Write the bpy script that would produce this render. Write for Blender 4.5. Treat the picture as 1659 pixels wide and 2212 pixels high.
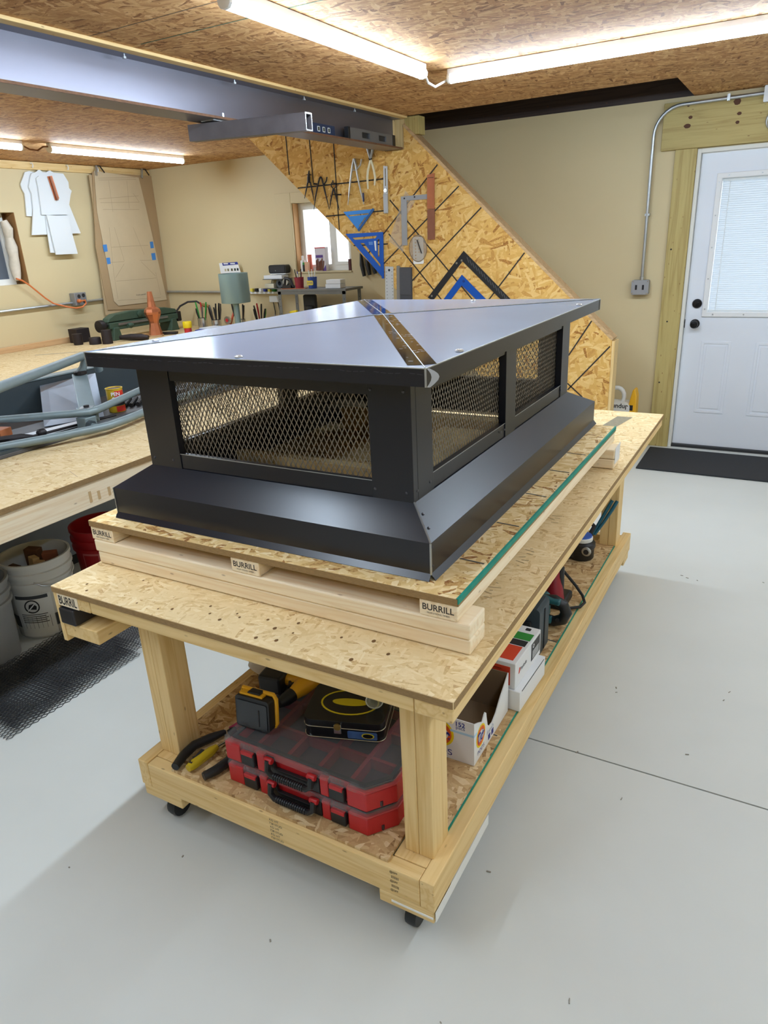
import bpy, math, random
from mathutils import Vector, Matrix, Euler
from mathutils.geometry import tessellate_polygon
random.seed(11)
for _o in list(bpy.data.objects):
    bpy.data.objects.remove(_o)
SC = bpy.context.scene
COL = SC.collection

# ------------------------------------------------------------ camera, world, exposure
cam_d = bpy.data.cameras.new('camera')
cam_d.sensor_fit = 'VERTICAL'
cam_d.sensor_height = 24.0
cam_d.lens = 16.4398
cam_d.clip_start = 0.02
cam = bpy.data.objects.new('camera', cam_d)
COL.objects.link(cam)
_m = Matrix([[0.872457, -0.139074, 0.468485], [0.486433, 0.339195, -0.805189], [-0.046927, 0.930379, 0.363583]]).to_4x4()
_m.translation = Vector([0.46482, -1.02808, 1.62245])
cam.matrix_world = _m
SC.camera = cam

world = bpy.data.worlds.new('world')
SC.world = world
world.use_nodes = True
_bg = world.node_tree.nodes['Background']
_bg.inputs[0].default_value = (0.86, 0.93, 1.0, 1)
_bg.inputs[1].default_value = 3.2
SC.view_settings.view_transform = 'Standard'
SC.view_settings.look = 'None'
SC.view_settings.gamma = 1.0
SC.view_settings.use_curve_mapping = False
SC.view_settings.exposure = 0.0
SC.cycles.max_bounces = 8
SC.cycles.glossy_bounces = 3
SC.cycles.caustics_reflective = False
SC.cycles.caustics_refractive = False
TUBE_POWER = 92.0          # emission of the strip lights' diffusers
TUBE_COLOR = (0.80, 0.99, 1.2)

# ------------------------------------------------------------ mesh helpers
PI = math.pi
MATX = {}


def lin(r, g, b):
    def c(u):
        u /= 255.0
        return u / 12.92 if u <= 0.04045 else ((u + 0.055) / 1.055) ** 2.4
    return (c(r), c(g), c(b), 1.0)


class MB:
    def __init__(self, M=None):
        self.v = []
        self.f = []
        self.M = M

    def _add(self, vs, fs):
        n = len(self.v)
        if self.M is not None:
            vs = [self.M @ Vector(p) for p in vs]
        self.v += [tuple(p) for p in vs]
        self.f += [tuple(n + i for i in q) for q in fs]
        return self

    def box(self, x0, x1, y0, y1, z0, z1):
        vs = [(x0, y0, z0), (x1, y0, z0), (x1, y1, z0), (x0, y1, z0), (x0, y0, z1), (x1, y0, z1), (x1, y1, z1), (x0, y1, z1)]
        return self._add(vs, [(0, 3, 2, 1), (4, 5, 6, 7), (0, 1, 5, 4), (1, 2, 6, 5), (2, 3, 7, 6), (3, 0, 4, 7)])

    def obox(self, c, s, rot=(0, 0, 0)):
        R = Euler(rot).to_matrix()
        vs = []
        for sz in (-1, 1):
            for sx, sy in ((-1, -1), (1, -1), (1, 1), (-1, 1)):
                vs.append(Vector(c) + R @ Vector((sx * s[0] / 2, sy * s[1] / 2, sz * s[2] / 2)))
        return self._add(vs, [(0, 3, 2, 1), (4, 5, 6, 7), (0, 1, 5, 4), (1, 2, 6, 5), (2, 3, 7, 6), (3, 0, 4, 7)])

    def bar(self, p0, p1, w, h, up=(0, 0, 1)):
        p0, p1 = Vector(p0), Vector(p1)
        d = (p1 - p0).normalized()
        s = d.cross(Vector(up))
        if s.length < 1e-5:
            s = d.cross(Vector((1, 0, 0)))
        s.normalize()
        u = s.cross(d)
        vs = []
        for p in (p0, p1):
            for a, b in ((-1, -1), (1, -1), (1, 1), (-1, 1)):
                vs.append(p + s * a * w / 2 + u * b * h / 2)
        return self._add(vs, [(0, 3, 2, 1), (4, 5, 6, 7), (0, 1, 5, 4), (1, 2, 6, 5), (2, 3, 7, 6), (3, 0, 4, 7)])

    def tube(self, pts, r, n=8, closed=False, caps=True):
        pts = [Vector(p) for p in pts]
        m = len(pts)
        rs = r if isinstance(r, (list, tuple)) else [r] * m
        tang = []
        for i in range(m):
            a = pts[i - 1] if (i > 0 or closed) else pts[i]
            b = pts[(i + 1) % m] if (i < m - 1 or closed) else pts[i]
            t = b - a
            tang.append(t.normalized() if t.length > 1e-9 else Vector((0, 0, 1)))
        ref = Vector((0, 0, 1)) if abs(tang[0].z) < 0.9 else Vector((1, 0, 0))
        s = tang[0].cross(ref).normalized()
        vs, fs = [], []
        for i in range(m):
            t = tang[i]
            s = (s - t * s.dot(t))
            s = s.normalized() if s.length > 1e-6 else t.orthogonal().normalized()
            u = t.cross(s)
            for k in range(n):
                a = 2 * PI * k / n
                vs.append(pts[i] + (s * math.cos(a) + u * math.sin(a)) * rs[i])
        last = m if closed else m - 1
        for i in range(last):
            j = (i + 1) % m
            for k in range(n):
                l = (k + 1) % n
                fs.append((i * n + k, i * n + l, j * n + l, j * n + k))
        if caps and not closed:
            fs.append(tuple(range(n - 1, -1, -1)))
            fs.append(tuple((m - 1) * n + k for k in range(n)))
        return self._add(vs, fs)

    def lathe(self, prof, c=(0, 0, 0), n=20, axis='z', caps=True):
        vs, fs = [], []
        for r, h in prof:
            for k in range(n):
                a = 2 * PI * k / n
                x, y = r * math.cos(a), r * math.sin(a)
                p = {'z': (x, y, h), 'y': (x, h, -y), 'x': (h, x, y)}[axis]
                vs.append((c[0] + p[0], c[1] + p[1], c[2] + p[2]))
        for i in range(len(prof) - 1):
            for k in range(n):
                l = (k + 1) % n
                fs.append((i * n + k, i * n + l, (i + 1) * n + l, (i + 1) * n + k))
        if caps:
            fs.append(tuple(range(n - 1, -1, -1)))
            fs.append(tuple((len(prof) - 1) * n + k for k in range(n)))
        return self._add(vs, fs)

    def plate(self, outer, d0, d1, plane='xz', holes=()):
        """polygon with holes, extruded from d0 to d1 along the axis that the plane leaves out"""
        loops = [list(outer)] + [list(h) for h in holes]
        flat = [p for L in loops for p in L]
        tris = tessellate_polygon([[Vector((p[0], p[1], 0)) for p in L] for L in loops])
        mp = {'xz': lambda a, b, d: (a, d, b), 'xy': lambda a, b, d: (a, b, d), 'yz': lambda a, b, d: (d, a, b)}[plane]
        n = len(flat)
        vs = [mp(p[0], p[1], d0) for p in flat] + [mp(p[0], p[1], d1) for p in flat]
        fs = []
        for t in tris:
            fs.append(tuple(t))
            fs.append(tuple(n + i for i in reversed(t)))
        o = 0
        for L in loops:
            m = len(L)
            for i in range(m):
                j = (i + 1) % m
                fs.append((o + i, o + j, n + o + j, n + o + i))
            o += m
        return self._add(vs, fs)

    def quad(self, a, b, c, d, th=0.0):
        if not th:
            return self._add([a, b, c, d], [(0, 1, 2, 3)])
        a, b, c, d = map(Vector, (a, b, c, d))
        nn = (b - a).cross(d - a).normalized() * th
        return self._add([a, b, c, d, a + nn, b + nn, c + nn, d + nn],
                         [(3, 2, 1, 0), (4, 5, 6, 7), (0, 1, 5, 4), (1, 2, 6, 5), (2, 3, 7, 6), (3, 0, 4, 7)])

    def ball(self, c, r, n=12, m=8):
        rr = r if isinstance(r, (tuple, list)) else (r, r, r)
        vs = [(c[0], c[1], c[2] - rr[2])]
        for i in range(1, m):
            t = PI * i / m
            for k in range(n):
                a = 2 * PI * k / n
                vs.append((c[0] + rr[0] * math.sin(t) * math.cos(a), c[1] + rr[1] * math.sin(t) * math.sin(a), c[2] - rr[2] * math.cos(t)))
        vs.append((c[0], c[1], c[2] + rr[2]))
        fs = []
        for k in range(n):
            l = (k + 1) % n
            fs.append((0, 1 + l, 1 + k))
            for i in range(m - 2):
                fs.append((1 + i * n + k, 1 + i * n + l, 1 + (i + 1) * n + l, 1 + (i + 1) * n + k))
            fs.append((1 + (m - 2) * n + k, 1 + (m - 2) * n + l, len(vs) - 1))
        return self._add(vs, fs)

    def build(self, name, mat, parent=None, smooth=False, bevel=0.0, local=False, origin=None, seg=2):
        me = bpy.data.meshes.new(name)
        vs = self.v
        loc = None
        if parent is not None and not local:
            inv = MATX[parent.name].inverted()
            vs = [inv @ Vector(p) for p in vs]
        if parent is None and origin is None and vs:
            xs, ys, zs = zip(*[tuple(p) for p in vs])
            origin = ((min(xs) + max(xs)) / 2, (min(ys) + max(ys)) / 2, min(zs))
        if origin is not None and parent is None:
            loc = Vector(origin)
            vs = [Vector(p) - loc for p in vs]
        me.from_pydata([tuple(p) for p in vs], [], self.f)
        me.validate()
        o = bpy.data.objects.new(name, me)
        COL.objects.link(o)
        if loc is not None:
            o.location = loc
        if parent is not None:
            o.parent = parent
            MATX[o.name] = MATX[parent.name]
        else:
            MATX[o.name] = Matrix.Translation(loc) if loc is not None else Matrix.Identity(4)
        if mat is not None:
            me.materials.append(mat)
        fix_normals(me)
        if smooth:
            me.polygons.foreach_set('use_smooth', [True] * len(me.polygons))
            try:
                me.set_sharp_from_angle(angle=math.radians(38))
            except Exception:
                pass
        if bevel:
            b = o.modifiers.new('bevel', 'BEVEL')
            b.width = bevel
            b.segments = seg
            b.limit_method = 'ANGLE'
            b.angle_limit = math.radians(40)
        return o


def fix_normals(me):
    import bmesh
    bm = bmesh.new()
    bm.from_mesh(me)
    bmesh.ops.recalc_face_normals(bm, faces=bm.faces)
    bm.to_mesh(me)
    bm.free()


def tag(o, label, cat, group=None):
    o['label'] = label
    o['category'] = cat
    if group:
        o['group'] = group
    return o


def thing(name, label, cat, loc=(0, 0, 0), rotz=0.0, group=None):
    o = bpy.data.objects.new(name, None)
    o.empty_display_size = 0.05
    COL.objects.link(o)
    o.location = loc
    o.rotation_euler = (0, 0, rotz)
    MATX[o.name] = Matrix.Translation(Vector(loc)) @ Matrix.Rotation(rotz, 4, 'Z')
    return tag(o, label, cat, group)


def solo(mb, name, mat, label, cat, group=None, **k):
    return tag(mb.build(name, mat, **k), label, cat, group)


def struct(mb, name, mat, parent=None, **k):
    o = mb.build(name, mat, parent, **k)
    if parent is None:
        o['kind'] = 'structure'
    return o


def child_copy(src, name, parent, loc=None, rot=None, scale=None):
    c = src.copy()
    c.name = name
    COL.objects.link(c)
    c.parent = parent
    MATX[c.name] = MATX[parent.name]
    if loc is not None:
        c.location = loc
    if rot is not None:
        c.rotation_euler = rot
    if scale is not None:
        c.scale = scale
    return c


FONT_CACHE = {}


def text_part(s, height, o3, xdir, ydir, mat, parent, name='lettering', width=None, align='CENTER', depth=0.0004, shear=0.0, bold=0.0, italic=0.0):
    """flat print: text meshed and laid with its centre at o3, running along xdir, upright along ydir (world space)"""
    key = (s, bold, italic)
    if key not in FONT_CACHE:
        cu = bpy.data.curves.new('t', 'FONT')
        cu.body = s
        cu.size = 1.0
        cu.offset = bold
        cu.shear = italic
        cu.fill_mode = 'FRONT' if hasattr(cu, 'fill_mode') else cu.fill_mode
        ob = bpy.data.objects.new('t', cu)
        COL.objects.link(ob)
        dg = bpy.context.evaluated_depsgraph_get()
        me = bpy.data.meshes.new_from_object(ob.evaluated_get(dg))
        vs = [v.co.copy() for v in me.vertices]
        fs = [tuple(p.vertices) for p in me.polygons]
        bpy.data.objects.remove(ob)
        bpy.data.curves.remove(cu)
        bpy.data.meshes.remove(me)
        FONT_CACHE[key] = (vs, fs)
    vs, fs = FONT_CACHE[key]
    x0, x1 = min(v.x for v in vs), max(v.x for v in vs)
    y0, y1 = min(v.y for v in vs), max(v.y for v in vs)
    sy = height / (y1 - y0)
    sx = (width / (x1 - x0)) if width else sy
    X, Y = Vector(xdir).normalized(), Vector(ydir).normalized()
    N = X.cross(Y)
    O = Vector(o3)
    mb = MB()
    mb.v = [tuple(O + X * ((v.x - (x0 + x1) / 2) * sx) + Y * ((v.y - (y0 + y1) / 2) * sy) + N * depth) for v in vs]
    mb.f = list(fs)
    return mb.build(name, mat, parent)


def line_mesh(segs, w, nrm, lift=0.0008):
    """thin drawn marks as flat strips on a surface with normal nrm"""
    mb = MB()
    N = Vector(nrm)
    for a, b in segs:
        a, b = Vector(a), Vector(b)
        s = (b - a).cross(N).normalized() * w / 2
        mb._add([a - s + N * lift, a + s + N * lift, b + s + N * lift, b - s + N * lift], [(0, 1, 2, 3)])
    return mb


def expanded(u0, u1, v0, v1, du, dv, w, t, to3):
    """expanded metal: wavy strands, long way of the diamond along v. to3(u,v,d) -> world"""
    mb = MB()
    nu = int(round((u1 - u0) / du))
    nv = int(round((v1 - v0) / (dv / 2)))
    su, sv = (u1 - u0) / nu, (v1 - v0) / nv
    for i in range(nu + 1):
        for sgn in (1, -1):
            pts = []
            for j in range(nv + 1):
                off = (0.5 if (j % 2 == 0) else 0.0) * sgn
                pts.append((u0 + (i + off) * su, v0 + j * sv, (0.5 if sgn > 0 else -0.5) * t * (1 if j % 2 else -1)))
            for a, b in zip(pts, pts[1:]):
                if min(a[0], b[0]) < u0 - 1e-6 or max(a[0], b[0]) > u1 + 1e-6:
                    continue
                du_, dv_ = b[0] - a[0], b[1] - a[1]
                L = math.hypot(du_, dv_)
                px, pv = -dv_ / L * w / 2, du_ / L * w / 2
                vs = [to3(a[0] - px, a[1] - pv, a[2] - t / 2), to3(a[0] + px, a[1] + pv, a[2] - t / 2), to3(a[0] + px, a[1] + pv, a[2] + t / 2), to3(a[0] - px, a[1] - pv, a[2] + t / 2),
                      to3(b[0] - px, b[1] - pv, b[2] - t / 2), to3(b[0] + px, b[1] + pv, b[2] - t / 2), to3(b[0] + px, b[1] + pv, b[2] + t / 2), to3(b[0] - px, b[1] - pv, b[2] + t / 2)]
                mb._add(vs, [(0, 1, 5, 4), (1, 2, 6, 5), (2, 3, 7, 6), (3, 0, 4, 7)])
    return mb


def rrect(x0, x1, y0, y1, r, n=5):
    P = []
    for cx, cy, a0 in ((x1 - r, y0 + r, -PI / 2), (x1 - r, y1 - r, 0), (x0 + r, y1 - r, PI / 2), (x0 + r, y0 + r, PI)):
        for k in range(n + 1):
            a = a0 + PI / 2 * k / n
            P.append((cx + r * math.cos(a), cy + r * math.sin(a)))
    return P


def ellipse(cx, cy, rx, ry, n=32):
    return [(cx + rx * math.cos(2 * PI * k / n), cy + ry * math.sin(2 * PI * k / n)) for k in range(n)]


# ------------------------------------------------------------ materials
MCACHE = {}


def pmat(name, col, rough=0.5, metal=0.0, spec=0.5, alpha=1.0, coat=0.0, noise=0.0, nscale=20.0, bump=0.0, bscale=200.0, trans=0.0, sheen=0.0, aniso=None, rough_var=0.0):
    if name in MCACHE:
        return MCACHE[name]
    m = bpy.data.materials.new(name)
    m.use_nodes = True
    nt = m.node_tree
    b = nt.nodes['Principled BSDF']
    c = col if len(col) == 4 else (*col, 1)
    b.inputs['Base Color'].default_value = c
    b.inputs['Roughness'].default_value = rough
    b.inputs['Metallic'].default_value = metal
    b.inputs['Specular IOR Level'].default_value = spec
    b.inputs['Alpha'].default_value = alpha
    b.inputs['Coat Weight'].default_value = coat
    b.inputs['Coat Roughness'].default_value = 0.15
    b.inputs['Transmission Weight'].default_value = trans
    tc = nt.nodes.new('ShaderNodeTexCoord')
    if noise:
        n = nt.nodes.new('ShaderNodeTexNoise')
        n.inputs['Scale'].default_value = nscale
        n.inputs['Detail'].default_value = 6
        mr = nt.nodes.new('ShaderNodeMapRange')
        mr.inputs['To Min'].default_value = 1 - noise
        mr.inputs['To Max'].default_value = 1 + noise
        mx = nt.nodes.new('ShaderNodeVectorMath')
        mx.operation = 'SCALE'
        mx.inputs[0].default_value = c[:3]
        src = tc.outputs['Object']
        if aniso:
            mp = nt.nodes.new('ShaderNodeMapping')
            mp.inputs['Scale'].default_value = aniso
            nt.links.new(src, mp.inputs[0])
            src = mp.outputs[0]
        nt.links.new(src, n.inputs['Vector'])
        nt.links.new(n.outputs['Fac'], mr.inputs['Value'])
        nt.links.new(mr.outputs[0], mx.inputs['Scale'])
        nt.links.new(mx.outputs[0], b.inputs['Base Color'])
        if rough_var:
            mr2 = nt.nodes.new('ShaderNodeMapRange')
            mr2.inputs['To Min'].default_value = max(0.02, rough - rough_var)
            mr2.inputs['To Max'].default_value = rough + rough_var
            nt.links.new(n.outputs['Fac'], mr2.inputs['Value'])
            nt.links.new(mr2.outputs[0], b.inputs['Roughness'])
    if bump:
        n2 = nt.nodes.new('ShaderNodeTexNoise')
        n2.inputs['Scale'].default_value = bscale
        n2.inputs['Detail'].default_value = 4
        bp = nt.nodes.new('ShaderNodeBump')
        bp.inputs['Strength'].default_value = bump
        bp.inputs['Distance'].default_value = 0.002
        nt.links.new(tc.outputs['Object'], n2.inputs['Vector'])
        nt.links.new(n2.outputs['Fac'], bp.inputs['Height'])
        nt.links.new(bp.outputs[0], b.inputs['Normal'])
    MCACHE[name] = m
    return m


def emat(name, col, strength):
    if name in MCACHE:
        return MCACHE[name]
    m = bpy.data.materials.new(name)
    m.use_nodes = True
    b = m.node_tree.nodes['Principled BSDF']
    b.inputs['Base Color'].default_value = (0.8, 0.8, 0.8, 1)
    b.inputs['Emission Color'].default_value = (*col, 1)
    b.inputs['Emission Strength'].default_value = strength
    MCACHE[name] = m
    return m


def translucent(name, col, fac):
    m = bpy.data.materials.new(name)
    m.use_nodes = True
    nt = m.node_tree
    nt.nodes.remove(nt.nodes['Principled BSDF'])
    d = nt.nodes.new('ShaderNodeBsdfDiffuse')
    t = nt.nodes.new('ShaderNodeBsdfTranslucent')
    x = nt.nodes.new('ShaderNodeMixShader')
    d.inputs[0].default_value = col
    t.inputs[0].default_value = col
    x.inputs[0].default_value = fac
    nt.links.new(d.outputs[0], x.inputs[1])
    nt.links.new(t.outputs[0], x.inputs[2])
    nt.links.new(x.outputs[0], nt.nodes['Material Output'].inputs[0])
    return m


def osb(name, plane, ramp, flake=1.0, contrast_noise=0.12, rough=0.75, wear=None, warp=0.012, dark_flecks=True):
    """strand board: several layers of elongated Voronoi chips, each layer turned, the chip of highest priority shows"""
    if name in MCACHE:
        return MCACHE[name]
    m = bpy.data.materials.new(name)
    m.use_nodes = True
    nt = m.node_tree
    N, L = nt.nodes.new, nt.links.new
    b = nt.nodes['Principled BSDF']
    b.inputs['Roughness'].default_value = rough
    b.inputs['Specular IOR Level'].default_value = 0.3
    tc = N('ShaderNodeTexCoord')
    sep = N('ShaderNodeSeparateXYZ')
    cmb = N('ShaderNodeCombineXYZ')
    L(tc.outputs['Object'], sep.inputs[0])
    i, j = {'xy': (0, 1), 'xz': (0, 2), 'yz': (1, 2)}[plane]
    L(sep.outputs[i], cmb.inputs[0])
    L(sep.outputs[j], cmb.inputs[1])
    # warp
    wn = N('ShaderNodeTexNoise')
    wn.inputs['Scale'].default_value = 9.0
    wn.inputs['Detail'].default_value = 4.0
    L(cmb.outputs[0], wn.inputs['Vector'])
    wsub = N('ShaderNodeVectorMath')
    wsub.operation = 'SUBTRACT'
    wsub.inputs[1].default_value = (0.5, 0.5, 0.5)
    L(wn.outputs['Color'], wsub.inputs[0])
    wsc = N('ShaderNodeVectorMath')
    wsc.operation = 'SCALE'
    wsc.inputs['Scale'].default_value = warp * 2
    L(wsub.outputs[0], wsc.inputs[0])
    wadd = N('ShaderNodeVectorMath')
    L(cmb.outputs[0], wadd.inputs[0])
    L(wsc.outputs[0], wadd.inputs[1])
    cur_v = cur_p = None
    for k, (ang, sx, sy) in enumerate(((0.25, 15, 62), (1.35, 18, 80), (2.3, 20, 70), (2.95, 16, 95))):
        mp = N('ShaderNodeMapping')
        mp.inputs['Rotation'].default_value = (0, 0, ang)
        mp.inputs['Scale'].default_value = (sx / flake, sy / flake, 1)
        mp.inputs['Location'].default_value = (k * 3.7, k * 1.3, 0)
        mp.vector_type = 'POINT'
        rot = N('ShaderNodeVectorRotate')
        rot.rotation_type = 'Z_AXIS'
        rot.inputs['Angle'].default_value = ang
        L(wadd.outputs[0], rot.inputs['Vector'])
        mp.inputs['Rotation'].default_value = (0, 0, 0)
        L(rot.outputs[0], mp.inputs[0])
        vo = N('ShaderNodeTexVoronoi')
        vo.voronoi_dimensions = '2D'
        vo.inputs['Scale'].default_value = 1.0
        L(mp.outputs[0], vo.inputs['Vector'])
        sc = N('ShaderNodeSeparateColor')
        L(vo.outputs['Color'], sc.inputs[0])
        if cur_v is None:
            cur_v, cur_p = sc.outputs[0], sc.outputs[1]
        else:
            gt = N('ShaderNodeMath')
            gt.operation = 'GREATER_THAN'
            L(sc.outputs[1], gt.inputs[0])
            L(cur_p, gt.inputs[1])
            mv = N('ShaderNodeMix')
            L(gt.outputs[0], mv.inputs[0])
            L(cur_v, mv.inputs[2])
            L(sc.outputs[0], mv.inputs[3])
            mp_ = N('ShaderNodeMath')
            mp_.operation = 'MAXIMUM'
            L(sc.outputs[1], mp_.inputs[0])
            L(cur_p, mp_.inputs[1])
            cur_v, cur_p = mv.outputs[0], mp_.outputs[0]
    cr = N('ShaderNodeValToRGB')
    e = cr.color_ramp.elements
    while len(e) > 1:
        e.remove(e[-1])
    e[0].position, e[0].color = ramp[0][0], ramp[0][1]
    for pos, col in ramp[1:]:
        q = e.new(pos)
        q.color = col
    # fine fibre + broad mottling
    fn = N('ShaderNodeTexNoise')
    fn.inputs['Scale'].default_value = 160
    fn.inputs['Detail'].default_value = 5
    L(wadd.outputs[0], fn.inputs['Vector'])
    bn = N('ShaderNodeTexNoise')
    bn.inputs['Scale'].default_value = 3.0
    bn.inputs['Detail'].default_value = 3
    L(wadd.outputs[0], bn.inputs['Vector'])
    ad = N('ShaderNodeMath')
    ad.operation = 'MULTIPLY_ADD'
    ad.inputs[1].default_value = 0.35
    L(fn.outputs['Fac'], ad.inputs[0])
    L(cur_v, ad.inputs[2])
    sb = N('ShaderNodeMath')
    sb.operation = 'SUBTRACT'
    sb.inputs[1].default_value = 0.175
    L(ad.outputs[0], sb.inputs[0])
    L(sb.outputs[0], cr.inputs[0])
    mr = N('ShaderNodeMapRange')
    mr.inputs['To Min'].default_value = 1 - contrast_noise
    mr.inputs['To Max'].default_value = 1 + contrast_noise
    L(bn.outputs['Fac'], mr.inputs['Value'])
    sc2 = N('ShaderNodeVectorMath')
    sc2.operation = 'SCALE'
    L(cr.outputs[0], sc2.inputs[0])
    L(mr.outputs[0], sc2.inputs['Scale'])
    out = sc2.outputs[0]
    if wear:
        wn2 = N('ShaderNodeTexNoise')
        wn2.inputs['Scale'].default_value = 5
        wn2.inputs['Detail'].default_value = 8
        wn2.inputs['Roughness'].default_value = 0.7
        L(cmb.outputs[0], wn2.inputs['Vector'])
        wr = N('ShaderNodeMapRange')
        wr.inputs['From Min'].default_value = 0.36
        wr.inputs['From Max'].default_value = 0.62
        wr.inputs['To Max'].default_value = wear[1]
        L(wn2.outputs['Fac'], wr.inputs['Value'])
        mx = N('ShaderNodeMix')
        mx.data_type = 'RGBA'
        L(wr.outputs[0], mx.inputs[0])
        L(out, mx.inputs[6])
        mx.inputs[7].default_value = wear[0]
        out = mx.outputs[2]
    L(out, b.inputs['Base Color'])
    bp = N('ShaderNodeBump')
    bp.inputs['Strength'].default_value = 0.25
    bp.inputs['Distance'].default_value = 0.0015
    L(sb.outputs[0], bp.inputs['Height'])
    L(bp.outputs[0], b.inputs['Normal'])
    MCACHE[name] = m
    return m


def pine(name, axis, c_light, c_dark, knots=0.4, rough=0.55, freq=1.0):
    """sawn softwood, growth rings running along axis ('x','y','z') with a few knots"""
    key = name + axis
    if key in MCACHE:
        return MCACHE[key]
    m = bpy.data.materials.new(key)
    m.use_nodes = True
    nt = m.node_tree
    N, L = nt.nodes.new, nt.links.new
    b = nt.nodes['Principled BSDF']
    b.inputs['Roughness'].default_value = rough
    b.inputs['Specular IOR Level'].default_value = 0.35
    tc = N('ShaderNodeTexCoord')
    oi = N('ShaderNodeObjectInfo')
    off = N('ShaderNodeVectorMath')
    off.operation = 'SCALE'
    off.inputs[0].default_value = (7.3, 5.1, 9.7)
    L(oi.outputs['Random'], off.inputs['Scale'])
    ad = N('ShaderNodeVectorMath')
    L(tc.outputs['Object'], ad.inputs[0])
    L(off.outputs[0], ad.inputs[1])
    mp = N('ShaderNodeMapping')
    s = {'x': (1.2, 26, 26), 'y': (26, 1.2, 26), 'z': (26, 26, 1.2)}[axis]
    mp.inputs['Scale'].default_value = tuple(q * freq for q in s)
    L(ad.outputs[0], mp.inputs[0])
    n1 = N('ShaderNodeTexNoise')
    n1.inputs['Scale'].default_value = 1.0
    n1.inputs['Detail'].default_value = 2.0
    n1.inputs['Distortion'].default_value = 0.4
    L(mp.outputs[0], n1.inputs['Vector'])
    ml = N('ShaderNodeMath')
    ml.operation = 'MULTIPLY'
    ml.inputs[1].default_value = 9.0
    L(n1.outputs['Fac'], ml.inputs[0])
    fr = N('ShaderNodeMath')
    fr.operation = 'PINGPONG'
    fr.inputs[1].default_value = 1.0
    L(ml.outputs[0], fr.inputs[0])
    pw = N('ShaderNodeMath')
    pw.operation = 'POWER'
    pw.inputs[1].default_value = 2.2
    L(fr.outputs[0], pw.inputs[0])
    n2 = N('ShaderNodeTexNoise')
    n2.inputs['Scale'].default_value = 6.0
    n2.inputs['Detail'].default_value = 6
    mp2 = N('ShaderNodeMapping')
    s2 = {'x': (1.5, 20, 20), 'y': (20, 1.5, 20), 'z': (20, 20, 1.5)}[axis]
    mp2.inputs['Scale'].default_value = s2
    L(ad.outputs[0], mp2.inputs[0])
    L(mp2.outputs[0], n2.inputs['Vector'])
    mx = N('ShaderNodeMix')
    mx.data_type = 'RGBA'
    mx.inputs[6].default_value = c_light
    mx.inputs[7].default_value = c_dark
    f = N('ShaderNodeMath')
    f.operation = 'MULTIPLY_ADD'
    f.inputs[1].default_value = 0.55
    L(pw.outputs[0], f.inputs[0])
    h = N('ShaderNodeMath')
    h.operation = 'MULTIPLY_ADD'
    h.inputs[1].default_value = 0.6
    h.inputs[2].default_value = -0.15
    L(n2.outputs['Fac'], h.inputs[0])
    L(h.outputs[0], f.inputs[2])
    f.use_clamp = True
    L(f.outputs[0], mx.inputs[0])
    out = mx.outputs[2]
    if knots:
        kv = N('ShaderNodeTexVoronoi')
        mpk = N('ShaderNodeMapping')
        ks = {'x': (2.2, 6, 6), 'y': (6, 2.2, 6), 'z': (6, 6, 2.2)}[axis]
        mpk.inputs['Scale'].default_value = ks
        L(ad.outputs[0], mpk.inputs[0])
        L(mpk.outputs[0], kv.inputs['Vector'])
        kr = N('ShaderNodeMapRange')
        kr.inputs['From Min'].default_value = 0.045
        kr.inputs['From Max'].default_value = 0.10
        kr.inputs['To Min'].default_value = knots
        kr.inputs['To Max'].default_value = 0.0
        L(kv.outputs['Distance'], kr.inputs['Value'])
        mk = N('ShaderNodeMix')
        mk.data_type = 'RGBA'
        L(kr.outputs[0], mk.inputs[0])
        L(out, mk.inputs[6])
        mk.inputs[7].default_value = lin(110, 62, 28)
        out = mk.outputs[2]
    L(out, b.inputs['Base Color'])
    bp = N('ShaderNodeBump')
    bp.inputs['Strength'].default_value = 0.12
    bp.inputs['Distance'].default_value = 0.001
    L(pw.outputs[0], bp.inputs['Height'])
    L(bp.outputs[0], b.inputs['Normal'])
    MCACHE[key] = m
    return m


R_FRESH = [(0.0, lin(146, 96, 50)), (0.05, lin(186, 140, 80)), (0.17, lin(216, 178, 114)), (0.6, lin(230, 198, 138)), (1.0, lin(244, 220, 172))]
R_PANEL = [(0.0, lin(158, 104, 48)), (0.05, lin(196, 142, 72)), (0.2, lin(214, 164, 86)), (0.6, lin(224, 178, 100)), (1.0, lin(236, 198, 128))]
R_CEIL = [(0.0, lin(128, 86, 50)), (0.15, lin(172, 124, 78)), (0.5, lin(194, 148, 98)), (0.8, lin(206, 162, 110)), (1.0, lin(218, 178, 128))]
R_BENCH = [(0.0, lin(180, 138, 86)), (0.08, lin(210, 176, 120)), (0.35, lin(226, 198, 146)), (0.75, lin(232, 206, 158)), (1.0, lin(240, 220, 178))]
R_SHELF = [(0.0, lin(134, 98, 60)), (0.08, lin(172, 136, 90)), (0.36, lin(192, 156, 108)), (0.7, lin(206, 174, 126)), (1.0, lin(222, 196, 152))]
OSB_FRESH = osb('osb_fresh', 'xy', R_FRESH, .85)
OSB_PANEL = osb('osb_panel', 'xz', R_PANEL, 1.35)
OSB_CEIL = osb('osb_ceiling', 'xy', R_CEIL, 1.1, 0.18)
OSB_BENCH = osb('osb_bench', 'xy', R_BENCH, 0.62, 0.08, wear=(lin(222, 196, 148), 0.6))
OSB_BENCH2 = osb('osb_bench_worn', 'xy', [(p, tuple(c * .84 for c in col[:3]) + (1,)) for p, col in R_BENCH], 0.7, 0.08, wear=(lin(206, 180, 136), 0.6))
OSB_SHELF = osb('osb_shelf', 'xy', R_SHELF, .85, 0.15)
OSB_EDGE = pmat('osb_cut_edge', lin(150, 120, 78), 0.85, noise=0.35, nscale=90, aniso=(1, 1, 4), bump=0.4, bscale=160)


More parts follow.
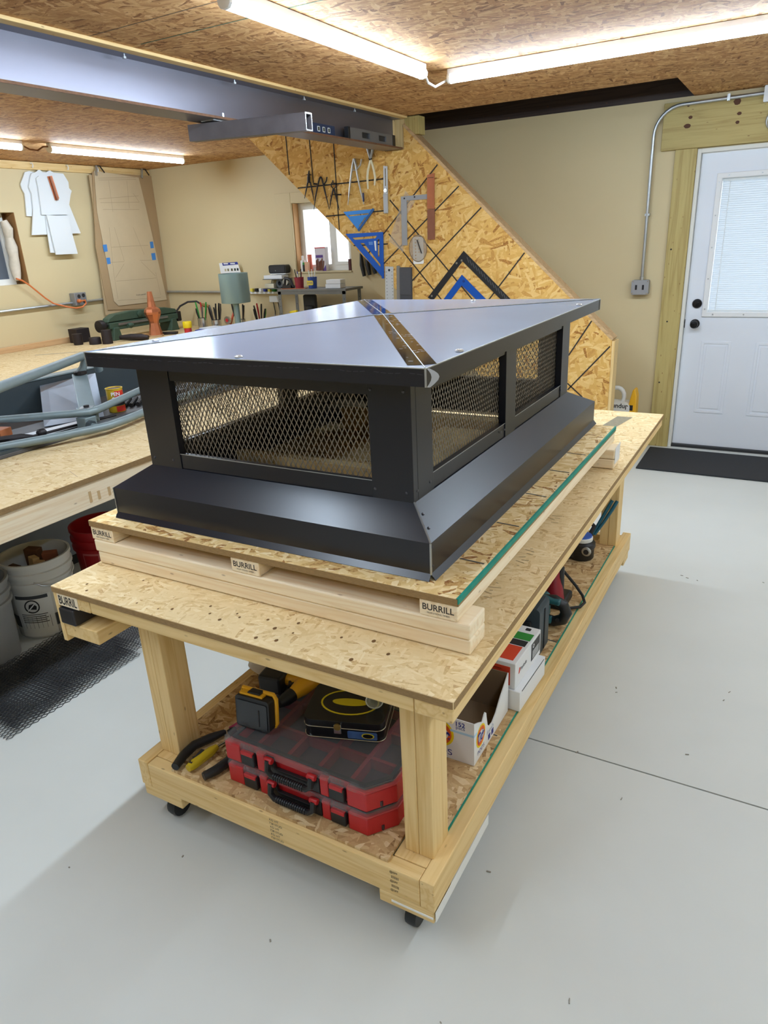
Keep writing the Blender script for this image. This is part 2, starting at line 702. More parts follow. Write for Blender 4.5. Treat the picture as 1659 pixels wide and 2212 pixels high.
def stud(ax):
    return pine('stud_', ax, lin(238, 208, 150), lin(216, 176, 108), 0.5)


def freshpine(ax):
    return pine('freshpine_', ax, lin(252, 236, 206), lin(234, 204, 160), 0.45)


def treated(ax):
    return pine('treated_', ax, lin(196, 178, 116), lin(164, 140, 82), 0.75, freq=0.7)


WALL = pmat('wall_paint_tan', lin(212, 194, 152), 0.6, noise=0.03, nscale=3, bump=0.06, bscale=260)
FLOOR = pmat('painted_concrete', lin(206, 207, 201), 0.5, noise=0.045, nscale=4.0, bump=0.05, bscale=90)
BLACK_CAP = pmat('black_coated_sheet', lin(16, 19, 30), 0.29, spec=0.7)
SKIRT = BLACK_CAP
FILM = pmat('film_on_black_sheet', lin(138, 152, 178), 0.24, metal=0.0, spec=0.6, coat=0.3, noise=0.03, nscale=3, rough_var=0.03)
TAPEGAP = pmat('bare_gloss_black', lin(34, 32, 34), 0.07, spec=0.9, noise=0.25, nscale=24)
STEEL = pmat('mill_scale_steel', lin(128, 126, 136), 0.38, metal=0.7, noise=0.18, nscale=5, aniso=(1, 0.4, 1), rough_var=0.1)
STEEL_EDGE = pmat('rusty_flange_edge', lin(118, 84, 60), 0.7, metal=0.3, noise=0.45, nscale=60)
WHITE = pmat('white_paint', lin(232, 234, 238), 0.35)
WHITEPL = pmat('white_plastic', lin(236, 236, 232), 0.4)
BLACKPL = pmat('black_plastic', lin(26, 27, 29), 0.45, noise=0.1, nscale=40)
RUBBER = pmat('black_rubber', lin(32, 32, 33), 0.75, noise=0.1, nscale=60)
REDPL = pmat('red_plastic', lin(186, 34, 38), 0.45, noise=0.05, nscale=30, bump=0.05, bscale=300)
CLEAR = pmat('clear_plastic', lin(190, 190, 190), 0.12, spec=0.7, alpha=0.09)
YELLOWPL = pmat('yellow_plastic', lin(232, 170, 30), 0.45)
GALV = pmat('galvanised_steel', lin(186, 190, 192), 0.35, metal=0.8, noise=0.12, nscale=30)
CHROME = pmat('bright_steel', lin(214, 214, 212), 0.22, metal=0.95)
IRON = pmat('dark_iron', lin(52, 48, 48), 0.5, metal=0.6, noise=0.25, nscale=30)
COPPER = pmat('copper', lin(212, 134, 96), 0.3, metal=0.85, noise=0.22, nscale=12)
COPPER_DULL = pmat('dull_copper', lin(156, 104, 82), 0.45, metal=0.7, noise=0.15, nscale=30)
BLUEAL = pmat('blue_anodised', lin(28, 92, 190), 0.38, metal=0.35, noise=0.06, nscale=20)
BLUEAL2 = pmat('light_blue_anodised', lin(58, 134, 210), 0.38, metal=0.35, noise=0.06, nscale=20)
INK = pmat('black_ink', lin(38, 36, 36), 0.8)
INKGREY = pmat('grey_ink', lin(84, 80, 74), 0.85)
GREENEDGE = pmat('green_edge_seal', lin(22, 138, 118), 0.65, noise=0.35, nscale=22)
CARD = pmat('brown_card', lin(190, 164, 126), 0.8, noise=0.06, nscale=6)
PAPER = pmat('kraft_paper', lin(206, 186, 152), 0.8, noise=0.06, nscale=8)
PENCIL = pmat('pencil', lin(172, 150, 120), 0.9)
TAPEBLUE = pmat('blue_tape', lin(72, 138, 210), 0.7)
WHITECARD = pmat('white_carton', lin(232, 232, 232), 0.5)
TEALPT = pmat('grey_green_paint', lin(126, 140, 142), 0.42, noise=0.12, nscale=18, metal=0.15)
TEALDK = pmat('dark_teal_paint', lin(60, 69, 73), 0.5, noise=0.12, nscale=8)
GREENPT = pmat('machine_green', lin(62, 82, 66), 0.5, noise=0.2, nscale=24)


# ============================================================ the room
XL, XR, YB, YD, YR, ZC = -5.65, 3.0, 4.9, 4.66, -4.2, 2.402
XJ = -2.7                      # jog between the bench wall and the door wall, behind the stairs
STY = 3.9                      # face of the stair side wall

fl = struct(MB().box(XL - .2, XR + .2, YR - .2, YB + .2, -0.2, -0.008), 'floor', pmat('joint_dark', lin(92, 92, 88), 0.9))
for y0, y1 in ((YR - .2, 0.888), (0.894, YB + .2)):
    struct(MB().box(XL - .2, XR + .2, y0, y1, -0.008, 0.0), 'floor_slab', FLOOR, fl)

# walls, with openings left for the two windows and the door
W1 = (2.35, 3.262, 1.385, 1.985)     # left wall window: y0 y1 z0 z1
wl = MB()
wl.box(XL - .16, XL, YR, W1[0], 0, 2.5).box(XL - .16, XL, W1[1], YB + .16, 0, 2.5)
wl.box(XL - .16, XL, W1[0], W1[1], 0, W1[2]).box(XL - .16, XL, W1[0], W1[1], W1[3], 2.5)
struct(wl, 'wall_left', WALL)
W2 = (-3.825, -3.2, 1.352, 1.968)    # back wall window: x0 x1 z0 z1
wb = MB()
wb.box(XL, W2[0], YB, YB + .16, 0, 2.5).box(W2[1], XJ, YB, YB + .16, 0, 2.5)
wb.box(W2[0], W2[1], YB, YB + .16, 0, W2[2]).box(W2[0], W2[1], YB, YB + .16, W2[3], 2.5)
struct(wb, 'wall_back', WALL)
DX0, DX1, DZ1 = -0.246, 0.718, 2.082
wd = MB()
wd.box(XJ, DX0, YD, YB + .16, 0, 2.404).box(DX1, XR, YD, YB + .16, 0, 2.404).box(DX0, DX1, YD, YB + .16, DZ1, 2.404)
struct(wd, 'wall_door', WALL)
struct(MB().box(XR, XR + .16, YR, YB + .16, 0, 2.5), 'wall_right', WALL)
struct(MB().box(XL - .16, XR + .16, YR - .16, YR, 0, 2.5), 'wall_rear', WALL)

# raised drywall patch around the back window and the run of trim beside it
struct(MB().box(-4.01, W2[0] - .0, YB - .022, YB, 1.30, 2.06).box(W2[0], W2[1] + .1, YB - .022, YB, W2[3], 2.06), 'trim_1', WALL, bevel=.004)

# ceiling: strand board sheets on a dark backing, opening over the stairs
HX0, HX1 = -3.42, -0.30
ce = MB().box(XL, HX0, YR, YB, ZC + .016, 2.5).box(HX0, HX1, YR, STY, ZC + .016, 2.5).box(HX1, XR, YR, YB, ZC + .016, 2.5)
ceil = struct(ce, 'ceiling', pmat('ceiling_gap', lin(60, 46, 30), 0.9))
rows = [YR, -2.47, -1.17, 0.13, 1.43, 2.74, STY, YB]
cols = [XL, -4.62, -2.18, 0.26, 1.6, XR]
g = 0.0015
for r in range(len(rows) - 1):
    for c in range(len(cols) - 1):
        x0, x1, y0, y1 = cols[c] + g, cols[c + 1] - g, rows[r] + g, rows[r + 1] - g
        if r == len(rows) - 2:
            if x1 <= HX0 or x0 >= HX1:
                pass
            elif x0 < HX0 < x1:
                x1 = HX0
            elif x0 < HX1 < x1:
                x0 = HX1
            else:
                continue
            if x0 > XJ:
                y1 = YD
        struct(MB().box(x0, x1, y0, y1, ZC, ZC + .016), 'ceiling_panel', OSB_CEIL, ceil)
GREENLINE = pmat('green_chalk', lin(60, 110, 92), 0.9)
line_mesh([((-2.0, 1.433, ZC), (-1.05, 1.433, ZC))], .006, (0, 0, -1)).build('green_sheet_edge', GREENLINE, ceil)
line_mesh([((-2.08, 1.225, ZC), (-1.2, 1.215, ZC)), ((-1.1, 2.68, ZC), (0.5, 2.72, ZC))], .004, (0, 0, -1)).build('snapped_line', INKGREY, ceil)

# dark stair opening above the ceiling
DARKWOOD = pine('darkstain_', 'x', lin(66, 52, 46), lin(44, 34, 32), 0.6)
struct(MB().box(HX0, HX1, YD, YD + .04, 2.405, 2.72), 'trim_2', DARKWOOD)
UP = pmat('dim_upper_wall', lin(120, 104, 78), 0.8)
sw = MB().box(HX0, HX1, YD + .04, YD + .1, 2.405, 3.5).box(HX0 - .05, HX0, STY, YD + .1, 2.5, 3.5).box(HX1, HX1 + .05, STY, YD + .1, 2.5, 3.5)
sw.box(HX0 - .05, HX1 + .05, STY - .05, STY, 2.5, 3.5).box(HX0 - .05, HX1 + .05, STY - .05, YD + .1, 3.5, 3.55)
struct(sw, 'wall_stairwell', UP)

# ---- strip lights
TUBE = emat('lit_diffuser', TUBE_COLOR, TUBE_POWER)
TUBESIDE = emat('lit_side_lens', TUBE_COLOR, TUBE_POWER * .3)
CLEARRIB = pmat('ribbed_lens', lin(240, 244, 248), 0.2, alpha=0.35)


def strip_light(p0, p1, label):
    """4-foot-and-a-bit LED strip under the ceiling between p0 and p1 (x,y)"""
    cx, cy = (p0[0] + p1[0]) / 2, (p0[1] + p1[1]) / 2
    along_x = abs(p1[0] - p0[0]) > abs(p1[1] - p0[1])
    Lh = max(abs(p1[0] - p0[0]), abs(p1[1] - p0[1])) / 2
    t = thing('strip_light', label, 'light', (cx, cy, ZC - .05), 0 if along_x else PI / 2, 'ceiling strip lights')
    hb = MB()
    hb.box(-Lh, Lh, -.020, .020, .022, .0485)
    hb.build('housing', WHITE, t, local=True, bevel=.003)
    prof = [(.019, .022), (.024, .010), (.022, -.002), (.014, -.012), (0, -.015), (-.014, -.012), (-.022, -.002), (-.024, .010), (-.019, .022)]
    for nm, sub, mt in (('diffuser', prof[2:7], TUBE), ('side_lens', prof[:3], TUBESIDE), ('side_lens', prof[6:], TUBESIDE)):
        n = len(sub)
        MB()._add([(-Lh + .012, a, b) for a, b in sub] + [(Lh - .012, a, b) for a, b in sub], [(i, i + 1, n + i + 1, n + i) for i in range(n - 1)]).build(nm, mt, t, local=True)
    for s in (-1, 1):
        e = MB()
        e.plate([(a * 1.12, b * 1.12) for a, b in prof], s * Lh, s * (Lh - .013), 'yz')
        e.build('end_cap', WHITEPL, t, local=True)
    return t


strip_light((-1.285, 1.10), (-1.265, 2.555), 'lit strip light running away from camera, right of the steel beam')
strip_light((-1.225, 2.75), (0.30, 2.75), 'lit strip light running left to right above the stairs and door')
strip_light((-4.575, 2.905), (-4.565, 4.31), 'lit strip light on the far left ceiling above the cardboard patterns')
strip_light((-4.585, 1.25), (-4.58, 2.69), 'lit strip light cut by the left edge of the photo')
strip_light((-1.30, -0.52), (-1.29, 0.95), 'strip light outside the frame, next in line with the one beside the beam')
strip_light((0.5, 2.75), (1.95, 2.75), 'added strip light outside the frame, in line with the one above the door')  # unseen lamp, added to lift the light on the right floor and door
strip_light((1.5, 0.1), (1.5, 1.55), 'added strip light outside the frame, brightening the open floor on the right')  # added out of view to brighten the right-hand floor
strip_light((-4.60, -0.5), (-4.59, 1.0), 'strip light outside the frame on the far left')
strip_light((-1.31, -2.15), (-1.31, -0.68), 'added strip light outside the frame behind the photographer, left row')  # added unseen to even out the light on the near floor
strip_light((1.35, -2.2), (1.35, -0.7), 'added strip light outside the frame behind the photographer, right row')  # another unseen lamp, added for more light from behind the camera
WCORD = pmat('white_cord', lin(226, 226, 226), 0.5)
solo(MB().tube([(-1.267, 2.556, ZC - .04), (-1.268, 2.60, ZC - .075), (-1.26, 2.66, ZC - .085), (-1.245, 2.72, ZC - .06), (-1.228, 2.75, ZC - .045)], .006, 6), 'light_cord', WCORD,
     'short white cord drooping between the two bright ceiling lights', 'cord', smooth=True)
solo(MB().tube([(-4.58, 2.69, ZC - .03), (-4.57, 2.74, ZC - .055), (-4.56, 2.80, ZC - .06), (-4.57, 2.86, ZC - .03), (-4.575, 2.905, ZC - .025)], .006, 6), 'light_cord', pmat('brown_cord', lin(132, 88, 52), 0.6),
     'brown cord between the two strip lights on the far left', 'cord', smooth=True)

# ---- steel beam
bm_ = thing('steel_beam', 'dark steel I-beam with rusty flange edges crossing under the ceiling', 'beam', (-2.177, 1.5, 2.20))
FX0, FX1 = -2.255, -2.10
BY0, BY1 = YR, STY - .001
MB().box(-2.181, -2.173, BY0, BY1, 2.211, 2.389).build('web', STEEL, bm_)
MB().box(FX0, FX1, BY0, BY1, 2.200, 2.2115).build('flange', STEEL, bm_, bevel=.002)
MB().box(FX0, FX1, BY0, BY1, 2.3885, 2.400).build('flange', STEEL, bm_, bevel=.002)
MB().box(FX1 - .0005, FX1 + .0012, BY0, BY1, 2.2005, 2.211).build('rusty_edge', STEEL_EDGE, bm_)
bolt0 = None
for y in (0.35, 1.45, 2.15, 2.75, 3.3):
    b_ = MB().lathe([(.009, 0), (.009, .008), (.004, .008), (.004, .018)], (FX1 - .02, y, 2.3885 - .018), 6).build('bolt', GALV, bm_)
struct(MB().box(-2.105, -2.055, BY0, BY1, 2.388, 2.4015), 'trim_3', stud('y'), bevel=.002)

# ---- square tube bracket hung under the beam
rk = thing('tube_bracket', 'bare steel square tube bracket sticking out under the beam', 'bracket', (-2.17, 2.13, 2.115))


def sqtube(p0, p1, w, h, t):
    mb = MB()
    p0, p1 = Vector(p0), Vector(p1)
    d = (p1 - p0).normalized()
    s = d.cross(Vector((0, 0, 1))).normalized()
    u = Vector((0, 0, 1))
    vs = []
    for p in (p0, p1):
        for k in (1.0, None):
            for a, b in ((-1, -1), (1, -1), (1, 1), (-1, 1)):
                ww, hh = (w / 2, h / 2) if k else (w / 2 - t, h / 2 - t)
                vs.append(p + s * a * ww + u * b * hh)
    fs = []
    for i in range(4):
        j = (i + 1) % 4
        fs += [(i, j, 8 + j, 8 + i), (4 + j, 4 + i, 12 + i, 12 + j), (j, i, 4 + i, 4 + j), (8 + i, 8 + j, 12 + j, 12 + i)]
    return mb._add(vs, fs)


TUBEM = pmat('mill_steel_tube', lin(104, 98, 100), 0.45, metal=0.5, noise=0.4, nscale=9)
sqtube((-2.305, 2.0, 2.157), (-1.59, 2.0, 2.134), .052, .074, .006).build('arm', TUBEM, rk)
sqtube((-1.5905, 2.0, 2.134), (-1.5895, 2.0, 2.134), .053, .075, .0055).build('bright_cut_end', CHROME, rk)
sqtube((-2.335, 2.056, 2.1715), (-2.175, 2.056, 2.1715), .052, .056, .005).build('stub', TUBEM, rk)
sqtube((-2.1755, 2.056, 2.1715), (-2.1745, 2.056, 2.1715), .053, .057, .005).build('bright_cut_end', CHROME, rk)
MB().box(-2.2, -2.12, 1.96, 2.06, 2.1945, 2.1995).build('clamp_plate', GALV, rk)
MB().lathe([(.008, 0), (.008, .03)], (-2.118, 2.03, 2.2), 6).build('bolt', GALV, rk)

# ---- two spirit levels lying on the flange
lv = thing('spirit_level', 'short dark blue spirit level with white vial windows on the beam flange', 'level', (-2.125, 2.95, 2.2115))
MB().plate(rrect(2.80, 3.04, 2.212, 2.265, .004), -2.135, -2.112, 'yz', [rrect(a, a + .035, 2.223, 2.252, .006) for a in (2.85, 2.905, 2.96)]).build('body', pmat('level_blue', lin(38, 54, 84), 0.4), lv)
for a in (2.85, 2.905, 2.96):
    MB().plate(rrect(a, a + .035, 2.223, 2.252, .006), -2.131, -2.116, 'yz').build('vial_window', WHITEPL, lv)
    MB().box(-2.1155, -2.111, a + .012, a + .024, 2.228, 2.247).build('vial', pmat('vial_dark', lin(70, 74, 60), 0.3), lv)
lv = thing('spirit_level', 'longer grey aluminium spirit level on the flange near the post', 'level', (-2.125, 3.45, 2.2115))
MB().plate(rrect(3.20, 3.80, 2.212, 2.278, .004), -2.137, -2.110, 'yz', [rrect(3.36, 3.46, 2.228, 2.262, .005), rrect(3.58, 3.68, 2.228, 2.262, .005)]).build('body', pmat('level_alu', lin(128, 128, 130), 0.4, metal=.5, noise=.1), lv)
for a in (3.36, 3.58):
    MB().plate(rrect(a, a + .1, 2.228, 2.262, .005), -2.132, -2.12, 'yz').build('window', pmat('level_window', lin(44, 44, 46), 0.3), lv)
for a, b in ((3.19, 3.215), (3.77, 3.81)):
    MB().box(-2.139, -2.108, a, b, 2.2117, 2.28).build('end_cap', BLACKPL, lv, bevel=.002)

# ============================================================ stair side wall (strand board) with the tools
SP = [(-3.443, 2.442), (-2.058, 2.324), (-0.566, 0.911), (-0.564, 0.421)]
sl = (2.318 - 0.911) / (2.058 - 0.566)
zt = lambda x: 0.911 + sl * (-0.566 - x)            # top edge of the guard
zl = lambda x: 1.339 + 0.905 * (-2.296 - x)         # lower edge
stair = thing('stair_wall', 'sloping strand board stair side hung with layout tools', 'stair wall', (-1.6, STY + .05, 0))
X0, X1 = -3.46, -0.566
jx = -2.245                                           # vertical sheet joint (by the beam end)
pl = [(X0, 2.4), (jx - .001, 2.4), (jx - .001, zl(jx)), (X0, 2.4)]
p1 = [(-3.46, 2.4), (jx - .001, 2.4), (jx - .001, zl(jx))]
p2 = [(jx + .001, 2.196), (-2.09, 2.196), (-2.09, 2.347), (-2.058, 2.318), (X1, 0.911), (X1, 0.0), (-0.82, 0.0), (jx + .001, zl(jx))]
MB().plate(p1, STY, STY + .012, 'xz').build('board', OSB_PANEL, stair)
MB().plate(p2, STY, STY + .012, 'xz').build('board', OSB_PANEL, stair)
MB().plate([(X0 + .02, 2.4), (-2.08, 2.4), (-2.08, 2.33), (X1, 0.905), (X1, 0), (-.8, 0), (X0 + .02, 2.4)][:-1], STY + .013, STY + .10, 'xz').build('framing', stud('z'), stair)
# cap board along the slope, end board
MB().bar((-2.09, STY + .058, zt(-2.09) + .004), (X1 + .004, STY + .058, .915), .118, .02, (0, 0, 1)).build('cap_board', pine('cap_', 'x', lin(206, 172, 128), lin(172, 134, 92), 0.5), stair, bevel=.002)
MB().box(X1, X1 + .02, STY + .002, STY + .115, 0, .905).build('end_board', stud('z'), stair, bevel=.002)
MB().box(-2.083, -1.975, STY + .008, STY + .11, 2.285, 2.4).build('post', treated('z'), stair, bevel=.003)
# drawn nail lines
ml = [[(-3.103, 3.9, 2.388), (-3.101, 3.9, 2.113)], [(-2.888, 3.9, 2.351), (-2.881, 3.9, 2.041)], [(-2.675, 3.9, 2.312), (-2.673, 3.9, 1.651)], [(-3.059, 3.9, 2.014), (-2.252, 3.9, 2.022)], [(-2.819, 3.9, 1.798), (-2.263, 3.9, 1.809)], [(-2.586, 3.9, 1.578), (-2.251, 3.9, 1.579)], [(-2.22, 3.9, 1.879), (-1.473, 3.9, 1.07)], [(-2.451, 3.9, 1.493), (-1.821, 3.9, 2.089)], [(-2.419, 3.9, 1.341), (-1.659, 3.9, 1.942)], [(-2.266, 3.9, 1.134), (-1.505, 3.9, 1.786)], [(-2.24, 3.9, 1.649), (-1.795, 3.9, 1.151)], [(-1.52, 3.9, 1.086), (-1.177, 3.9, 1.497)], [(-0.849, 3.9, 0.56), (-0.576, 3.9, 0.871)], [(-0.854, 3.9, 0.8), (-0.695, 3.9, 1.058)], [(-0.852, 3.9, 0.606), (-0.742, 3.9, 0.514)]]
def on_board(p):
    return zl(p[0]) + .004 < p[2] < min(zt(p[0]) - .006, 2.395) and p[0] < X1


for a, b in ml:
    pts_ = [tuple(Vector(a).lerp(Vector(b), q / 60)) for q in range(61)]
    pts_ = [q for q in pts_ if on_board(q)]
    if len(pts_) < 4:
        continue
    a, b = pts_[0], pts_[-1]
    line_mesh([(a, b)], .0095, (0, -1, 0), .0012).build('drawn_line', pmat('marker', lin(52, 46, 40), .8), stair)
# hidden flight behind it
st = thing('staircase', 'wooden stair flight behind the strand board side wall', 'stairs', (-1.6, 4.3, 0))
for k in range(10):
    x = -0.70 - k * .221
    MB().box(x - .25, x, STY + .13, YD - .05, .2 * k + .165, .2 * k + .2).build('tread', stud('y'), st)
MB().plate([(-.6, 0), (-.78, 0), (-3.38, 2.35), (-3.38, 2.39), (-3.1, 2.39)], YD - .05, YD - .012, 'xz').build('stringer', stud('x'), st)


# ============================================================ rolling work table
H = 0.784
CX0, CX1, CY0, CY1 = -1.195, 0.0, 0.0, 2.446
cart = thing('work_table', 'wooden rolling work table with strand board top and lower shelf', 'table', (-.58, 1.2, 0))
MB().box(CX0, CX1, CY0, CY1, H - .018, H).build('table_top', OSB_BENCH, cart, bevel=.0015)
# cut edges of the top, laid just proud so they read as raw board edge
MB().box(CX0 + .002, CX1 - .002, CY0 - .0012, CY0 + .001, H - .0175, H - .002).build('raw_edge', OSB_EDGE, cart)
MB().box(CX1 - .001, CX1 + .0012, CY0 + .002, CY1 - .002, H - .0175, H - .002).build('raw_edge', OSB_EDGE, cart)
ZR0, ZR1 = H - .018 - .038, H - .018
MB().box(-1.05, -.09, CY0 + .004, CY0 + .093, ZR0, ZR1).build('rail', stud('x'), cart, bevel=.003)
MB().box(-.0885, CX1 - .003, CY0 + .002, CY1 - .005, ZR0, ZR1).build('rail', stud('y'), cart, bevel=.004)
MB().box(-1.05, -.09, CY1 - .093, CY1 - .004, ZR0, ZR1).build('rail', stud('x'), cart, bevel=.003)
MB().box(-1.14, -1.052, CY0 + .003, CY1 - .005, ZR0, ZR1).build('rail', stud('y'), cart, bevel=.003)
MB().box(-.64, -.552, CY0 + .1, CY1 - .1, ZR0, ZR1).build('rail', stud('y'), cart, bevel=.003)
tb = MB().box(-1.178, -1.096, CY0 + .001, CY0 + .0025, ZR0 + .001, ZR1 - .001).build('stamped_end', freshpine('x'), cart)
text_part('BURRIL', .026, (-1.137, CY0 + .0008, ZR0 + .019), (1, 0, 0), (0, 0, 1), INK, cart, width=.072, bold=.014)
# overhang tray on the left: thin side board and two runners
MB().box(CX0, CX0 + .016, CY0 + .002, CY1 - .01, .612, ZR1).build('side_board', stud('z'), cart, bevel=.002)
MB().box(CX0 + .018, CX0 + .15, CY0 + .003, CY1 - .3, .632, .674).build('tray_board', stud('y'), cart, bevel=.003)
# legs: two studs side by side each
for lx, ly in ((-.186, .112), (-1.018, .112), (-.186, 2.11), (-1.018, 2.11)):
    for k in range(2):
        MB().box(lx + k * .0385, lx + k * .0385 + .038, ly, ly + .089, .2135, ZR0).build('leg', stud('z'), cart, bevel=.003)
# lower frame
LX0, LX1, LY0, LY1, LZ1 = -1.05, -.077, .047, 2.275, .215
LZ0 = LZ1 - .089
MB().box(LX0 + .039, LX1 - .039, LY0, LY0 + .038, LZ0, LZ1 - .004).build('frame_board', stud('x'), cart, bevel=.003)
MB().box(LX0 + .039, LX1 - .039, LY1 - .038, LY1, LZ0, LZ1 - .004).build('frame_board', stud('x'), cart, bevel=.003)
MB().box(LX1 - .038, LX1, LY0 - .001, LY1 + .03, LZ0, LZ1).build('frame_board', stud('y'), cart, bevel=.003)
MB().box(LX0, LX0 + .038, LY0 - .001, LY1 + .03, LZ0, LZ1).build('frame_board', stud('y'), cart, bevel=.003)
for x0 in (LX0 + .039, -.2035):
    for y0 in (LY0 + .039, LY1 - .14):
        MB().box(x0, x0 + .088, y0, y0 + .09, LZ0 + .03, LZ1 - .002).build('corner_block', stud('y'), cart, bevel=.002)
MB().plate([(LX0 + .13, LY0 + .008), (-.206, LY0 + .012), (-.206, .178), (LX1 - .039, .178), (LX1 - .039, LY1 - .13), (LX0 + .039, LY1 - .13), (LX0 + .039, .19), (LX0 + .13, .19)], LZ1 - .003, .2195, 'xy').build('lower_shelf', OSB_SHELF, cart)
MB().box(LX1 - .0395, LX1 - .0365, .178, LY1 - .13, LZ1 - .002, .2205).build('green_edge', GREENEDGE, cart)
for a, b in (((-.4, .62), (-.13, .60)), ((-.45, 1.2), (-.12, 1.18)), ((-.3, 1.46), (-.12, 1.45)), ((-.9, .12), (-.86, .19))):
    line_mesh([((*a, .2195), (*b, .2195))], .006, (0, 0, 1), .0006).build('drawn_line', INKGREY, cart)
# grade stamps on the front board
for k in range(6):
    z = LZ1 - .014 - k * .0125
    text_part(('KD HT', '728 STUD', 'KD HT', '728 STUD', 'KD HT', '728 STUD')[k], .007, (-.545 + (k % 2) * .004, LY0, z), (1, 0, 0), (0, 0, 1), INKGREY, cart, name='grade_stamp')
for k in range(5):
    z = LZ1 - .015 - k * .0145
    text_part(('@SPF', 'IIIIIII', '@SPF', 'IIIIIII', '@SPF')[k], .0085, (-.185 + (k % 2) * .003, LY0, z), (1, 0, 0), (0, 0, 1), INK, cart, name='grade_stamp')
# casters under wooden blocks
for cx_, cy_, first in ((-.155, .06, 1), (-.97, .06, 0), (-.155, 2.2, 0), (-.97, 2.2, 0)):
    MB().box(cx_ - .075, cx_ + .075, cy_ - .012, cy_ + .09, LZ0 - .039, LZ0 - .0005).build('caster_block', stud('x'), cart, bevel=.003)
    c_ = MB().box(cx_ - .04, cx_ + .04, cy_ - .0, cy_ + .075, .080, .0865).build('caster_plate', GALV, cart)
    MB().plate([(cy_ + .01, .08), (cy_ + .065, .08), (cy_ + .05, .03), (cy_ + .03, .03)], cx_ - .022, cx_ - .019, 'yz').build('fork', GALV, c_)
    MB().plate([(cy_ + .01, .08), (cy_ + .065, .08), (cy_ + .05, .03), (cy_ + .03, .03)], cx_ + .019, cx_ + .022, 'yz').build('fork', GALV, c_)
    MB().lathe([(.02, -.016), (.0365, -.015), (.038, -.008), (.038, .008), (.0365, .015), (.02, .016)], (cx_, cy_ + .04, .038), 20, 'x').build('wheel', BLACKPL, c_, smooth=True)
MB().box(LX1 - .11, LX1 + .002, LY0 - .012, LY0 - .0135, LZ0 - .006, LZ0 - .0005).build('white_liner', WHITEPL, cart)
MB().box(LX1 + .0015, LX1 + .003, LY0, LY0 + .34, LZ0 - .03, LZ0 + .002).build('white_liner', WHITEPL, cart)
# faint print on the top, and scuffs
for k, (n_, x, y) in enumerate(((5, -.075, .25), (5, -.09, .42), (4, -.08, .95), (6, -.08, 1.57), (7, -.075, .62))):
    line_mesh([((x + .009 * math.sin(q * 2.3 + k), y + q * .02, H), (x - .02 + .006 * math.cos(q * 3.1), y + q * .02 + .008 * math.sin(q * 1.7), H)) for q in range(n_)], .0035, (0, 0, 1), .0006).build('faint_print', pmat('faint_print', lin(176, 152, 112), 0.85), cart)['kind'] = 'stuff'
MB().quad((-.23, 2.05, H + .0007), (-.17, 2.05, H + .0007), (-.12, 2.34, H + .0007), (-.19, 2.34, H + .0007)).build('grey_smear', pmat('grey_smear', lin(140, 130, 106), .85, noise=.3, nscale=60), cart)
for k in range(26):
    a = random.uniform(0, 6.28)
    x, y = random.uniform(-1.15, -.03), random.choice((random.uniform(.02, .14), random.uniform(.02, .14), random.uniform(1.8, 2.4)))
    r = random.uniform(.0025, .005)
    MB()._add([(x + r * math.cos(t), y + 1.3 * r * math.sin(t), H + .0006) for t in (0, .9, 1.8, 2.8, 3.7, 4.8, 5.6)], [tuple(range(7))]).build('screw_hole', pmat('hole_brown', lin(110, 78, 40), .9), cart)

sb_ = solo(MB().box(-1.176, -1.116, -.006, .85, .676, .7235), 'steel_bar', pmat('black_steel_bar', lin(54, 52, 54), .4, metal=.4, noise=.15), 'short black steel bar lying in the tray under the table corner', 'bar', bevel=.004)

# ============================================================ pallet under the cap
PX0, PX1, PY0, PY1 = -1.195, -0.058, 0.157, 1.646
pal = thing('pallet', 'light pine pallet with strand board deck on the table', 'pallet', (-.62, .9, H))
ZP = H + .1335
MB().box(PX0, PX1, PY0, PY1, ZP - .018, ZP).build('deck', OSB_FRESH, pal, bevel=.001)
MB().box(PX0 + .001, PX1 - .001, PY0 - .0012, PY0 + .001, ZP - .0175, ZP - .001).build('raw_edge', OSB_EDGE, pal)
MB().box(PX1 - .004, PX1 + .0015, PY0 - .0005, PY1, ZP - .0125, ZP + .0006).build('green_edge', GREENEDGE, pal)
MB().box(PX1 - .004, PX1 + .001, PY0 - .0005, PY1, ZP - .018, ZP - .0125).build('raw_edge', OSB_EDGE, pal)
for k, x0 in enumerate((PX0 + .002, -.676, PX1 - .091)):
    MB().box(x0, x0 + .089, PY0 + .001, PY1 - .002, ZP - .0565, ZP - .0185).build('runner', freshpine('y'), pal, bevel=.002)
    text_part('BURRILL', .0155, (x0 + .0445, PY0 + .001, ZP - .034), (1, 0, 0), (0, 0, 1), pmat('stamp_ink', lin(66, 60, 56), .8), pal, width=.074, bold=.016, name='stamp')
    text_part('- FROM STRONG TIMBER -', .004, (x0 + .0445, PY0 + .001, ZP - .0475), (1, 0, 0), (0, 0, 1), INKGREY, pal, width=.06, name='stamp')
for zz in (ZP - .0947, ZP - .1325):
    for y0, y1 in ((PY0 + (.0 if zz > ZP - .1 else .003), PY0 + .0885), (PY1 - .12, PY1 - .032)):
        MB().box(PX0 + .006 + (.004 if zz < ZP - .1 else 0), PX1 + .026, y0, y1, zz + .001, zz + .0372).build('cross_board', freshpine('x'), pal, bevel=.004)
for a, b in (((-.132, .34), (-.07, .335)), ((-.132, .58), (-.07, .575)), ((-.134, .82), (-.07, .81)), ((-.134, 1.05), (-.07, 1.045)), ((-.134, 1.25), (-.07, 1.245))):
    line_mesh([((*a, ZP), (*b, ZP))], .005, (0, 0, 1), .0008).build('drawn_line', INKGREY, pal)
MB().quad((PX1 + .0265, PY1 - .115, H + .02), (PX1 + .0265, PY1 - .035, H + .02), (PX1 + .0265, PY1 - .035, H + .085), (PX1 + .0265, PY1 - .115, H + .08), .0012).build('paper_tag', WHITECARD, pal)

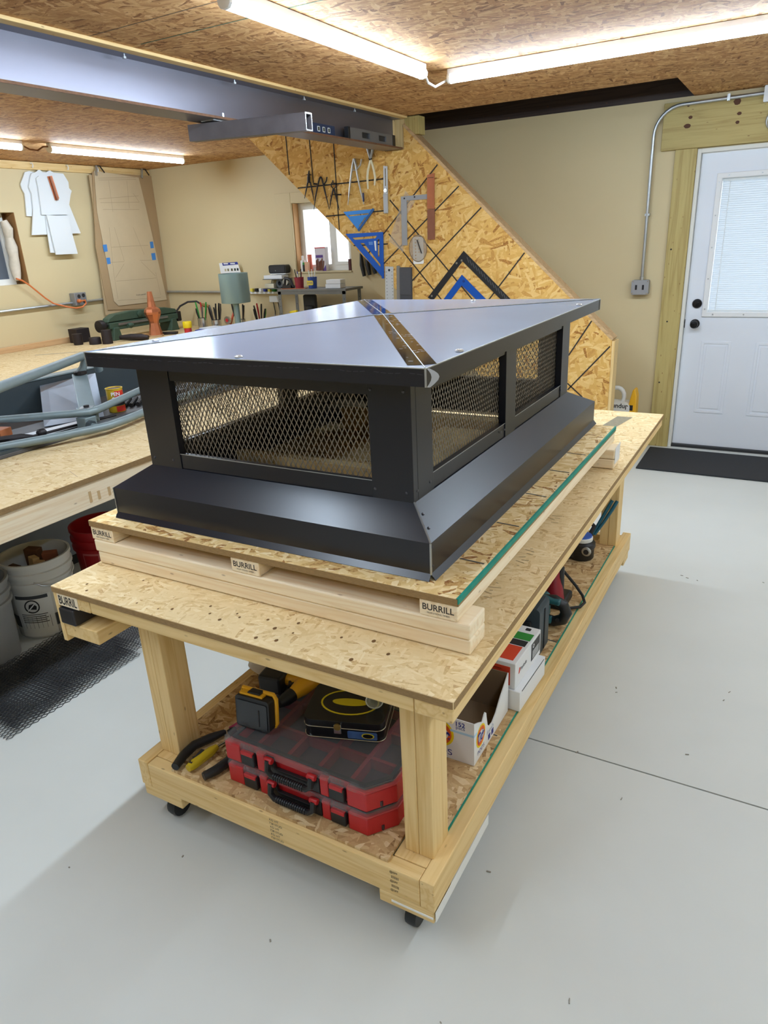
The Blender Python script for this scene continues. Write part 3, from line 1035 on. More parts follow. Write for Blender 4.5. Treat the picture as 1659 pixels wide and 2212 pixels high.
# ============================================================ chimney cap
cap = thing('chimney_cap', 'large black sheet metal chimney cap with hipped lid and mesh sides on the pallet', 'chimney cap', (-.64, .93, ZP + .001))
sx0, sx1, sy0, sy1, zs, zb = -1.133, -.146, .213, 1.661, 1.005, ZP + .0015
wx0, wx1, wy0, wy1, zw, zwt = -1.043, -.22, .286, 1.537, 1.062, 1.345
T = .002
# skirt: sloped shoulder, upright band and a small kicked out flange on each side
cs = {'front': ((sx0, sy0), (sx1, sy0), (wx0, wy0), (wx1, wy0), (0, -1)), 'right': ((sx1, sy0), (sx1, sy1), (wx1, wy0), (wx1, wy1), (1, 0)),
      'back': ((sx1, sy1), (sx0, sy1), (wx1, wy1), (wx0, wy1), (0, 1)), 'left': ((sx0, sy1), (sx0, sy0), (wx0, wy1), (wx0, wy0), (-1, 0))}
for nm, (a, b, c, d, n) in cs.items():
    tx, ty = (1, 0) if n[0] == 0 else (0, 1)
    mb = MB()
    mb.quad((*a, zs), (*b, zs), (*d, zw), (*c, zw), -T)
    mb.build('shoulder', SKIRT, cap)
    mb = MB()
    mb.quad((*a, zb + .013), (*b, zb + .013), (*b, zs), (*a, zs), -T)
    mb.build('skirt', SKIRT, cap)
    mb = MB()
    f = .0115
    a2 = (a[0] + n[0] * f, a[1] + n[1] * f)
    b2 = (b[0] + n[0] * f, b[1] + n[1] * f)
    mb.quad((*a2, zb), (*b2, zb), (*b, zb + .0135), (*a, zb + .0135), -T)
    mb.build('drip_flange', SKIRT, cap)
# bright bare edges where the sheets meet
MB().bar((sx1 + .0006, sy0 - .0006, zb + .012), (sx1 + .0006, sy0 - .0006, zs), .0035, .0035).build('bare_seam', GALV, cap)
MB().bar((sx1 + .0005, sy0 - .0005, zs + .0012), (wx1, wy0, zw + .002), .003, .003).build('bare_seam', GALV, cap)
MB().bar((sx0, sy0 - .0005, zb + .012), (sx0, sy0 - .0005, zs), .0025, .0025).build('bare_seam', GALV, cap)


def wallp(nm, mapf, u0, u1, opens, post):
    """side of the cap: posts and rails around mesh openings; mapf(u,z,d) -> world, d inwards"""
    us = [u0]
    for o0, o1 in opens:
        us += [o0, o1]
    us.append(u1)
    for i in range(0, len(us), 2):
        b = MB()
        c = [mapf(us[i], zw - .004, 0), mapf(us[i + 1], zw - .004, 0), mapf(us[i + 1], zwt, 0), mapf(us[i], zwt, 0)]
        e = [mapf(us[i], zw - .004, .022), mapf(us[i + 1], zw - .004, .022), mapf(us[i + 1], zwt, .022), mapf(us[i], zwt, .022)]
        b._add(c + e, [(0, 1, 2, 3), (7, 6, 5, 4), (0, 4, 5, 1), (1, 5, 6, 2), (2, 6, 7, 3), (3, 7, 4, 0)])
        b.build('post', SKIRT, cap, bevel=.001)
    zo0, zo1 = ZO
    for o0, o1 in opens:
        for z0, z1 in ((zw - .004, zo0), (zo1, zwt)):
            b = MB()
            c = [mapf(o0 - .03, z0, .003), mapf(o1 + .03, z0, .003), mapf(o1 + .03, z1, .003), mapf(o0 - .03, z1, .003)]
            e = [mapf(o0 - .03, z0, .02), mapf(o1 + .03, z0, .02), mapf(o1 + .03, z1, .02), mapf(o0 - .03, z1, .02)]
            b._add(c + e, [(0, 1, 2, 3), (7, 6, 5, 4), (0, 4, 5, 1), (1, 5, 6, 2), (2, 6, 7, 3), (3, 7, 4, 0)])
            b.build('rail', SKIRT, cap)
        nmesh = expanded(o0 - .01, o1 + .01, zo0 - .01, zo1 + .01, .0150, .0275, .0021, .001, lambda u, z, d: mapf(u, z, .024 + d))
        nmesh.build('mesh_panel', MESHM, cap)
        MB().bar(mapf(o0, zo0 + .001, .002), mapf(o1, zo0 + .001, .002), .0016, .0016).build('bare_edge', GALV, cap)


MESHM = pmat('expanded_metal', lin(148, 138, 124), 0.45, metal=0.6, noise=0.12, nscale=80)
fo = [-0.93, -0.328]
ZO = (1.102, 1.302)
ro = [0.389, 0.878, 0.963, 1.445]
wallp('front', lambda u, z, d: (u, wy0 + d, z), wx0, wx1, [(fo[0], fo[1])], .1)
wallp('back', lambda u, z, d: (u, wy1 - d, z), wx0 + .003, wx1 - .003, [(fo[0], fo[1])], .1)
wallp('right', lambda u, z, d: (wx1 - d, u, z), wy0 + .023, wy1 - .003, [(ro[0], ro[1]), (ro[2], ro[3])], .1)
wallp('left', lambda u, z, d: (wx0 + d, u, z), wy0 + .023, wy1 - .003, [(ro[0], ro[1]), (ro[2], ro[3])], .1)
# screws on the posts and shoulder
scr0 = None


def screw(p, n, r=.0038):
    N_ = Vector(n).normalized()
    M_ = Matrix.Translation(Vector(p)) @ N_.to_track_quat('Z', 'Y').to_matrix().to_4x4()
    MB(M_).lathe([(r, 0), (r * .9, .0012), (r * .4, .002)], (0, 0, 0), 8).build('screw', SCREWM, cap, smooth=False)


SCREWM = pmat('dark_screw', lin(92, 92, 98), .3, metal=.6)
for x in (wx0 + .015, wx0 + .085, wx1 - .10, wx1 - .018):
    screw((x, wy0, zw + .022), (0, -1, 0))
for x in (wx1 - .10, wx1 - .018):
    screw((x, wy0, 1.315), (0, -1, 0))
for y in (wy0 + .018, wy0 + .085, .84, .87, wy1 - .09):
    screw((wx1, y, zw + .024), (1, 0, 0))
for k in (.35, .7):
    screw((wx1 + (sx1 - wx1) * k, wy0 + (sy0 - wy0) * k + .018, zw + (zs - zw) * k + .001), (.55, 0, 1))
for z in (zb + .03, zb + .075):
    screw((sx1 + .0005, sy0 + .008, z), (1, 0, 0), .003)
# 2x4 cross ties standing inside the base
for y, x0, x1 in ((.62, wx0 + .01, wx1 - .01), (1.25, wx0 + .01, wx1 - .01)):
    MB().box(x0, x1, y, y + .04, ZP + .002, ZP + .09).build('inner_tie', stud('x'), cap, bevel=.003)
MB().box(wx1 - .35, wx1 - .02, .66, 1.2, ZP + .03, ZP + .068).build('inner_tie', stud('x'), cap, bevel=.003)

# lid
rx0, rx1, ry0, ry1, zr, hr = -1.141, -.149, .215, 1.652, 1.381, .038
za = 1.4025
ax, ay = (rx0 + rx1) / 2, (ry0 + ry1) / 2
A = (ax, ay, za)
cor = [(rx0, ry0), (rx1, ry0), (rx1, ry1), (rx0, ry1)]
for i in range(4):
    a, b = cor[i], cor[(i + 1) % 4]
    mb = MB()
    mb._add([(*a, zr), (*b, zr), A, (*a, zr - .0015), (*b, zr - .0015), (A[0], A[1], A[2] - .0015)], [(0, 1, 2), (5, 4, 3), (0, 3, 4, 1), (1, 4, 5, 2), (2, 5, 3, 0)])
    mb.build('lid_panel', FILM, cap)
    n = (b[1] - a[1], -(b[0] - a[0]))
    l_ = math.hypot(*n)
    n = (n[0] / l_, n[1] / l_)
    mb = MB()
    k = .0005
    mb.quad((a[0] + n[0] * k, a[1] + n[1] * k, zr - hr), (b[0] + n[0] * k, b[1] + n[1] * k, zr - hr), (b[0] + n[0] * k, b[1] + n[1] * k, zr), (a[0] + n[0] * k, a[1] + n[1] * k, zr), -.0015)
    mb.build('lid_fascia', SKIRT, cap)
    MB().bar((a[0] + n[0] * .0012, a[1] + n[1] * .0012, zr - .001), (b[0] + n[0] * .0012, b[1] + n[1] * .0012, zr - .001), .0022, .0022).build('bare_edge', GALV, cap)
    if i == 0:
        rag = [((a[0] + (b[0] - a[0]) * t, a[1] - .0018, zr - .0125 - .0012 * math.sin(t * 70)), (a[0] + (b[0] - a[0]) * (t + .012), a[1] - .0018, zr - .0125 - .0012 * math.sin(t * 70 + 1))) for t in [q / 60 for q in range(60) if q % 5 != 2]]
        line_mesh(rag, .0009, (0, -1, 0), .0004).build('film_edge', pmat('film_ragged', lin(78, 78, 84), .4), cap)['kind'] = 'stuff'
MB().quad((rx0 + .003, ry0 + .003, zr - .006), (rx1 - .003, ry0 + .003, zr - .006), (rx1 - .003, ry1 - .003, zr - .006), (rx0 + .003, ry1 - .003, zr - .006), .001).build('lid_underside', SKIRT, cap)


def on_lid(x, y):
    """height of the lid at x,y"""
    u = abs(x - ax) / (ax - rx0)
    v = abs(y - ay) / (ay - ry0)
    return za - (za - zr) * max(u, v)


HW = .030
for i, c in enumerate(cor):
    d = Vector((c[0] - ax, c[1] - ay, 0))
    dn = d.normalized()
    s = Vector((-dn.y, dn.x, 0))
    for sd in (-1, 1):
        w0, w1 = .0012, HW if i in (1, 3) else .009
        t0, t1 = .02, .965
        P = []
        for t, w in ((t0, w0), (t1, w0), (t1 - .01, w1), (t0 + .01, w1)):
            q = Vector((ax, ay, 0)) + d * t + s * (w * sd)
            P.append((q.x, q.y, on_lid(q.x, q.y) + .0006))
        MB()._add(P, [(0, 1, 2, 3) if sd > 0 else (3, 2, 1, 0)]).build('bare_strip', TAPEGAP, cap)
    MB().bar((ax + d.x * .01, ay + d.y * .01, za + .0005), (c[0], c[1], zr + .0008), .0018, .0016).build('hip_seam', GALV, cap)
    frg = MB()
    rnd = random.Random(i)
    for k in range(46 if i in (1, 3) else 30):
        t = rnd.uniform(.05, .95)
        w = rnd.uniform(-.024, .024) if i in (1, 3) else rnd.uniform(-.006, .006)
        ln = rnd.uniform(.004, .011)
        q = Vector((ax, ay, 0)) + d * t + s * w
        z = on_lid(q.x, q.y) + .0012
        frg._add([(q.x, q.y, z), (q.x + ln, q.y + ln * .3, z), (q.x + ln, q.y + ln * .3 + .002, z), (q.x, q.y + .0022, z)], [(0, 1, 2, 3)])
    o_ = frg.build('film_scraps', pmat('film_scrap', lin(214, 212, 210), .35), cap)
    o_['kind'] = 'stuff'
SCREWB = pmat('bright_screw', lin(226, 226, 224), .25, metal=.7)
lsp = [(-0.635, 0.232), (-0.164, 0.417), (-0.162, 1.416), (-0.591, 1.534), (-1.076, 0.401)]
for x, y in lsp:
    MB().lathe([(.010, 0), (.010, .0025), (.007, .0045), (.003, .005)], (x, y, on_lid(x, y) + .0006), 12).build('lid_screw', SCREWB, cap)
# torn film at the corners
FILMTORN = pmat('torn_film', lin(220, 222, 226), .2, alpha=.5)
for (cx_, cy_), dx_, dy_ in ((cor[1], 1, -1), (cor[0], -1, -1), (cor[2], 1, 1)):
    for sgn in ((1,) if (cx_, cy_) == cor[1] else ()):
        mb = MB()
        P0 = []
        for t in range(7):
            z = zr - .001 - hr * t / 6.0
            bul = math.sin(t / 6 * PI)
            if sgn:
                P0 += [(cx_ + dx_ * (.001 + .006 * bul), cy_ - dy_ * (.004 + .010 * bul), z), (cx_ + dx_ * (.003 + .012 * bul), cy_ - dy_ * (.014 + .02 * bul), z - .002)]
            else:
                P0 += [(cx_ - dx_ * (.002 + .012 * bul), cy_ + dy_ * (.002 + .010 * bul), z), (cx_ - dx_ * (.004 + .018 * bul), cy_ + dy_ * (.0025 + .009 * bul), z)]
        mb._add(P0, [(2 * q, 2 * q + 1, 2 * q + 3, 2 * q + 2) for q in range(6)])
        mb.build('torn_film', FILMTORN, cap, smooth=True)
    MB().bar((cx_ + dx_ * .001, cy_ + dy_ * .001, zr - hr), (cx_ + dx_ * .001, cy_ + dy_ * .001, zr), .003, .003).build('bare_edge', GALV, cap)


# ============================================================ things on the table's lower shelf
ZS = .2208
GREYTR = pmat('smoked_tray', lin(58, 46, 48), 0.4)
DKRED = pmat('dark_red_plastic', lin(120, 26, 30), 0.5)


def organizer(z0, label, group):
    t = thing('parts_organizer', label, 'tool case', (-.5, .28, z0), 0, group)
    x0, x1, y0, y1 = -.735, -.232, .098, .438
    h = .076
    xc, yc = -.285, .165            # right front chamfer
    out = [(x0, y0 + .004), (xc, y0), (x1, yc), (x1, y1), (x0, y1)]
    inn = [(x0 + .012, y0 + .028), (xc - .012, y0 + .024), (x1 - .022, yc + .004), (x1 - .022, y1 - .012), (x0 + .012, y1 - .012)]
    wall = [(x0 + .006, y0 + .016), (xc - .006, y0 + .012), (x1 - .012, yc + .002), (x1 - .012, y1 - .004), (x0 + .006, y1 - .004)]
    MB().plate(wall, z0 + .003, z0 + h - .018, 'xy', [inn]).build('tray', REDPL, t)
    MB().plate(wall, z0 + .0005, z0 + .0045, 'xy').build('tray_floor', REDPL, t)
    # front pillars of the tray
    for a, b in ((x0, x0 + .052), (x0 + .109, x0 + .136), (x0 + .313, x0 + .339)):
        MB().box(a, b, y0 + .001, y0 + .02, z0, z0 + h - .018).build('pillar', REDPL, t, bevel=.003)
    MB().plate([(x0 + .394, y0 + .001), (xc, y0), (x1, yc), (x1, yc + .05), (x1 - .02, yc + .05), (x1 - .02, yc + .01), (xc - .01, y0 + .02), (x0 + .394, y0 + .02)], z0, z0 + h - .018, 'xy').build('corner_block', REDPL, t, bevel=.003)
    MB().box(x1 - .018, x1 + .001, yc + .09, y1, z0 + .001, z0 + h - .02).build('pillar', DKRED, t, bevel=.003)
    # dividers and dark contents
    for k in range(4):
        xx = x0 + .085 + k * .1
        MB().box(xx, xx + .012, y0 + .03, y1 - .014, z0 + .005, z0 + h - .022).build('divider', DKRED, t)
    for yy in (.22, .33):
        MB().box(x0 + .014, x1 - .024, yy, yy + .01, z0 + .005, z0 + h - .024).build('divider', DKRED, t)
    MB().box(x0 + .014, x1 - .024, y0 + .03, y1 - .014, z0 + .005, z0 + .02).build('contents', GREYTR, t)
    # lid
    lid = MB().plate(out, z0 + h - .004, z0 + h - .001, 'xy').build('lid', CLEAR, t)
    n = len(out)
    rim = MB()
    ins = [(x0 + .004, y0 + .008), (xc - .002, y0 + .004), (x1 - .004, yc + .001), (x1 - .004, y1 - .004), (x0 + .004, y1 - .004)]
    rim.plate(out, z0 + h - .024, z0 + h - .004, 'xy', [ins])
    rim.build('lid_skirt', CLEAR, lid)
    gas = MB().plate([(x0 + .012, y0 + .02), (xc - .01, y0 + .016), (x1 - .016, yc + .003), (x1 - .016, y1 - .012), (x0 + .012, y1 - .012)], z0 + h - .0155, z0 + h - .0105, 'xy',
                     [[(x0 + .022, y0 + .03), (xc - .016, y0 + .026), (x1 - .026, yc + .008), (x1 - .026, y1 - .022), (x0 + .022, y1 - .022)]])
    gas.build('gasket', BLACKPL, lid)
    for a in (x0 + .001, x0 + .109, x0 + .312, x0 + .40):
        MB().box(a, a + .026, y0 - .003, y0 + .016, z0 + h - .024, z0 + h - .006).build('lid_lug', CLEAR, lid, bevel=.004)
    # latches
    for a in (x0 + .056, x0 + .342):
        la = MB().box(a, a + .046, y0 - .004, y0 + .012, z0 + .004, z0 + .047).build('latch', BLACKPL, t, bevel=.004)
        MB().box(a + .003, a + .043, y0 - .0055, y0 + .006, z0 + .038, z0 + .050).build('latch_tab', REDPL, la, bevel=.002)
        MB().box(a + .001, a + .045, y0 - .004, y0 + .008, z0 + .050, z0 + .068).build('latch_hook', CLEAR, la, bevel=.003)
        for q in range(4):
            MB().lathe([(.0022, 0), (.0022, .007), (.001, .009)], (a + .007 + q * .0105, y0 - .001, z0 + .0665), 6).build('peg', CLEAR, la)
    # handle
    ha = MB()
    ha.tube([(x0 + .155, y0 - .006, z0 + .056), (x0 + .155, y0 - .012, z0 + .026), (x0 + .168, y0 - .014, z0 + .016), (x0 + .280, y0 - .014, z0 + .016), (x0 + .293, y0 - .012, z0 + .026), (x0 + .293, y0 - .006, z0 + .052)], .0085, 8)
    hp = ha.build('handle', BLACKPL, t, smooth=True)
    MB().plate([(x0 + .138, z0 + .002), (x0 + .311, z0 + .002), (x0 + .311, z0 + .05), (x0 + .285, z0 + .05), (x0 + .280, z0 + .026), (x0 + .170, z0 + .026), (x0 + .163, z0 + .055), (x0 + .138, z0 + .055)], y0 + .001, y0 + .012, 'xz').build('handle_plate', BLACKPL, hp, bevel=.002)
    g_ = MB()
    for q in range(14):
        xx = x0 + .176 + q * .007
        g_.tube([(xx, y0 - .014, z0 + .016), (xx + .004, y0 - .014, z0 + .016)], .0098, 10)
    o_ = g_.build('grip_ribs', BLACKPL, hp, smooth=True)
    o_['kind'] = 'stuff'
    for a in (x0 + .143, x0 + .281):
        MB().lathe([(.008, 0), (.009, .004), (.009, .02), (.008, .024)], (a, y0 - .003, z0 + .052), 10, 'x').build('pivot', REDPL, hp, smooth=True)
    return t


organizer(ZS, 'red parts organizer with clear lid, bottom of the stack on the lower shelf', 'stacked red organizers')
organizer(ZS + .0772, 'red parts organizer with clear lid, top of the stack on the lower shelf', 'stacked red organizers')
ZO2 = ZS + .0772 + .0765

# ---- black tin lunch box
BTIN = pmat('black_tin', lin(20, 20, 22), .25, noise=.05)
YEL = pmat('printed_yellow', lin(216, 196, 24), .35)
lb = thing('lunch_box', 'small black tin lunch box with a yellow oval ring on its lid', 'lunch box', (-.532, .195, ZO2), .32)
w_, d_, h_ = .22, .165, .058
MB().plate(rrect(0, w_, 0, d_, .022), .001, h_ * .62, 'xy').build('body', BTIN, lb, local=True, bevel=.004)
MB().plate(rrect(-.0015, w_ + .0015, -.0015, d_ + .0015, .023), h_ * .64, h_, 'xy').build('lid', BTIN, lb, local=True, bevel=.004)
for z in (.003, h_ * .63):
    P = [(x, y, z) for x, y in rrect(-.002, w_ + .002, -.002, d_ + .002, .023)]
    MB().tube(P, .0014, 6, True).build('rolled_rim', CHROME, lb, local=True)
MB().plate(ellipse(.112, .083, .082, .056), h_ + .0002, h_ + .0008, 'xy', [ellipse(.112, .083, .077, .051)]).build('oval_print', YEL, lb, local=True)
MB().plate(ellipse(.112, .083, .05, .016), h_ + .0002, h_ + .0008, 'xy').build('oval_print', YEL, lb, local=True)
cl = MB().box(.086, .107, -.007, -.001, h_ * .36, h_ * .84).build('clasp', CHROME, lb, local=True, bevel=.002)
MB().lathe([(.010, -.008), (.010, -.003)], (.0965, 0, h_ * .74), 12, 'y').build('clasp_plate', pmat('brass', lin(190, 160, 90), .3, metal=.9), cl, local=True)
MB().plate(rrect(.122, .203, .006, .030, .004), -.0016, -.0008, 'xz').build('front_print', pmat('printed_blue', lin(66, 96, 150), .35, noise=.4, nscale=60), lb, local=True)
MB().plate(ellipse(.178, .018, .017, .0085), -.0024, -.0017, 'xz').build('oval_print', YEL, lb, local=True)
MB().plate(ellipse(.178, .018, .014, .0065), -.0030, -.0025, 'xz').build('oval_print', BTIN, lb, local=True)

# ---- clear jar lying on the lunch box
jr = thing('clear_jar', 'empty clear plastic jar lying on the black lunch box', 'jar', (-.36, .33, ZO2 + h_ + .001))
jc = Vector((-.378, .318, ZO2 + h_ + .026))
MJ = Matrix.Translation(jc) @ Euler((math.radians(88), 0, math.radians(28))).to_matrix().to_4x4()
GLASS = pmat('clear_jar_plastic', lin(214, 224, 218), .08, spec=.8, alpha=.3)
MB(MJ).lathe([(.0215, -.06), (.0215, 0.0), (.024, .002), (.024, .008), (.0205, .008), (.0205, -.057)], (0, 0, 0), 24, 'z', False).build('body', GLASS, jr, smooth=True)
MB(MJ).tube([(.023 * math.cos(a * PI / 12), .023 * math.sin(a * PI / 12), .006) for a in range(24)], .0016, 6, True).build('rim', WHITEPL, jr, smooth=True)

# ---- work light
wlt = thing('work_light', 'small black and yellow work light standing on the red organizer', 'work light', (-.672, .168, ZO2), .07)
MW = Matrix.Rotation(math.radians(-6), 4, 'X')
MB(MW).plate(rrect(-.055, .055, .004, .100, .010), -.02, .018, 'xz').build('body', BLACKPL, wlt, local=True, bevel=.005)
MB(MW).plate(rrect(-.049, .049, .010, .088, .006), -.0225, -.0195, 'xz').build('lens_cover', pmat('grey_lens', lin(40, 43, 46), .25), wlt, local=True)
fr = MB(MW)
fr.tube([(-.053, .012, .092), (-.05, .012, .106), (.05, .012, .106), (.058, .012, .094), (.058, .012, .02), (.05, .012, .008)], .0062, 8)
fr.build('frame', YELLOWPL, wlt, local=True, smooth=True)
MB(MW).box(-.045, .03, -.014, .012, .100, .1065).build('switch_bar', YELLOWPL, wlt, local=True, bevel=.002)
MB(MW).box(.022, .025, -.024, -.0205, .02, .07).build('groove', INK, wlt, local=True)
MB(MW).plate(rrect(-.02, .02, .1, .112, .004), -.01, .012, 'xz').build('hinge', BLACKPL, wlt, local=True)

# ---- cordless drill lying behind the work light
dr = thing('cordless_drill', 'black and yellow cordless drill lying on the organizer under the table rail', 'drill', (-.66, .36, ZO2))
z = ZO2
MB().obox((-.74, .352, z + .031), (.075, .10, .058), (0, 0, .15)).build('battery', BLACKPL, dr, bevel=.008)
MB().tube([(-.705, .356, z + .03), (-.68, .358, z + .034), (-.66, .368, z + .03)], [.019, .017, .02], 12).build('grip', YELLOWPL, dr, smooth=True)
MB().tube([(-.648, .30, z + .027), (-.643, .34, z + .029), (-.638, .39, z + .029), (-.635, .415, z + .027)], [.018, .0265, .0275, .024], 14).build('motor_housing', YELLOWPL, dr, smooth=True)
MB().tube([(-.649, .302, z + .0265), (-.652, .275, z + .0265), (-.656, .25, z + .0265)], [.021, .020, .012], 14).build('chuck', BLACKPL, dr, smooth=True)
MB().tube([(-.685, .345, z + .034), (-.677, .332, z + .034), (-.668, .34, z + .034)], .006, 8).build('trigger', BLACKPL, dr, smooth=True)

# ---- white rag
rg = MB()
rnd = random.Random(4)
rg.ball((-.935, .545, ZS + .068), (.075, .06, .065), 20, 14)
rg.v = [(x + .02 * math.sin(31 * z_ + 17 * y) + .006 * rnd.random(), y + .015 * math.sin(37 * x + 25 * z_), max(ZS + .0005, z_ + .014 * math.sin(43 * x + 20 * y))) for x, y, z_ in rg.v]
solo(rg, 'rag', pmat('white_cloth', lin(226, 222, 212), .9, noise=.05, bump=.4, bscale=120), 'crumpled white rag on the lower shelf behind the organizers', 'rag', smooth=True)

# ---- snips and screwdriver on the left of the shelf
def snips(pts1, pts2, blade, label, col):
    t = thing('snips', label, 'snips', (pts1[0][0], pts1[0][1], ZS))
    for p in (pts1, pts2):
        MB().tube(p, [.012] + [.0142] * (len(p) - 2) + [.008], 10).build('handle_grip', BLACKPL, t, smooth=True)
    MB().tube(blade, [.007, .009, .004], 8).build('blade', col, t, smooth=True)
    MB().lathe([(.008, -.009), (.008, .009)], blade[0], 10).build('pivot_bolt', CHROME, t)
    return t


zz = ZS + .0146
snips([(-.902, .055, zz), (-.915, .10, zz), (-.918, .15, zz), (-.895, .20, zz), (-.875, .24, zz)], [(-.85, .26, zz), (-.858, .245, zz), (-.866, .25, zz)],
      [(-.873, .245, zz), (-.862, .28, zz), (-.85, .33, zz)], 'black-handled tin snips nearest the left table leg', pmat('pink_steel', lin(170, 60, 96), .4, metal=.3))
sd = thing('screwdriver', 'screwdriver with clear yellow handle between the tin snips', 'screwdriver', (-.86, .12, ZS))
MB().tube([(-.862, .066, ZS + .016), (-.86, .085, ZS + .016), (-.852, .15, ZS + .016), (-.853, .175, ZS + .013)], [.011, .0155, .0145, .009], 12).build('handle', pmat('amber_plastic', lin(206, 178, 40), .2, alpha=.85), sd, smooth=True)
MB().obox((-.8635, .105, ZS + .0285), (.010, .06, .003), (0, 0, .1)).build('print_stripe', INK, sd)
MB().tube([(-.853, .175, ZS + .013), (-.846, .222, ZS + .008)], .0035, 8).build('shaft', CHROME, sd, smooth=True)
snips([(-.80, .062, zz), (-.785, .10, zz), (-.778, .145, zz), (-.79, .19, zz), (-.815, .225, zz)], [(-.832, .20, zz), (-.83, .215, zz), (-.824, .228, zz)],
      [(-.815, .232, zz), (-.825, .27, zz), (-.845, .34, zz)], 'black-handled tin snips beside the red organizers', IRON)

# ---- open detergent carton
BLUEPR = pmat('print_blue', lin(38, 52, 140), .5)
ORANGE = pmat('print_orange', lin(232, 96, 30), .5)
YELPR = pmat('print_yellow', lin(246, 214, 24), .5)
LBLUE = pmat('print_light_blue', lin(180, 214, 236), .5)
CARDIN = pmat('carton_inside', lin(120, 98, 74), .8)
tx0, tx1, ty0, ty1, tz = -.375, -.142, .449, .725, ZS
td = thing('detergent_carton', 'open white detergent carton with round orange and yellow emblem', 'carton', ((tx0 + tx1) / 2, (ty0 + ty1) / 2, tz))
th = .003
prof = [(ty0, tz), (ty1, tz), (ty1, .362), (.70, .345), (.655, .315), (.62, .285), (.59, .272), (.565, .276), (.552, .290), (.545, .315), (.54, .34), (.532, .348), (.525, .345), (.51, .33), (.485, .345), (ty0, .364)]
MB().plate(prof, tx1 - th, tx1, 'yz').build('side_panel', WHITECARD, td)
MB().plate([(ty0 + th, tz + .002), (ty1 - th, tz + .002), (ty1 - th, .36), (.70, .344), (.655, .314), (.62, .284), (.59, .271), (.565, .275), (.551, .289), (.544, .314), (.532, .344), (.51, .328), (.485, .343), (ty0 + th, .362)], tx1 - th - .001, tx1 - th, 'yz').build('inner_liner', CARDIN, td)
MB().plate([(tx0, tz), (tx1 - th, tz), (tx1 - th, .364), (tx0, .364)], ty0, ty0 + th, 'xz').build('front_panel', WHITECARD, td)
MB().box(tx0 + th, tx1 - th, ty0 + th, ty0 + th + .001, tz + .003, .362).build('inner_liner', CARDIN, td)
MB().box(tx0, tx1 - th, ty1 - th, ty1, tz, .362).build('back_panel', CARDIN, td)
MB().box(tx0, tx0 + th, ty0 + th, ty1 - th, tz, .364).build('side_panel', CARDIN, td)
MB().box(tx0 + th, tx1 - th, ty0 + th, ty1 - th, tz + .0005, tz + .003).build('base', CARDIN, td)


def tide(o, ex, r, ry, mirror=1):
    ex = Vector(ex)
    ez = Vector((0, 0, 1))
    nn = ex.cross(ez)
    O = Vector(o)
    for k, (a, b, mt) in enumerate(((r, ry, YELPR), (r * .84, ry * .84, ORANGE))):
        mb = MB()
        n = 28
        mb._add([O + ex * (a * math.cos(2 * PI * q / n)) + ez * (b * math.sin(2 * PI * q / n)) + nn * (.0005 + .0004 * k) for q in range(n)], [tuple(range(n))])
        mb.build('emblem_disc', mt, td)
    MB()._add([O + ex * (r * .62 * math.cos(2 * PI * q / 28)) + ez * (ry * .5 * math.sin(2 * PI * q / 28)) + nn * .0012 for q in range(28)], [tuple(range(28))]).build('emblem_disc', WHITECARD, td)
    text_part('Tide', ry * .95, O + nn * .0014, ex, ez + ex * .12, BLUEPR, td, width=r * 1.5, bold=.03, depth=.0003)


tide((-.248, ty0, .303), (1, 0, 0), .045, .046)
text_part('PODS', .020, (-.252, ty0, .243), (1, 0, 0), (0, 0, 1), BLUEPR, td, width=.085)
text_part('152', .0155, (-.183, ty0, .349), (1, 0, 0), (0, 0, 1), BLUEPR, td, bold=.02)
text_part('pacs', .011, (-.183, ty0, .334), (1, 0, 0), (0, 0, 1), BLUEPR, td)
MB().box(-.215, tx1 - .001, ty0 - .0008, ty0, .318, .325).build('blue_band', LBLUE, td)
MB().box(tx1, tx1 + .0006, ty0 + .001, ty0 + .02, .318, .325).build('blue_band', LBLUE, td)
tide((tx1, .498, .292), (0, 1, 0), .034, .036)
text_part('PODS', .014, (tx1, .50, .244), (0, 1, 0), (0, 0, 1), BLUEPR, td, width=.05)
text_part('fresh', .016, (tx1, .572, .262), (0, 1, 0), (0, 0, 1), pmat('pale_print', lin(150, 160, 190), .6), td, width=.05)
for y_ in (.556, .582):
    MB().box(tx1, tx1 + .0006, y_, y_ + .016, .232, .25).build('print_patch', BLUEPR, td)

# ---- two nail cartons
nb = thing('nail_carton', 'plain white carton under the red-panelled nail carton', 'carton', (-.212, .853, ZS), -.04)
MB().box(-.11, .11, -.115, .115, 0, .072).build('box', WHITECARD, nb, local=True, bevel=.002)
MB().box(.1105, .1115, -.10, .10, .0685, .0705).build('lid_gap', INK, nb, local=True)
nb = thing('nail_carton', 'white nail carton with red, black and green panels, stacked on a white carton', 'carton', (-.227, .866, ZS + .073), -.03)
MB().box(-.108, .105, -.122, .11, 0, .092).build('box', WHITECARD, nb, local=True, bevel=.002)
PRED = pmat('panel_red', lin(216, 68, 40), .5, noise=.04)
PGRN = pmat('panel_green', lin(46, 140, 58), .5)
MB().box(-.104, .088, -.1232, -.122, .012, .078).build('red_panel', PRED, nb, local=True)
MB().box(-.104, .09, -.105, -.02, .0921, .0928).build('red_panel', PRED, nb, local=True)
MB().box(-.104, .095, -.016, .018, .0921, .0928).build('black_panel', INK, nb, local=True)
MB().box(-.104, .098, .022, .065, .0921, .0928).build('green_panel', PGRN, nb, local=True)
MB().plate(rrect(.06, .078, .082, .098, .003), .0921, .0929, 'xy').build('badge', INK, nb, local=True)
MB().box(.1052, .106, .02, .1, .02, .082).build('black_label', pmat('label_black', lin(48, 48, 50), .5), nb, local=True)
for k in range(5):
    MB().box(.1061, .1065, .03, .09, .026 + k * .006, .028 + k * .006).build('label_text_line', WHITECARD, nb, local=True)
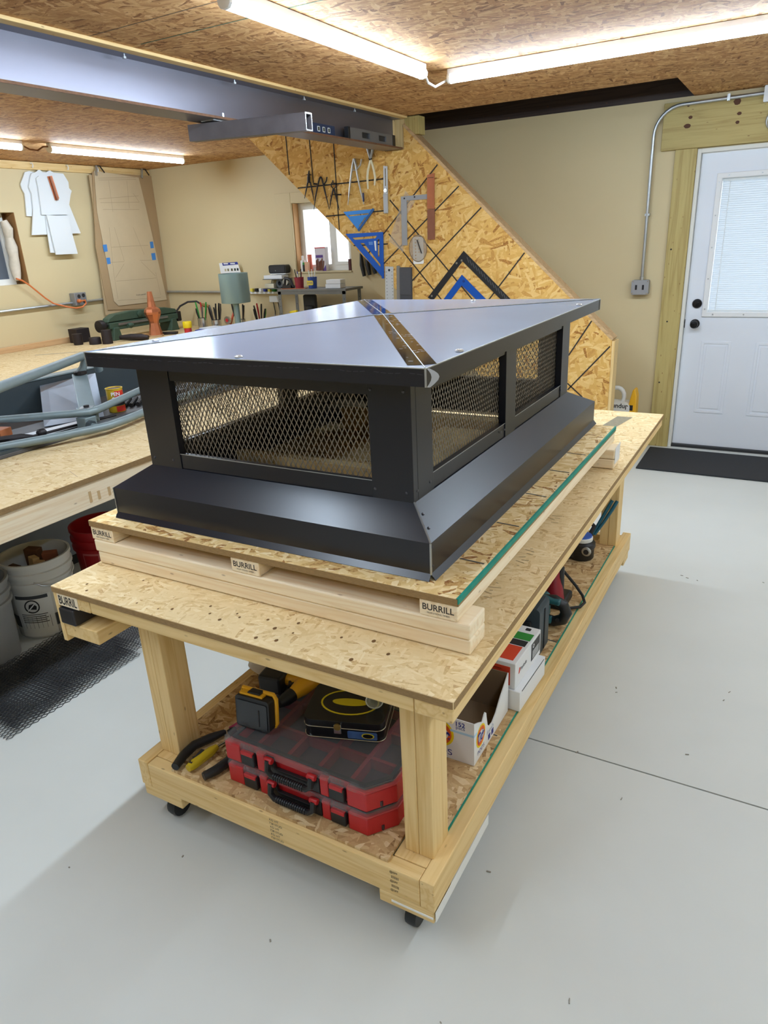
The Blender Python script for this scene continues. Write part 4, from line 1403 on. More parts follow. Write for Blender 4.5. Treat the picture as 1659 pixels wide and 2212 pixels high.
for k in range(1):
    MB().plate(ellipse(.038 + k * .022, .07, .008, .007, 14), .1061, .1066, 'yz', [ellipse(.038 + k * .022, .07, .0055, .0045, 14)]).build('label_symbol', WHITECARD, nb, local=True)
Mn = MATX[nb.name]
text_part('Paslode', .013, Mn @ Vector((.1053, -.05, .05)), Mn.to_3x3() @ Vector((0, 1, 0)), (0, 0, 1), INK, nb, width=.055)
MB().plate([(-.095, .042), (-.085, .042), (-.08, .058), (-.088, .062)], .1053, .1058, 'yz').build('logo_mark', PRED, nb, local=True)
for k in range(7):
    MB().box(-.085, .06 - (k % 3) * .02, -.1238, -.1233, .02 + k * .0075, .0225 + k * .0075).build('panel_text_line', pmat('dark_red_print', lin(120, 40, 26), .5), nb, local=True)

# ---- dark teal tool case
tc_ = thing('tool_case', 'dark teal plastic tool case standing behind the nail cartons', 'tool case', (-.27, 1.09, ZS))
MB().plate(rrect(-.42, -.142, ZS + .0005, .42, .018), 1.035, 1.145, 'xz').build('shell', pmat('case_teal', lin(44, 58, 66), .45, noise=.06), tc_, bevel=.006)
MB().box(-.415, -.1395, 1.086, 1.094, ZS + .02, .40).build('seam', INK, tc_)
for x in (-.36, -.22):
    MB().box(x, x + .05, 1.026, 1.036, .30, .37).build('latch', BLACKPL, tc_, bevel=.004)

# ---- teal and black planer on its side
MAK = pmat('tool_teal', lin(34, 92, 98), .42, noise=.05)
pn = thing('power_planer', 'teal and black power planer with looped handle lying on the shelf', 'power tool', (-.2, 1.29, ZS))
MB().plate(rrect(-.40, -.19, ZS + .0005, .335, .022), 1.235, 1.335, 'xz').build('body', MAK, pn, bevel=.010)
MB().plate(rrect(-.40, -.20, ZS + .02, .25, .01), 1.228, 1.236, 'xz').build('base_plate', GALV, pn)
hp_ = [(-.2, 1.283, .325), (-.16, 1.283, .333), (-.128, 1.283, .318), (-.116, 1.283, .288), (-.128, 1.283, .258), (-.16, 1.283, .243), (-.2, 1.283, .245)]
MB().tube(hp_, [.022, .02, .021, .022, .022, .02, .022], 12).build('handle_loop', BLACKPL, pn, smooth=True)
MB().obox((-.17, 1.268, .337), (.07, .03, .02), (0, .1, 0)).build('handle_top', MAK, pn, bevel=.006)
MB().obox((-.19, 1.268, .252), (.05, .035, .022), (0, -.1, 0)).build('lower_band', MAK, pn, bevel=.006)
MB().lathe([(.008, -.003), (.008, .003)], (-.143, 1.262, .262), 10, 'y').build('screw_boss', INK, pn)

# ---- red and black corded tool
rd = thing('corded_sander', 'dark red and black corded tool with a looping black cable', 'power tool', (-.22, 1.5, ZS))
MRED = pmat('tool_red', lin(140, 24, 38), .45)
MB().tube([(-.2, 1.43, ZS + .035), (-.205, 1.435, ZS + .08), (-.21, 1.45, ZS + .12), (-.215, 1.47, ZS + .17)], [.036, .032, .022, .024], 14).build('grip', MRED, rd, smooth=True)
MB().tube([(-.186, 1.45, ZS + .05), (-.19, 1.455, ZS + .1), (-.197, 1.47, ZS + .16)], [.014, .016, .018], 10).build('grip_pad', BLACKPL, rd, smooth=True)
MB().plate(rrect(-.33, -.155, ZS + .0005, ZS + .04, .012), 1.41, 1.52, 'xz').build('foot', BLACKPL, rd, bevel=.006)
MB().tube([(-.21, 1.50, ZS + .15), (-.185, 1.53, ZS + .10), (-.15, 1.54, ZS + .055), (-.115, 1.525, ZS + .022), (-.097, 1.49, ZS + .012), (-.105, 1.45, ZS + .010), (-.14, 1.42, ZS + .012), (-.19, 1.41, ZS + .03)], .006, 8).build('cable', RUBBER, rd, smooth=True)

# ---- black vacuum-motor like tool with white ring
bt = thing('router_motor', 'black router motor with a white collar near the far table leg', 'power tool', (-.23, 1.93, ZS))
MB().lathe([(.052, 0), (.056, .006), (.056, .05), (.06, .055), (.06, .075), (.048, .082), (.048, .085)], (-.225, 1.93, ZS + .0005), 24).build('body', BLACKPL, bt, smooth=True)
MB().lathe([(.046, .085), (.047, .087), (.047, .102), (.044, .104)], (-.225, 1.93, ZS), 24).build('collar', WHITEPL, bt, smooth=True)
MB().lathe([(.043, .104), (.043, .110), (.03, .112)], (-.225, 1.93, ZS), 20).build('blue_cap', pmat('cap_blue', lin(50, 96, 190), .4), bt, smooth=True)
MB().lathe([(.017, -.008), (.021, -.005), (.021, 0.002)], (-.19, 1.876, ZS + .055), 16, 'y').build('port', GALV, bt, smooth=True)
MB().lathe([(.012, -.0095), (.012, -.008)], (-.19, 1.876, ZS + .055), 16, 'y').build('port_hole', INK, bt)
MB().obox((-.28, 1.92, ZS + .055), (.1, .1, .1), (0, 0, .3)).build('gearbox', BLACKPL, bt, bevel=.012)
MB().tube([(-.2, 1.97, ZS + .1), (-.19, 2.0, ZS + .13), (-.22, 2.01, ZS + .15)], .01, 8).build('strain_relief', RUBBER, bt, smooth=True)

# ---- seaming pliers with teal grips leaning on the far leg
pg = thing('seaming_pliers', 'long pliers with two teal grips leaning against the far right leg', 'pliers', (-.2, 2.05, ZS))
TG = pmat('teal_grip', lin(22, 92, 112), .5)
for dx in (0, .022):
    MB().tube([(-.135 + dx, 2.085, .455), (-.15 + dx, 2.072, .42), (-.175 + dx * .8, 2.045, .36), (-.2 + dx * .4, 2.022, .30)], [.008, .0085, .0075, .007], 10).build('grip', TG, pg, smooth=True)
MB().tube([(-.205, 2.03, .30), (-.215, 2.01, .26), (-.225, 2.0, ZS + .012)], [.009, .014, .010], 8).build('jaw', IRON, pg, smooth=True)
MB().box(-.245, -.205, 1.995, 2.008, ZS + .0005, ZS + .035).build('jaw_blade', IRON, pg)
solo(MB().obox((-.26, 2.055, ZS + .09), (.06, .004, .18), (-.12, 0, 0)), 'white_card', WHITECARD, 'white card standing behind the black router motor', 'card')


# ============================================================ tools hung on the stair wall
GP = 'layout tools hung on the stair wall'
YF = STY - .0015


def panel_tool(name, label, cat, pts, d=.004, mat=None, holes=(), y=YF):
    return solo(MB().plate(pts, y - d, y, 'xz', holes), name, mat, label, cat)


K = 3.95
q1 = [[(-2.624, 1.821), (-2.355, 1.826), (-2.498, 1.683)], [(-2.581, 1.796), (-2.402, 1.8), (-2.406, 1.791), (-2.574, 1.787)], [(-2.495, 1.714), (-2.435, 1.774), (-2.43, 1.768), (-2.486, 1.707)], [(-2.617, 1.665), (-2.292, 1.664), (-2.302, 1.334)], [(-2.562, 1.635), (-2.338, 1.641), (-2.355, 1.622), (-2.536, 1.619)], [(-2.491, 1.595), (-2.457, 1.593), (-2.321, 1.436), (-2.322, 1.416)], [(-2.337, 1.616), (-2.32, 1.617), (-2.327, 1.489), (-2.341, 1.495)]]
t = thing('speed_square', 'small light blue speed square hung on the stair wall', 'square', (q1[0][0][0], YF, q1[0][2][1]))
MB().plate(q1[0], YF - .004, YF, 'xz', [q1[1], q1[2]]).build('blade', BLUEAL2, t)
MB().bar((q1[0][1][0], YF - .008, q1[0][1][1]), (q1[0][2][0], YF - .008, q1[0][2][1]), .018, .006, (0, 1, 0)).build('fence', pmat('fence_blue', lin(40, 90, 150), .4, metal=.3), t)  # fence in a darker blue than the blade
t = thing('speed_square', 'large deep blue speed square below the small one', 'square', (q1[3][0][0], YF, q1[3][2][1]))
MB().plate(q1[3], YF - .004, YF, 'xz', [q1[4], q1[5], q1[6]]).build('blade', BLUEAL, t)
MB().bar((q1[3][1][0], YF - .008, q1[3][1][1]), (q1[3][2][0], YF - .008, q1[3][2][1]), .018, .008, (0, 1, 0)).build('fence', BLUEAL, t)
MB().plate([(-2.367, 1.604), (-2.35, 1.605), (-2.35, 1.534), (-2.362, 1.536)], YF - .0046, YF - .004, 'xz').build('white_print', WHITEPL, t)
MB().plate([(-2.415, 1.6), (-2.377, 1.601), (-2.378, 1.577), (-2.413, 1.578)], YF - .0046, YF - .004, 'xz').build('white_print', pmat('pale_blue_print', lin(90, 140, 210), .5), t)

q2 = [[(-1.637, 1.51), (-1.225, 1.126), (-1.298, 1.126), (-1.646, 1.441), (-1.888, 1.169), (-1.928, 1.193)], [(-1.652, 1.349), (-1.408, 1.126), (-1.484, 1.126), (-1.654, 1.276), (-1.785, 1.125), (-1.847, 1.125)]]
t = thing('framing_square', 'black framing square hung corner-up on the stair wall', 'square', (q2[0][0][0], YF, q2[0][2][1]))
MB().plate(q2[0], YF - .004, YF, 'xz').build('blade', pmat('black_square', lin(34, 34, 36), .4), t)
tk = [[(-1.611, 3.9, 1.467), (-1.597, 3.9, 1.43)], [(-1.59, 3.9, 1.448), (-1.575, 3.9, 1.411)], [(-1.568, 3.9, 1.428), (-1.554, 3.9, 1.391)], [(-1.547, 3.9, 1.409), (-1.532, 3.9, 1.372)], [(-1.525, 3.9, 1.389), (-1.511, 3.9, 1.353)], [(-1.504, 3.9, 1.37), (-1.49, 3.9, 1.333)], [(-1.483, 3.9, 1.351), (-1.468, 3.9, 1.314)], [(-1.461, 3.9, 1.331), (-1.447, 3.9, 1.295)], [(-1.44, 3.9, 1.312), (-1.426, 3.9, 1.275)], [(-1.419, 3.9, 1.293), (-1.404, 3.9, 1.256)], [(-1.397, 3.9, 1.273), (-1.383, 3.9, 1.237)], [(-1.376, 3.9, 1.254), (-1.362, 3.9, 1.217)], [(-1.355, 3.9, 1.235), (-1.34, 3.9, 1.198)], [(-1.334, 3.9, 1.216), (-1.319, 3.9, 1.179)], [(-1.313, 3.9, 1.196), (-1.298, 3.9, 1.16)]]
for a, b in tk:
    line_mesh([(a, b)], .004, (0, -1, 0), .006).build('scale_mark', pmat('mark_grey', lin(96, 96, 98), .6), t)
for px in [(-1.651, 1.446), (-1.69, 1.429), (-1.893, 1.204)]:
    MB().lathe([(.008, -.008), (.008, -.004)], (px[0], YF, px[1]), 10, 'y').build('rivet', CHROME, t)
t = thing('framing_square', 'small blue framing square nested under the black one', 'square', (q2[1][0][0], YF, q2[1][2][1]))
MB().plate(q2[1], YF - .0035, YF, 'xz').build('blade', BLUEAL, t)
px = [(-1.638, 1.305)][0]
MB().lathe([(.009, -.006), (.009, -.0035)], (px[0], YF, px[1]), 10, 'y').build('hang_hole', pmat('dkblue', lin(16, 56, 130), .5), t)

q3 = [[(-2.125, 1.895), (-1.902, 1.897), (-1.9, 1.865), (-2.079, 1.866), (-2.085, 1.564), (-2.129, 1.563)], [(-1.907, 2.02), (-1.851, 2.027), (-1.856, 1.799), (-1.913, 1.8)], [(-1.913, 1.797), (-1.856, 1.797), (-1.859, 1.595), (-1.917, 1.595)], [(-2.282, 1.421), (-2.212, 1.417), (-2.22, 1.132), (-2.294, 1.132)], [(-2.183, 1.422), (-2.154, 1.422), (-2.164, 1.132), (-2.193, 1.132)], [(-2.151, 1.411), (-2.052, 1.409), (-2.058, 1.132), (-2.161, 1.132)], [(-2.241, 1.597), (-2.089, 1.932), (-2.015, 1.853), (-2.088, 1.762), (-2.125, 1.516), (-2.207, 1.575)], [(-2.259, 2.107), (-2.226, 2.101), (-2.235, 1.79), (-2.271, 1.79)]]
t = thing('try_square', 'grey steel try square hung on the stair wall', 'square', (q3[0][0][0], YF, q3[0][4][1]))
MB().plate(q3[0], YF - .005, YF - .001, 'xz').build('blade', pmat('grey_steel', lin(168, 168, 170), .4, metal=.6), t)
for px in [(-2.097, 1.881), (-2.014, 1.885)]:
    MB().lathe([(.006, -.007), (.006, -.005)], (px[0], YF, px[1]), 8, 'y').build('hole', INK, t)
t = thing('copper_sample', 'strip of copper bent in two sections hung on the stair wall', 'copper strip', (q3[1][0][0], YF, q3[2][2][1]))
MB().plate(q3[1], YF - .013, YF - .0075, 'xz').build('bright_strip', COPPER, t)
MB().plate(q3[2], YF - .009, YF - .003, 'xz').build('dull_strip', COPPER_DULL, t)
px = [(-1.901, 3.9, 2.001), (-1.857, 3.9, 1.999)]
line_mesh([tuple(px)], .003, (0, -1, 0), .016).build('crease', INK, t)
t = thing('steel_rule', 'broad aluminium rule hung beside the black level holder', 'ruler', (q3[3][0][0], YF, q3[3][2][1]))
MB().plate(q3[3], YF - .003, YF, 'xz').build('blade', pmat('alu', lin(204, 206, 206), .4, metal=.3), t)
for k in range(12):
    p = [(-2.273, 1.381), (-2.225, 1.381)]
    z_ = p[0][1] - .024 * k
    for x_ in (p[0][0], p[1][0]):
        MB().box(x_ - .004, x_ + .004, YF - .0037, YF - .003, z_ - .0015, z_ + .0015).build('graduation', INK, t)
MB().lathe([(.009, -.0037), (.009, -.003)], (-2.248, YF, 1.393), 10, 'y').build('hang_hole', INK, t)
panel_tool('steel_strip', 'narrow steel strip between the rule and the black holder', 'strip', q3[4], .004, pmat('dull_strip_steel', lin(150, 148, 144), .4, metal=.6))
t = thing('tool_sleeve', 'dark grey flat sleeve hung on the stair wall', 'sleeve', (q3[5][0][0], YF, q3[5][2][1]))
MB().plate(q3[5], YF - .012, YF, 'xz').build('back', pmat('sleeve_grey', lin(66, 66, 70), .5), t, bevel=.002)
MB().plate([(-2.152, 1.407), (-2.056, 1.405), (-2.063, 1.213), (-2.157, 1.216)], YF - .016, YF - .012, 'xz').build('front', pmat('sleeve_grey2', lin(76, 76, 80), .5), t)
panel_tool('drafting_triangle', 'clear plastic drafting triangle behind the try square', 'set square', q3[6], .0009, pmat('clear_sheet', lin(230, 214, 190), .15, alpha=.25), y=YF)
t = thing('angle_gauge', 'slim slotted steel gauge hanging right of the cream tongs', 'gauge', (q3[7][0][0], YF, q3[7][2][1]))
MB().plate(q3[7], YF - .006, YF, 'xz', [[(-2.247, 2.088), (-2.24, 2.088), (-2.243, 1.973), (-2.25, 1.974)]]).build('blade', pmat('pale_steel', lin(196, 196, 194), .35, metal=.5), t)
MB().plate([(-2.268, 1.919), (-2.231, 1.919), (-2.234, 1.792), (-2.269, 1.792)], YF - .012, YF - .0062, 'xz').build('handle', pmat('pale_steel2', lin(184, 186, 188), .4, metal=.5), t, bevel=.002)
MB().lathe([(.014, -.014), (.014, -.006)], (-2.247, YF, 1.943), 12, 'y').build('lock_nut', CHROME, t)
pc = [(-1.998, 1.539), (-1.998, 1.523)]
t = thing('protractor', 'clear round protractor over a white hole template', 'protractor', (pc[0][0], YF, pc[0][1] - .07))
MB().plate(ellipse(pc[0][0], pc[0][1], .074, .094), YF - .0055, YF - .0045, 'xz').build('disc', pmat('clear_disc', lin(206, 190, 170), .15, alpha=.35), t)
MB().plate(ellipse(pc[0][0], pc[0][1], .074, .094), YF - .0062, YF - .0056, 'xz', [ellipse(pc[0][0], pc[0][1], .069, .088)]).build('scale_ring', pmat('scale_brown', lin(150, 124, 92), .5, alpha=.7), t)
hp_ = [ellipse(pc[0][0] + dx, pc[0][1] + .062 - k * .022, .0058, .0062, 10) for dx in (-.022,) for k in range(7)] + [ellipse(pc[0][0] + .006, pc[0][1] + .062 - k * .022, .0045, .005, 10) for k in range(5)]
MB().plate(rrect(pc[0][0] - .043, pc[0][0] + .043, pc[0][1] - .108, pc[0][1] + .078, .01), YF - .003, YF - .001, 'xz', hp_).build('hole_template', WHITEPL, t)
MB().bar((pc[0][0] - .005, YF - .008, pc[0][1] + .06), (pc[0][0] + .03, YF - .008, pc[0][1] - .035), .004, .008, (0, 1, 0)).build('pointer', IRON, t)


def p3(pts, y):
    return [(x, y, z) for x, z in pts]


# dividers and calipers
S5 = 5.184
dv = [[(-2.903, 2.128), (-2.912, 2.08), (-2.916, 2.043)], [(-2.924, 2.05), (-2.948, 1.989), (-2.967, 1.936)], [(-2.903, 2.049), (-2.889, 1.979), (-2.881, 1.912)], [(-2.927, 2.1), (-2.886, 2.096)], [(-2.871, 2.033), (-2.844, 2.029)], [(-2.89, 1.844), (-2.864, 1.939), (-2.833, 2.025), (-2.814, 2.067), (-2.801, 2.075), (-2.792, 2.059), (-2.774, 1.977), (-2.745, 1.844)], [(-2.747, 2.071), (-2.755, 2.044), (-2.785, 2.015)], [(-2.844, 2.016), (-2.77, 2.017)], [(-2.696, 2.044), (-2.696, 2.027)], [(-2.708, 2.028), (-2.714, 2.004), (-2.692, 1.984), (-2.67, 2.001), (-2.676, 2.023), (-2.708, 2.028)], [(-2.696, 1.987), (-2.722, 1.918), (-2.742, 1.853)], [(-2.69, 1.987), (-2.671, 1.902), (-2.654, 1.835)], [(-2.707, 1.948), (-2.627, 1.941)], [(-2.499, 2.174), (-2.514, 2.134), (-2.53, 2.075), (-2.559, 1.944), (-2.575, 1.865)], [(-2.496, 2.173), (-2.487, 2.131), (-2.48, 2.071), (-2.457, 1.955), (-2.435, 1.863)], [(-2.478, 2.104), (-2.447, 2.128), (-2.434, 2.165)], [(-2.528, 2.099), (-2.478, 2.098)], [(-2.433, 1.94), (-2.433, 1.881)], [(-2.381, 2.245), (-2.361, 2.162)], [(-2.329, 2.24), (-2.358, 2.161)], [(-2.362, 2.153), (-2.385, 2.087), (-2.394, 2.041), (-2.393, 1.963)], [(-2.356, 2.153), (-2.336, 2.083), (-2.328, 2.036), (-2.336, 1.983)]]
t = thing('dividers', 'dark iron bow dividers, leftmost of the hung dividers', 'dividers', (dv[0][0][0], YF, dv[2][2][1]))
MB().tube(p3(dv[0], YF - .012), [.004, .011, .012], 8).build('head', IRON, t, smooth=True)
MB().tube(p3(dv[1], YF - .010), [.006, .005, .002], 6).build('leg', IRON, t, smooth=True)
MB().tube(p3(dv[2], YF - .010), [.006, .005, .002], 6).build('leg', IRON, t, smooth=True)
MB().tube(p3(dv[3], YF - .012), .004, 6).build('cross_screw', IRON, t)
MB().tube(p3(dv[4], YF - .012), .007, 8).build('thumb_screw', IRON, t)
t = thing('calipers', 'tall dark iron calipers, middle of the three dark ones', 'calipers', (dv[5][4][0], YF, dv[5][0][1]))
MB().tube(p3(dv[5][:5], YF - .010), [.002, .005, .006, .006, .007], 6).build('leg', IRON, t, smooth=True)
MB().tube(p3(dv[5][4:], YF - .010), [.007, .006, .006, .002], 6).build('leg', IRON, t, smooth=True)
MB().tube(p3(dv[6], YF - .009), .005, 6).build('wing', IRON, t, smooth=True)
MB().tube(p3(dv[7], YF - .012), .003, 6).build('cross_screw', IRON, t)
t = thing('dividers', 'small dark iron dividers with a ring top, right of the dark ones', 'dividers', (dv[8][0][0], YF, dv[11][2][1]))
MB().tube(p3(dv[8], YF - .010), .005, 6).build('head', IRON, t)
MB().tube(p3(dv[9], YF - .010), .004, 6).build('spring_ring', IRON, t, smooth=True)
MB().tube(p3(dv[10], YF - .010), [.006, .005, .002], 6).build('leg', IRON, t, smooth=True)
MB().tube(p3(dv[11], YF - .010), [.006, .005, .002], 6).build('leg', IRON, t, smooth=True)
MB().tube(p3(dv[12], YF - .014), [.003, .006], 6).build('cross_screw', IRON, t)
SIL = pmat('silver_divider', lin(196, 196, 192), .35, metal=.7)
t = thing('wing_dividers', 'bright steel wing dividers with a pencil clamp', 'dividers', (dv[13][0][0], YF, dv[13][4][1]))
MB().tube(p3(dv[13], YF - .010), [.009, .008, .007, .006, .002], 8).build('leg', SIL, t, smooth=True)
MB().tube(p3(dv[14], YF - .010), [.009, .008, .007, .006, .003], 8).build('leg', SIL, t, smooth=True)
MB().tube(p3(dv[15], YF - .010), .006, 8).build('wing', SIL, t, smooth=True)
MB().tube(p3(dv[16], YF - .012), .005, 8).build('cross_bar', SIL, t)
MB().tube(p3(dv[17], YF - .016), .007, 8).build('pencil', pmat('dark_blue_pencil', lin(44, 50, 86), .4), t)
CREAM = pmat('cream_dip', lin(236, 226, 190), .4)
t = thing('hand_seamer', 'long tongs with cream handles hanging below the beam', 'tongs', (dv[18][1][0], YF, dv[20][3][1]))
MB().tube(p3(dv[18], YF - .012), [.013, .008], 6).build('jaw', pmat('jaw_grey', lin(176, 176, 172), .4, metal=.6), t)
MB().tube(p3(dv[19], YF - .012), [.013, .008], 6).build('jaw', pmat('jaw_grey', lin(176, 176, 172), .4, metal=.6), t)
MB().lathe([(.011, -.018), (.011, -.004)], (dv[18][1][0], YF, dv[18][1][1]), 10, 'y').build('pivot', IRON, t)
MB().tube(p3(dv[20], YF - .010), [.007, .0085, .0085, .006], 8).build('handle', CREAM, t, smooth=True)
MB().tube(p3(dv[21], YF - .010), [.007, .0085, .0085, .006], 8).build('handle', CREAM, t, smooth=True)

# ============================================================ door wall
door = thing('door_1', 'white entry door with blinds behind its glass', 'door', (.236, YD, 0))
del door['category'], door['label']
door['kind'] = 'structure'
DW = pmat('door_white', lin(226, 230, 238), .4, noise=.02, nscale=4)
dy = YD + .03
x0, x1, z0, z1 = -.218, .69, .022, 2.052
gx0, gx1, gz0, gz1 = -.075, .548, 1.015, 1.89      # glass
slab = MB().plate([(x0, z0), (x1, z0), (x1, z1), (x0, z1)], dy, dy + .044, 'xz', [[(gx0, gz0), (gx1, gz0), (gx1, gz1), (gx0, gz1)]]).build('slab', DW, door)
fo_, fi_ = .034, .0
MB().plate([(gx0 - fo_, gz0 - fo_), (gx1 + fo_, gz0 - fo_), (gx1 + fo_, gz1 + fo_), (gx0 - fo_, gz1 + fo_)], dy - .014, dy, 'xz', [[(gx0, gz0), (gx1, gz0), (gx1, gz1), (gx0, gz1)]]).build('window_frame', pmat('frame_white', lin(232, 232, 232), .4), door, bevel=.004)
for k in range(5):
    MB().lathe([(.005, -.0155), (.005, -.0135)], (gx0 - .017, dy, gz0 + .02 + k * .208), 8, 'y').build('frame_screw', GALV, slab)
for k in range(3):
    MB().lathe([(.005, -.0155), (.005, -.0135)], (gx0 + .04 + k * .2, dy, gz0 - .017), 8, 'y').build('frame_screw', GALV, slab)
    MB().lathe([(.005, -.0155), (.005, -.0135)], (gx0 + .04 + k * .2, dy, gz1 + .017), 8, 'y').build('frame_screw', GALV, slab)
MB().box(gx0, gx1, dy + .002, dy + .005, gz0, gz1).build('glass', pmat('door_glass', lin(225, 235, 240), .05, alpha=.12), door)
bl = MB()
n = 62
for k in range(n):
    zz_ = gz0 + .012 + (gz1 - gz0 - .03) * k / (n - 1)
    bl.obox(((gx0 + gx1) / 2, dy + .022, zz_), (gx1 - gx0 - .006, .0155, .0012), (math.radians(62), 0, 0))
o_ = bl.build('blind_slats', translucent('blind_white', lin(236, 240, 244), .45), door)
o_['kind'] = 'stuff'
MB().box(gx0 + .002, gx1 - .002, dy + .014, dy + .03, gz1 - .016, gz1 - .001).build('blind_headrail', WHITEPL, door)
MB().box(gx0 + .002, gx1 - .002, dy + .012, dy + .03, gz0, gz0 + .012).build('blind_bottom_rail', WHITEPL, door)
for xx in (gx0 + .05, gx1 - .05):
    MB().tube([(xx, dy + .010, gz0 + .01), (xx, dy + .010, gz1 - .01)], .0022, 6).build('blind_cord', WHITEPL, door)
MB().box(gx0, gx1, dy + .036, dy + .040, gz0, gz1).build('outer_pane', pmat('door_glass', lin(225, 235, 240), .05, alpha=.12), door)
for a, b in ((-.088, .112), (.27, .47)):
    MB().plate([(a, .275), (b, .275), (b, .808), (a, .808)], dy - .004, dy, 'xz', [[(a + .02, .295), (b - .02, .295), (b - .02, .788), (a + .02, .788)]]).build('panel_moulding', DW, door, bevel=.003)
    MB().box(a + .035, b - .035, dy - .004, dy, .31, .773).build('raised_panel', DW, door, bevel=.0035)
BLKM = pmat('oil_rubbed_black', lin(26, 25, 26), .35, metal=.5)
db = MB().lathe([(.033, 0), (.033, -.006), (.028, -.014), (.012, -.016)], (-.148, dy, 1.072), 24, 'y').build('deadbolt', BLKM, door, smooth=True)
MB().obox((-.148, dy - .022, 1.072), (.008, .014, .034), (0, .8, 0)).build('thumb_turn', BLKM, db, bevel=.003)
kn = MB().lathe([(.033, 0), (.033, -.006), (.014, -.010), (.013, -.03), (.026, -.038), (.0285, -.05), (.024, -.06), (.01, -.063)], (-.148, dy, .93), 24, 'y').build('knob', BLKM, door, smooth=True)
MB().lathe([(.008, -.066), (.008, -.0625)], (-.148, dy, .93), 12, 'y').build('knob_button', BLKM, kn)
MB().box(-.2195, -.215, dy - .001, dy + .02, .90, .96).build('latch_plate', BLKM, door)
# jamb, threshold, casing
for a, b, c, d in ((-.2455, -.2215, 0.0, DZ1 - .001), (.6935, .7175, 0.0, DZ1 - .001), (-.2215, .6935, 2.056, DZ1 - .001)):
    struct(MB().box(a, b, YD - .012, YD + .12, c, d), 'trim_4', pmat('jamb_white', lin(226, 224, 216), .5), bevel=.002)
struct(MB().box(-.2215, .6935, YD + .0, YD + .12, 0.0, .02), 'trim_5', pmat('threshold_black', lin(40, 40, 42), .5))
struct(MB().box(-.386, -.2465, YD - .028, YD - .0005, 0.0, 2.087), 'trim_6', treated('z'), bevel=.003)
struct(MB().box(.7185, .858, YD - .028, YD - .0005, 0.0, 2.087), 'trim_7', treated('z'), bevel=.003)
hd = struct(MB().box(-.482, .96, YD - .030, YD - .0005, 2.088, 2.375), 'trim_8', treated('x'), bevel=.003)
for x_, z_, rx_, rz_ in ((-.31, 2.275, .013, .010), (-.325, 2.225, .022, .014), (-.015, 2.265, .014, .010), (-.02, 2.215, .012, .010), (-.035, 2.335, .022, .02), (.2, 2.30, .016, .012), (-.33, 2.345, .008, .006)):
    MB().plate([(x_ + rx_ * math.cos(a_ * .6) * (1 + .15 * math.sin(a_ * 3)), z_ + rz_ * math.sin(a_ * .6)) for a_ in range(10)], YD - .0308, YD - .0302, 'xz').build('knot', pmat('knot_brown', lin(86, 50, 26), .7, noise=.3, nscale=80), hd)
for z_ in (.5, .95, 1.45):
    MB().lathe([(.006, -.0295), (.006, -.028)], (-.34 + .02 * math.sin(z_ * 7), YD, z_), 8, 'y').build('trim_screw', INK, bpy.data.objects['trim_6'])

# conduit to the outlet box by the door
cd = thing('conduit', 'bent steel conduit running over the door to the outlet box', 'conduit', (-.533, YD - .03, 1.25))
cp = [(-.533, YD - .045, 1.247), (-.533, YD - .045, 2.18)] + [(-.533 + .17 * (1 - math.cos(a * PI / 16)), YD - .045, 2.18 + .175 * math.sin(a * PI / 16)) for a in range(1, 9)] + [(.118, YD - .045, 2.362)]
MB().tube(cp, .0115, 10).build('pipe', GALV, cd, smooth=True)
MB().lathe([(.016, 0), (.016, .022), (.0125, .024)], (-.533, YD - .045, 1.247), 12).build('connector', GALV, cd, smooth=True)
MB().box(-.548, -.518, YD - .052, YD - .001, 1.68, 1.695).build('strap', GALV, cd)
MB().box(-.095, -.078, YD - .06, YD - .031, 2.343, 2.382).build('strap', GALV, cd)
ob = thing('outlet_box', 'square steel outlet box on the tan wall left of the door', 'outlet', (-.54, YD - .03, 1.145))
MB().plate(rrect(-.602, -.480, 1.143, 1.246, .012), YD - .05, YD - .0005, 'xz').build('box', pmat('box_grey', lin(150, 152, 156), .4, metal=.5), ob, bevel=.003)
MB().plate(rrect(-.602, -.480, 1.143, 1.246, .012), YD - .056, YD - .0505, 'xz').build('cover', pmat('box_grey2', lin(164, 166, 170), .4, metal=.5), ob, bevel=.003)
for xx in (-.568, -.519):
    MB().box(xx - .007, xx + .007, YD - .0575, YD - .056, 1.178, 1.212).build('socket', INK, ob)
for xx, zz_ in ((-.592, 1.236), (-.49, 1.236), (-.592, 1.153), (-.49, 1.153)):
    MB().lathe([(.005, -.058), (.005, -.056)], (xx, YD, zz_), 8, 'y').build('cover_screw', CHROME, ob)
sbx = thing('switch_box', 'white junction box above the door header at the right photo edge', 'junction box', (.17, YD - .04, 2.31))
MB().plate(rrect(.118, .23, 2.308, 2.42 - .02, .006), YD - .085, YD - .0305, 'xz').build('box', WHITE, sbx, bevel=.004)
MB().plate(rrect(.124, .224, 2.314, 2.394, .004), YD - .089, YD - .0855, 'xz').build('cover', WHITE, sbx)
solo(MB().tube([(.20 + .05 * math.cos(a * PI / 12), YD - .040, 2.205 + .055 * math.sin(a * PI / 12)) for a in range(24)], .006, 8, True), 'wire_ring', GALV, 'grey wire ring on the header at the right photo edge', 'ring', smooth=True)
mt = MB()
mt.box(-.36, 1.05, 4.0, 4.56, 0.0008, .012)
solo(mt, 'door_mat', pmat('mat_black', lin(40, 41, 44), .85, bump=.5, bscale=300), 'black rubber mat on the floor before the door', 'mat', bevel=.004)

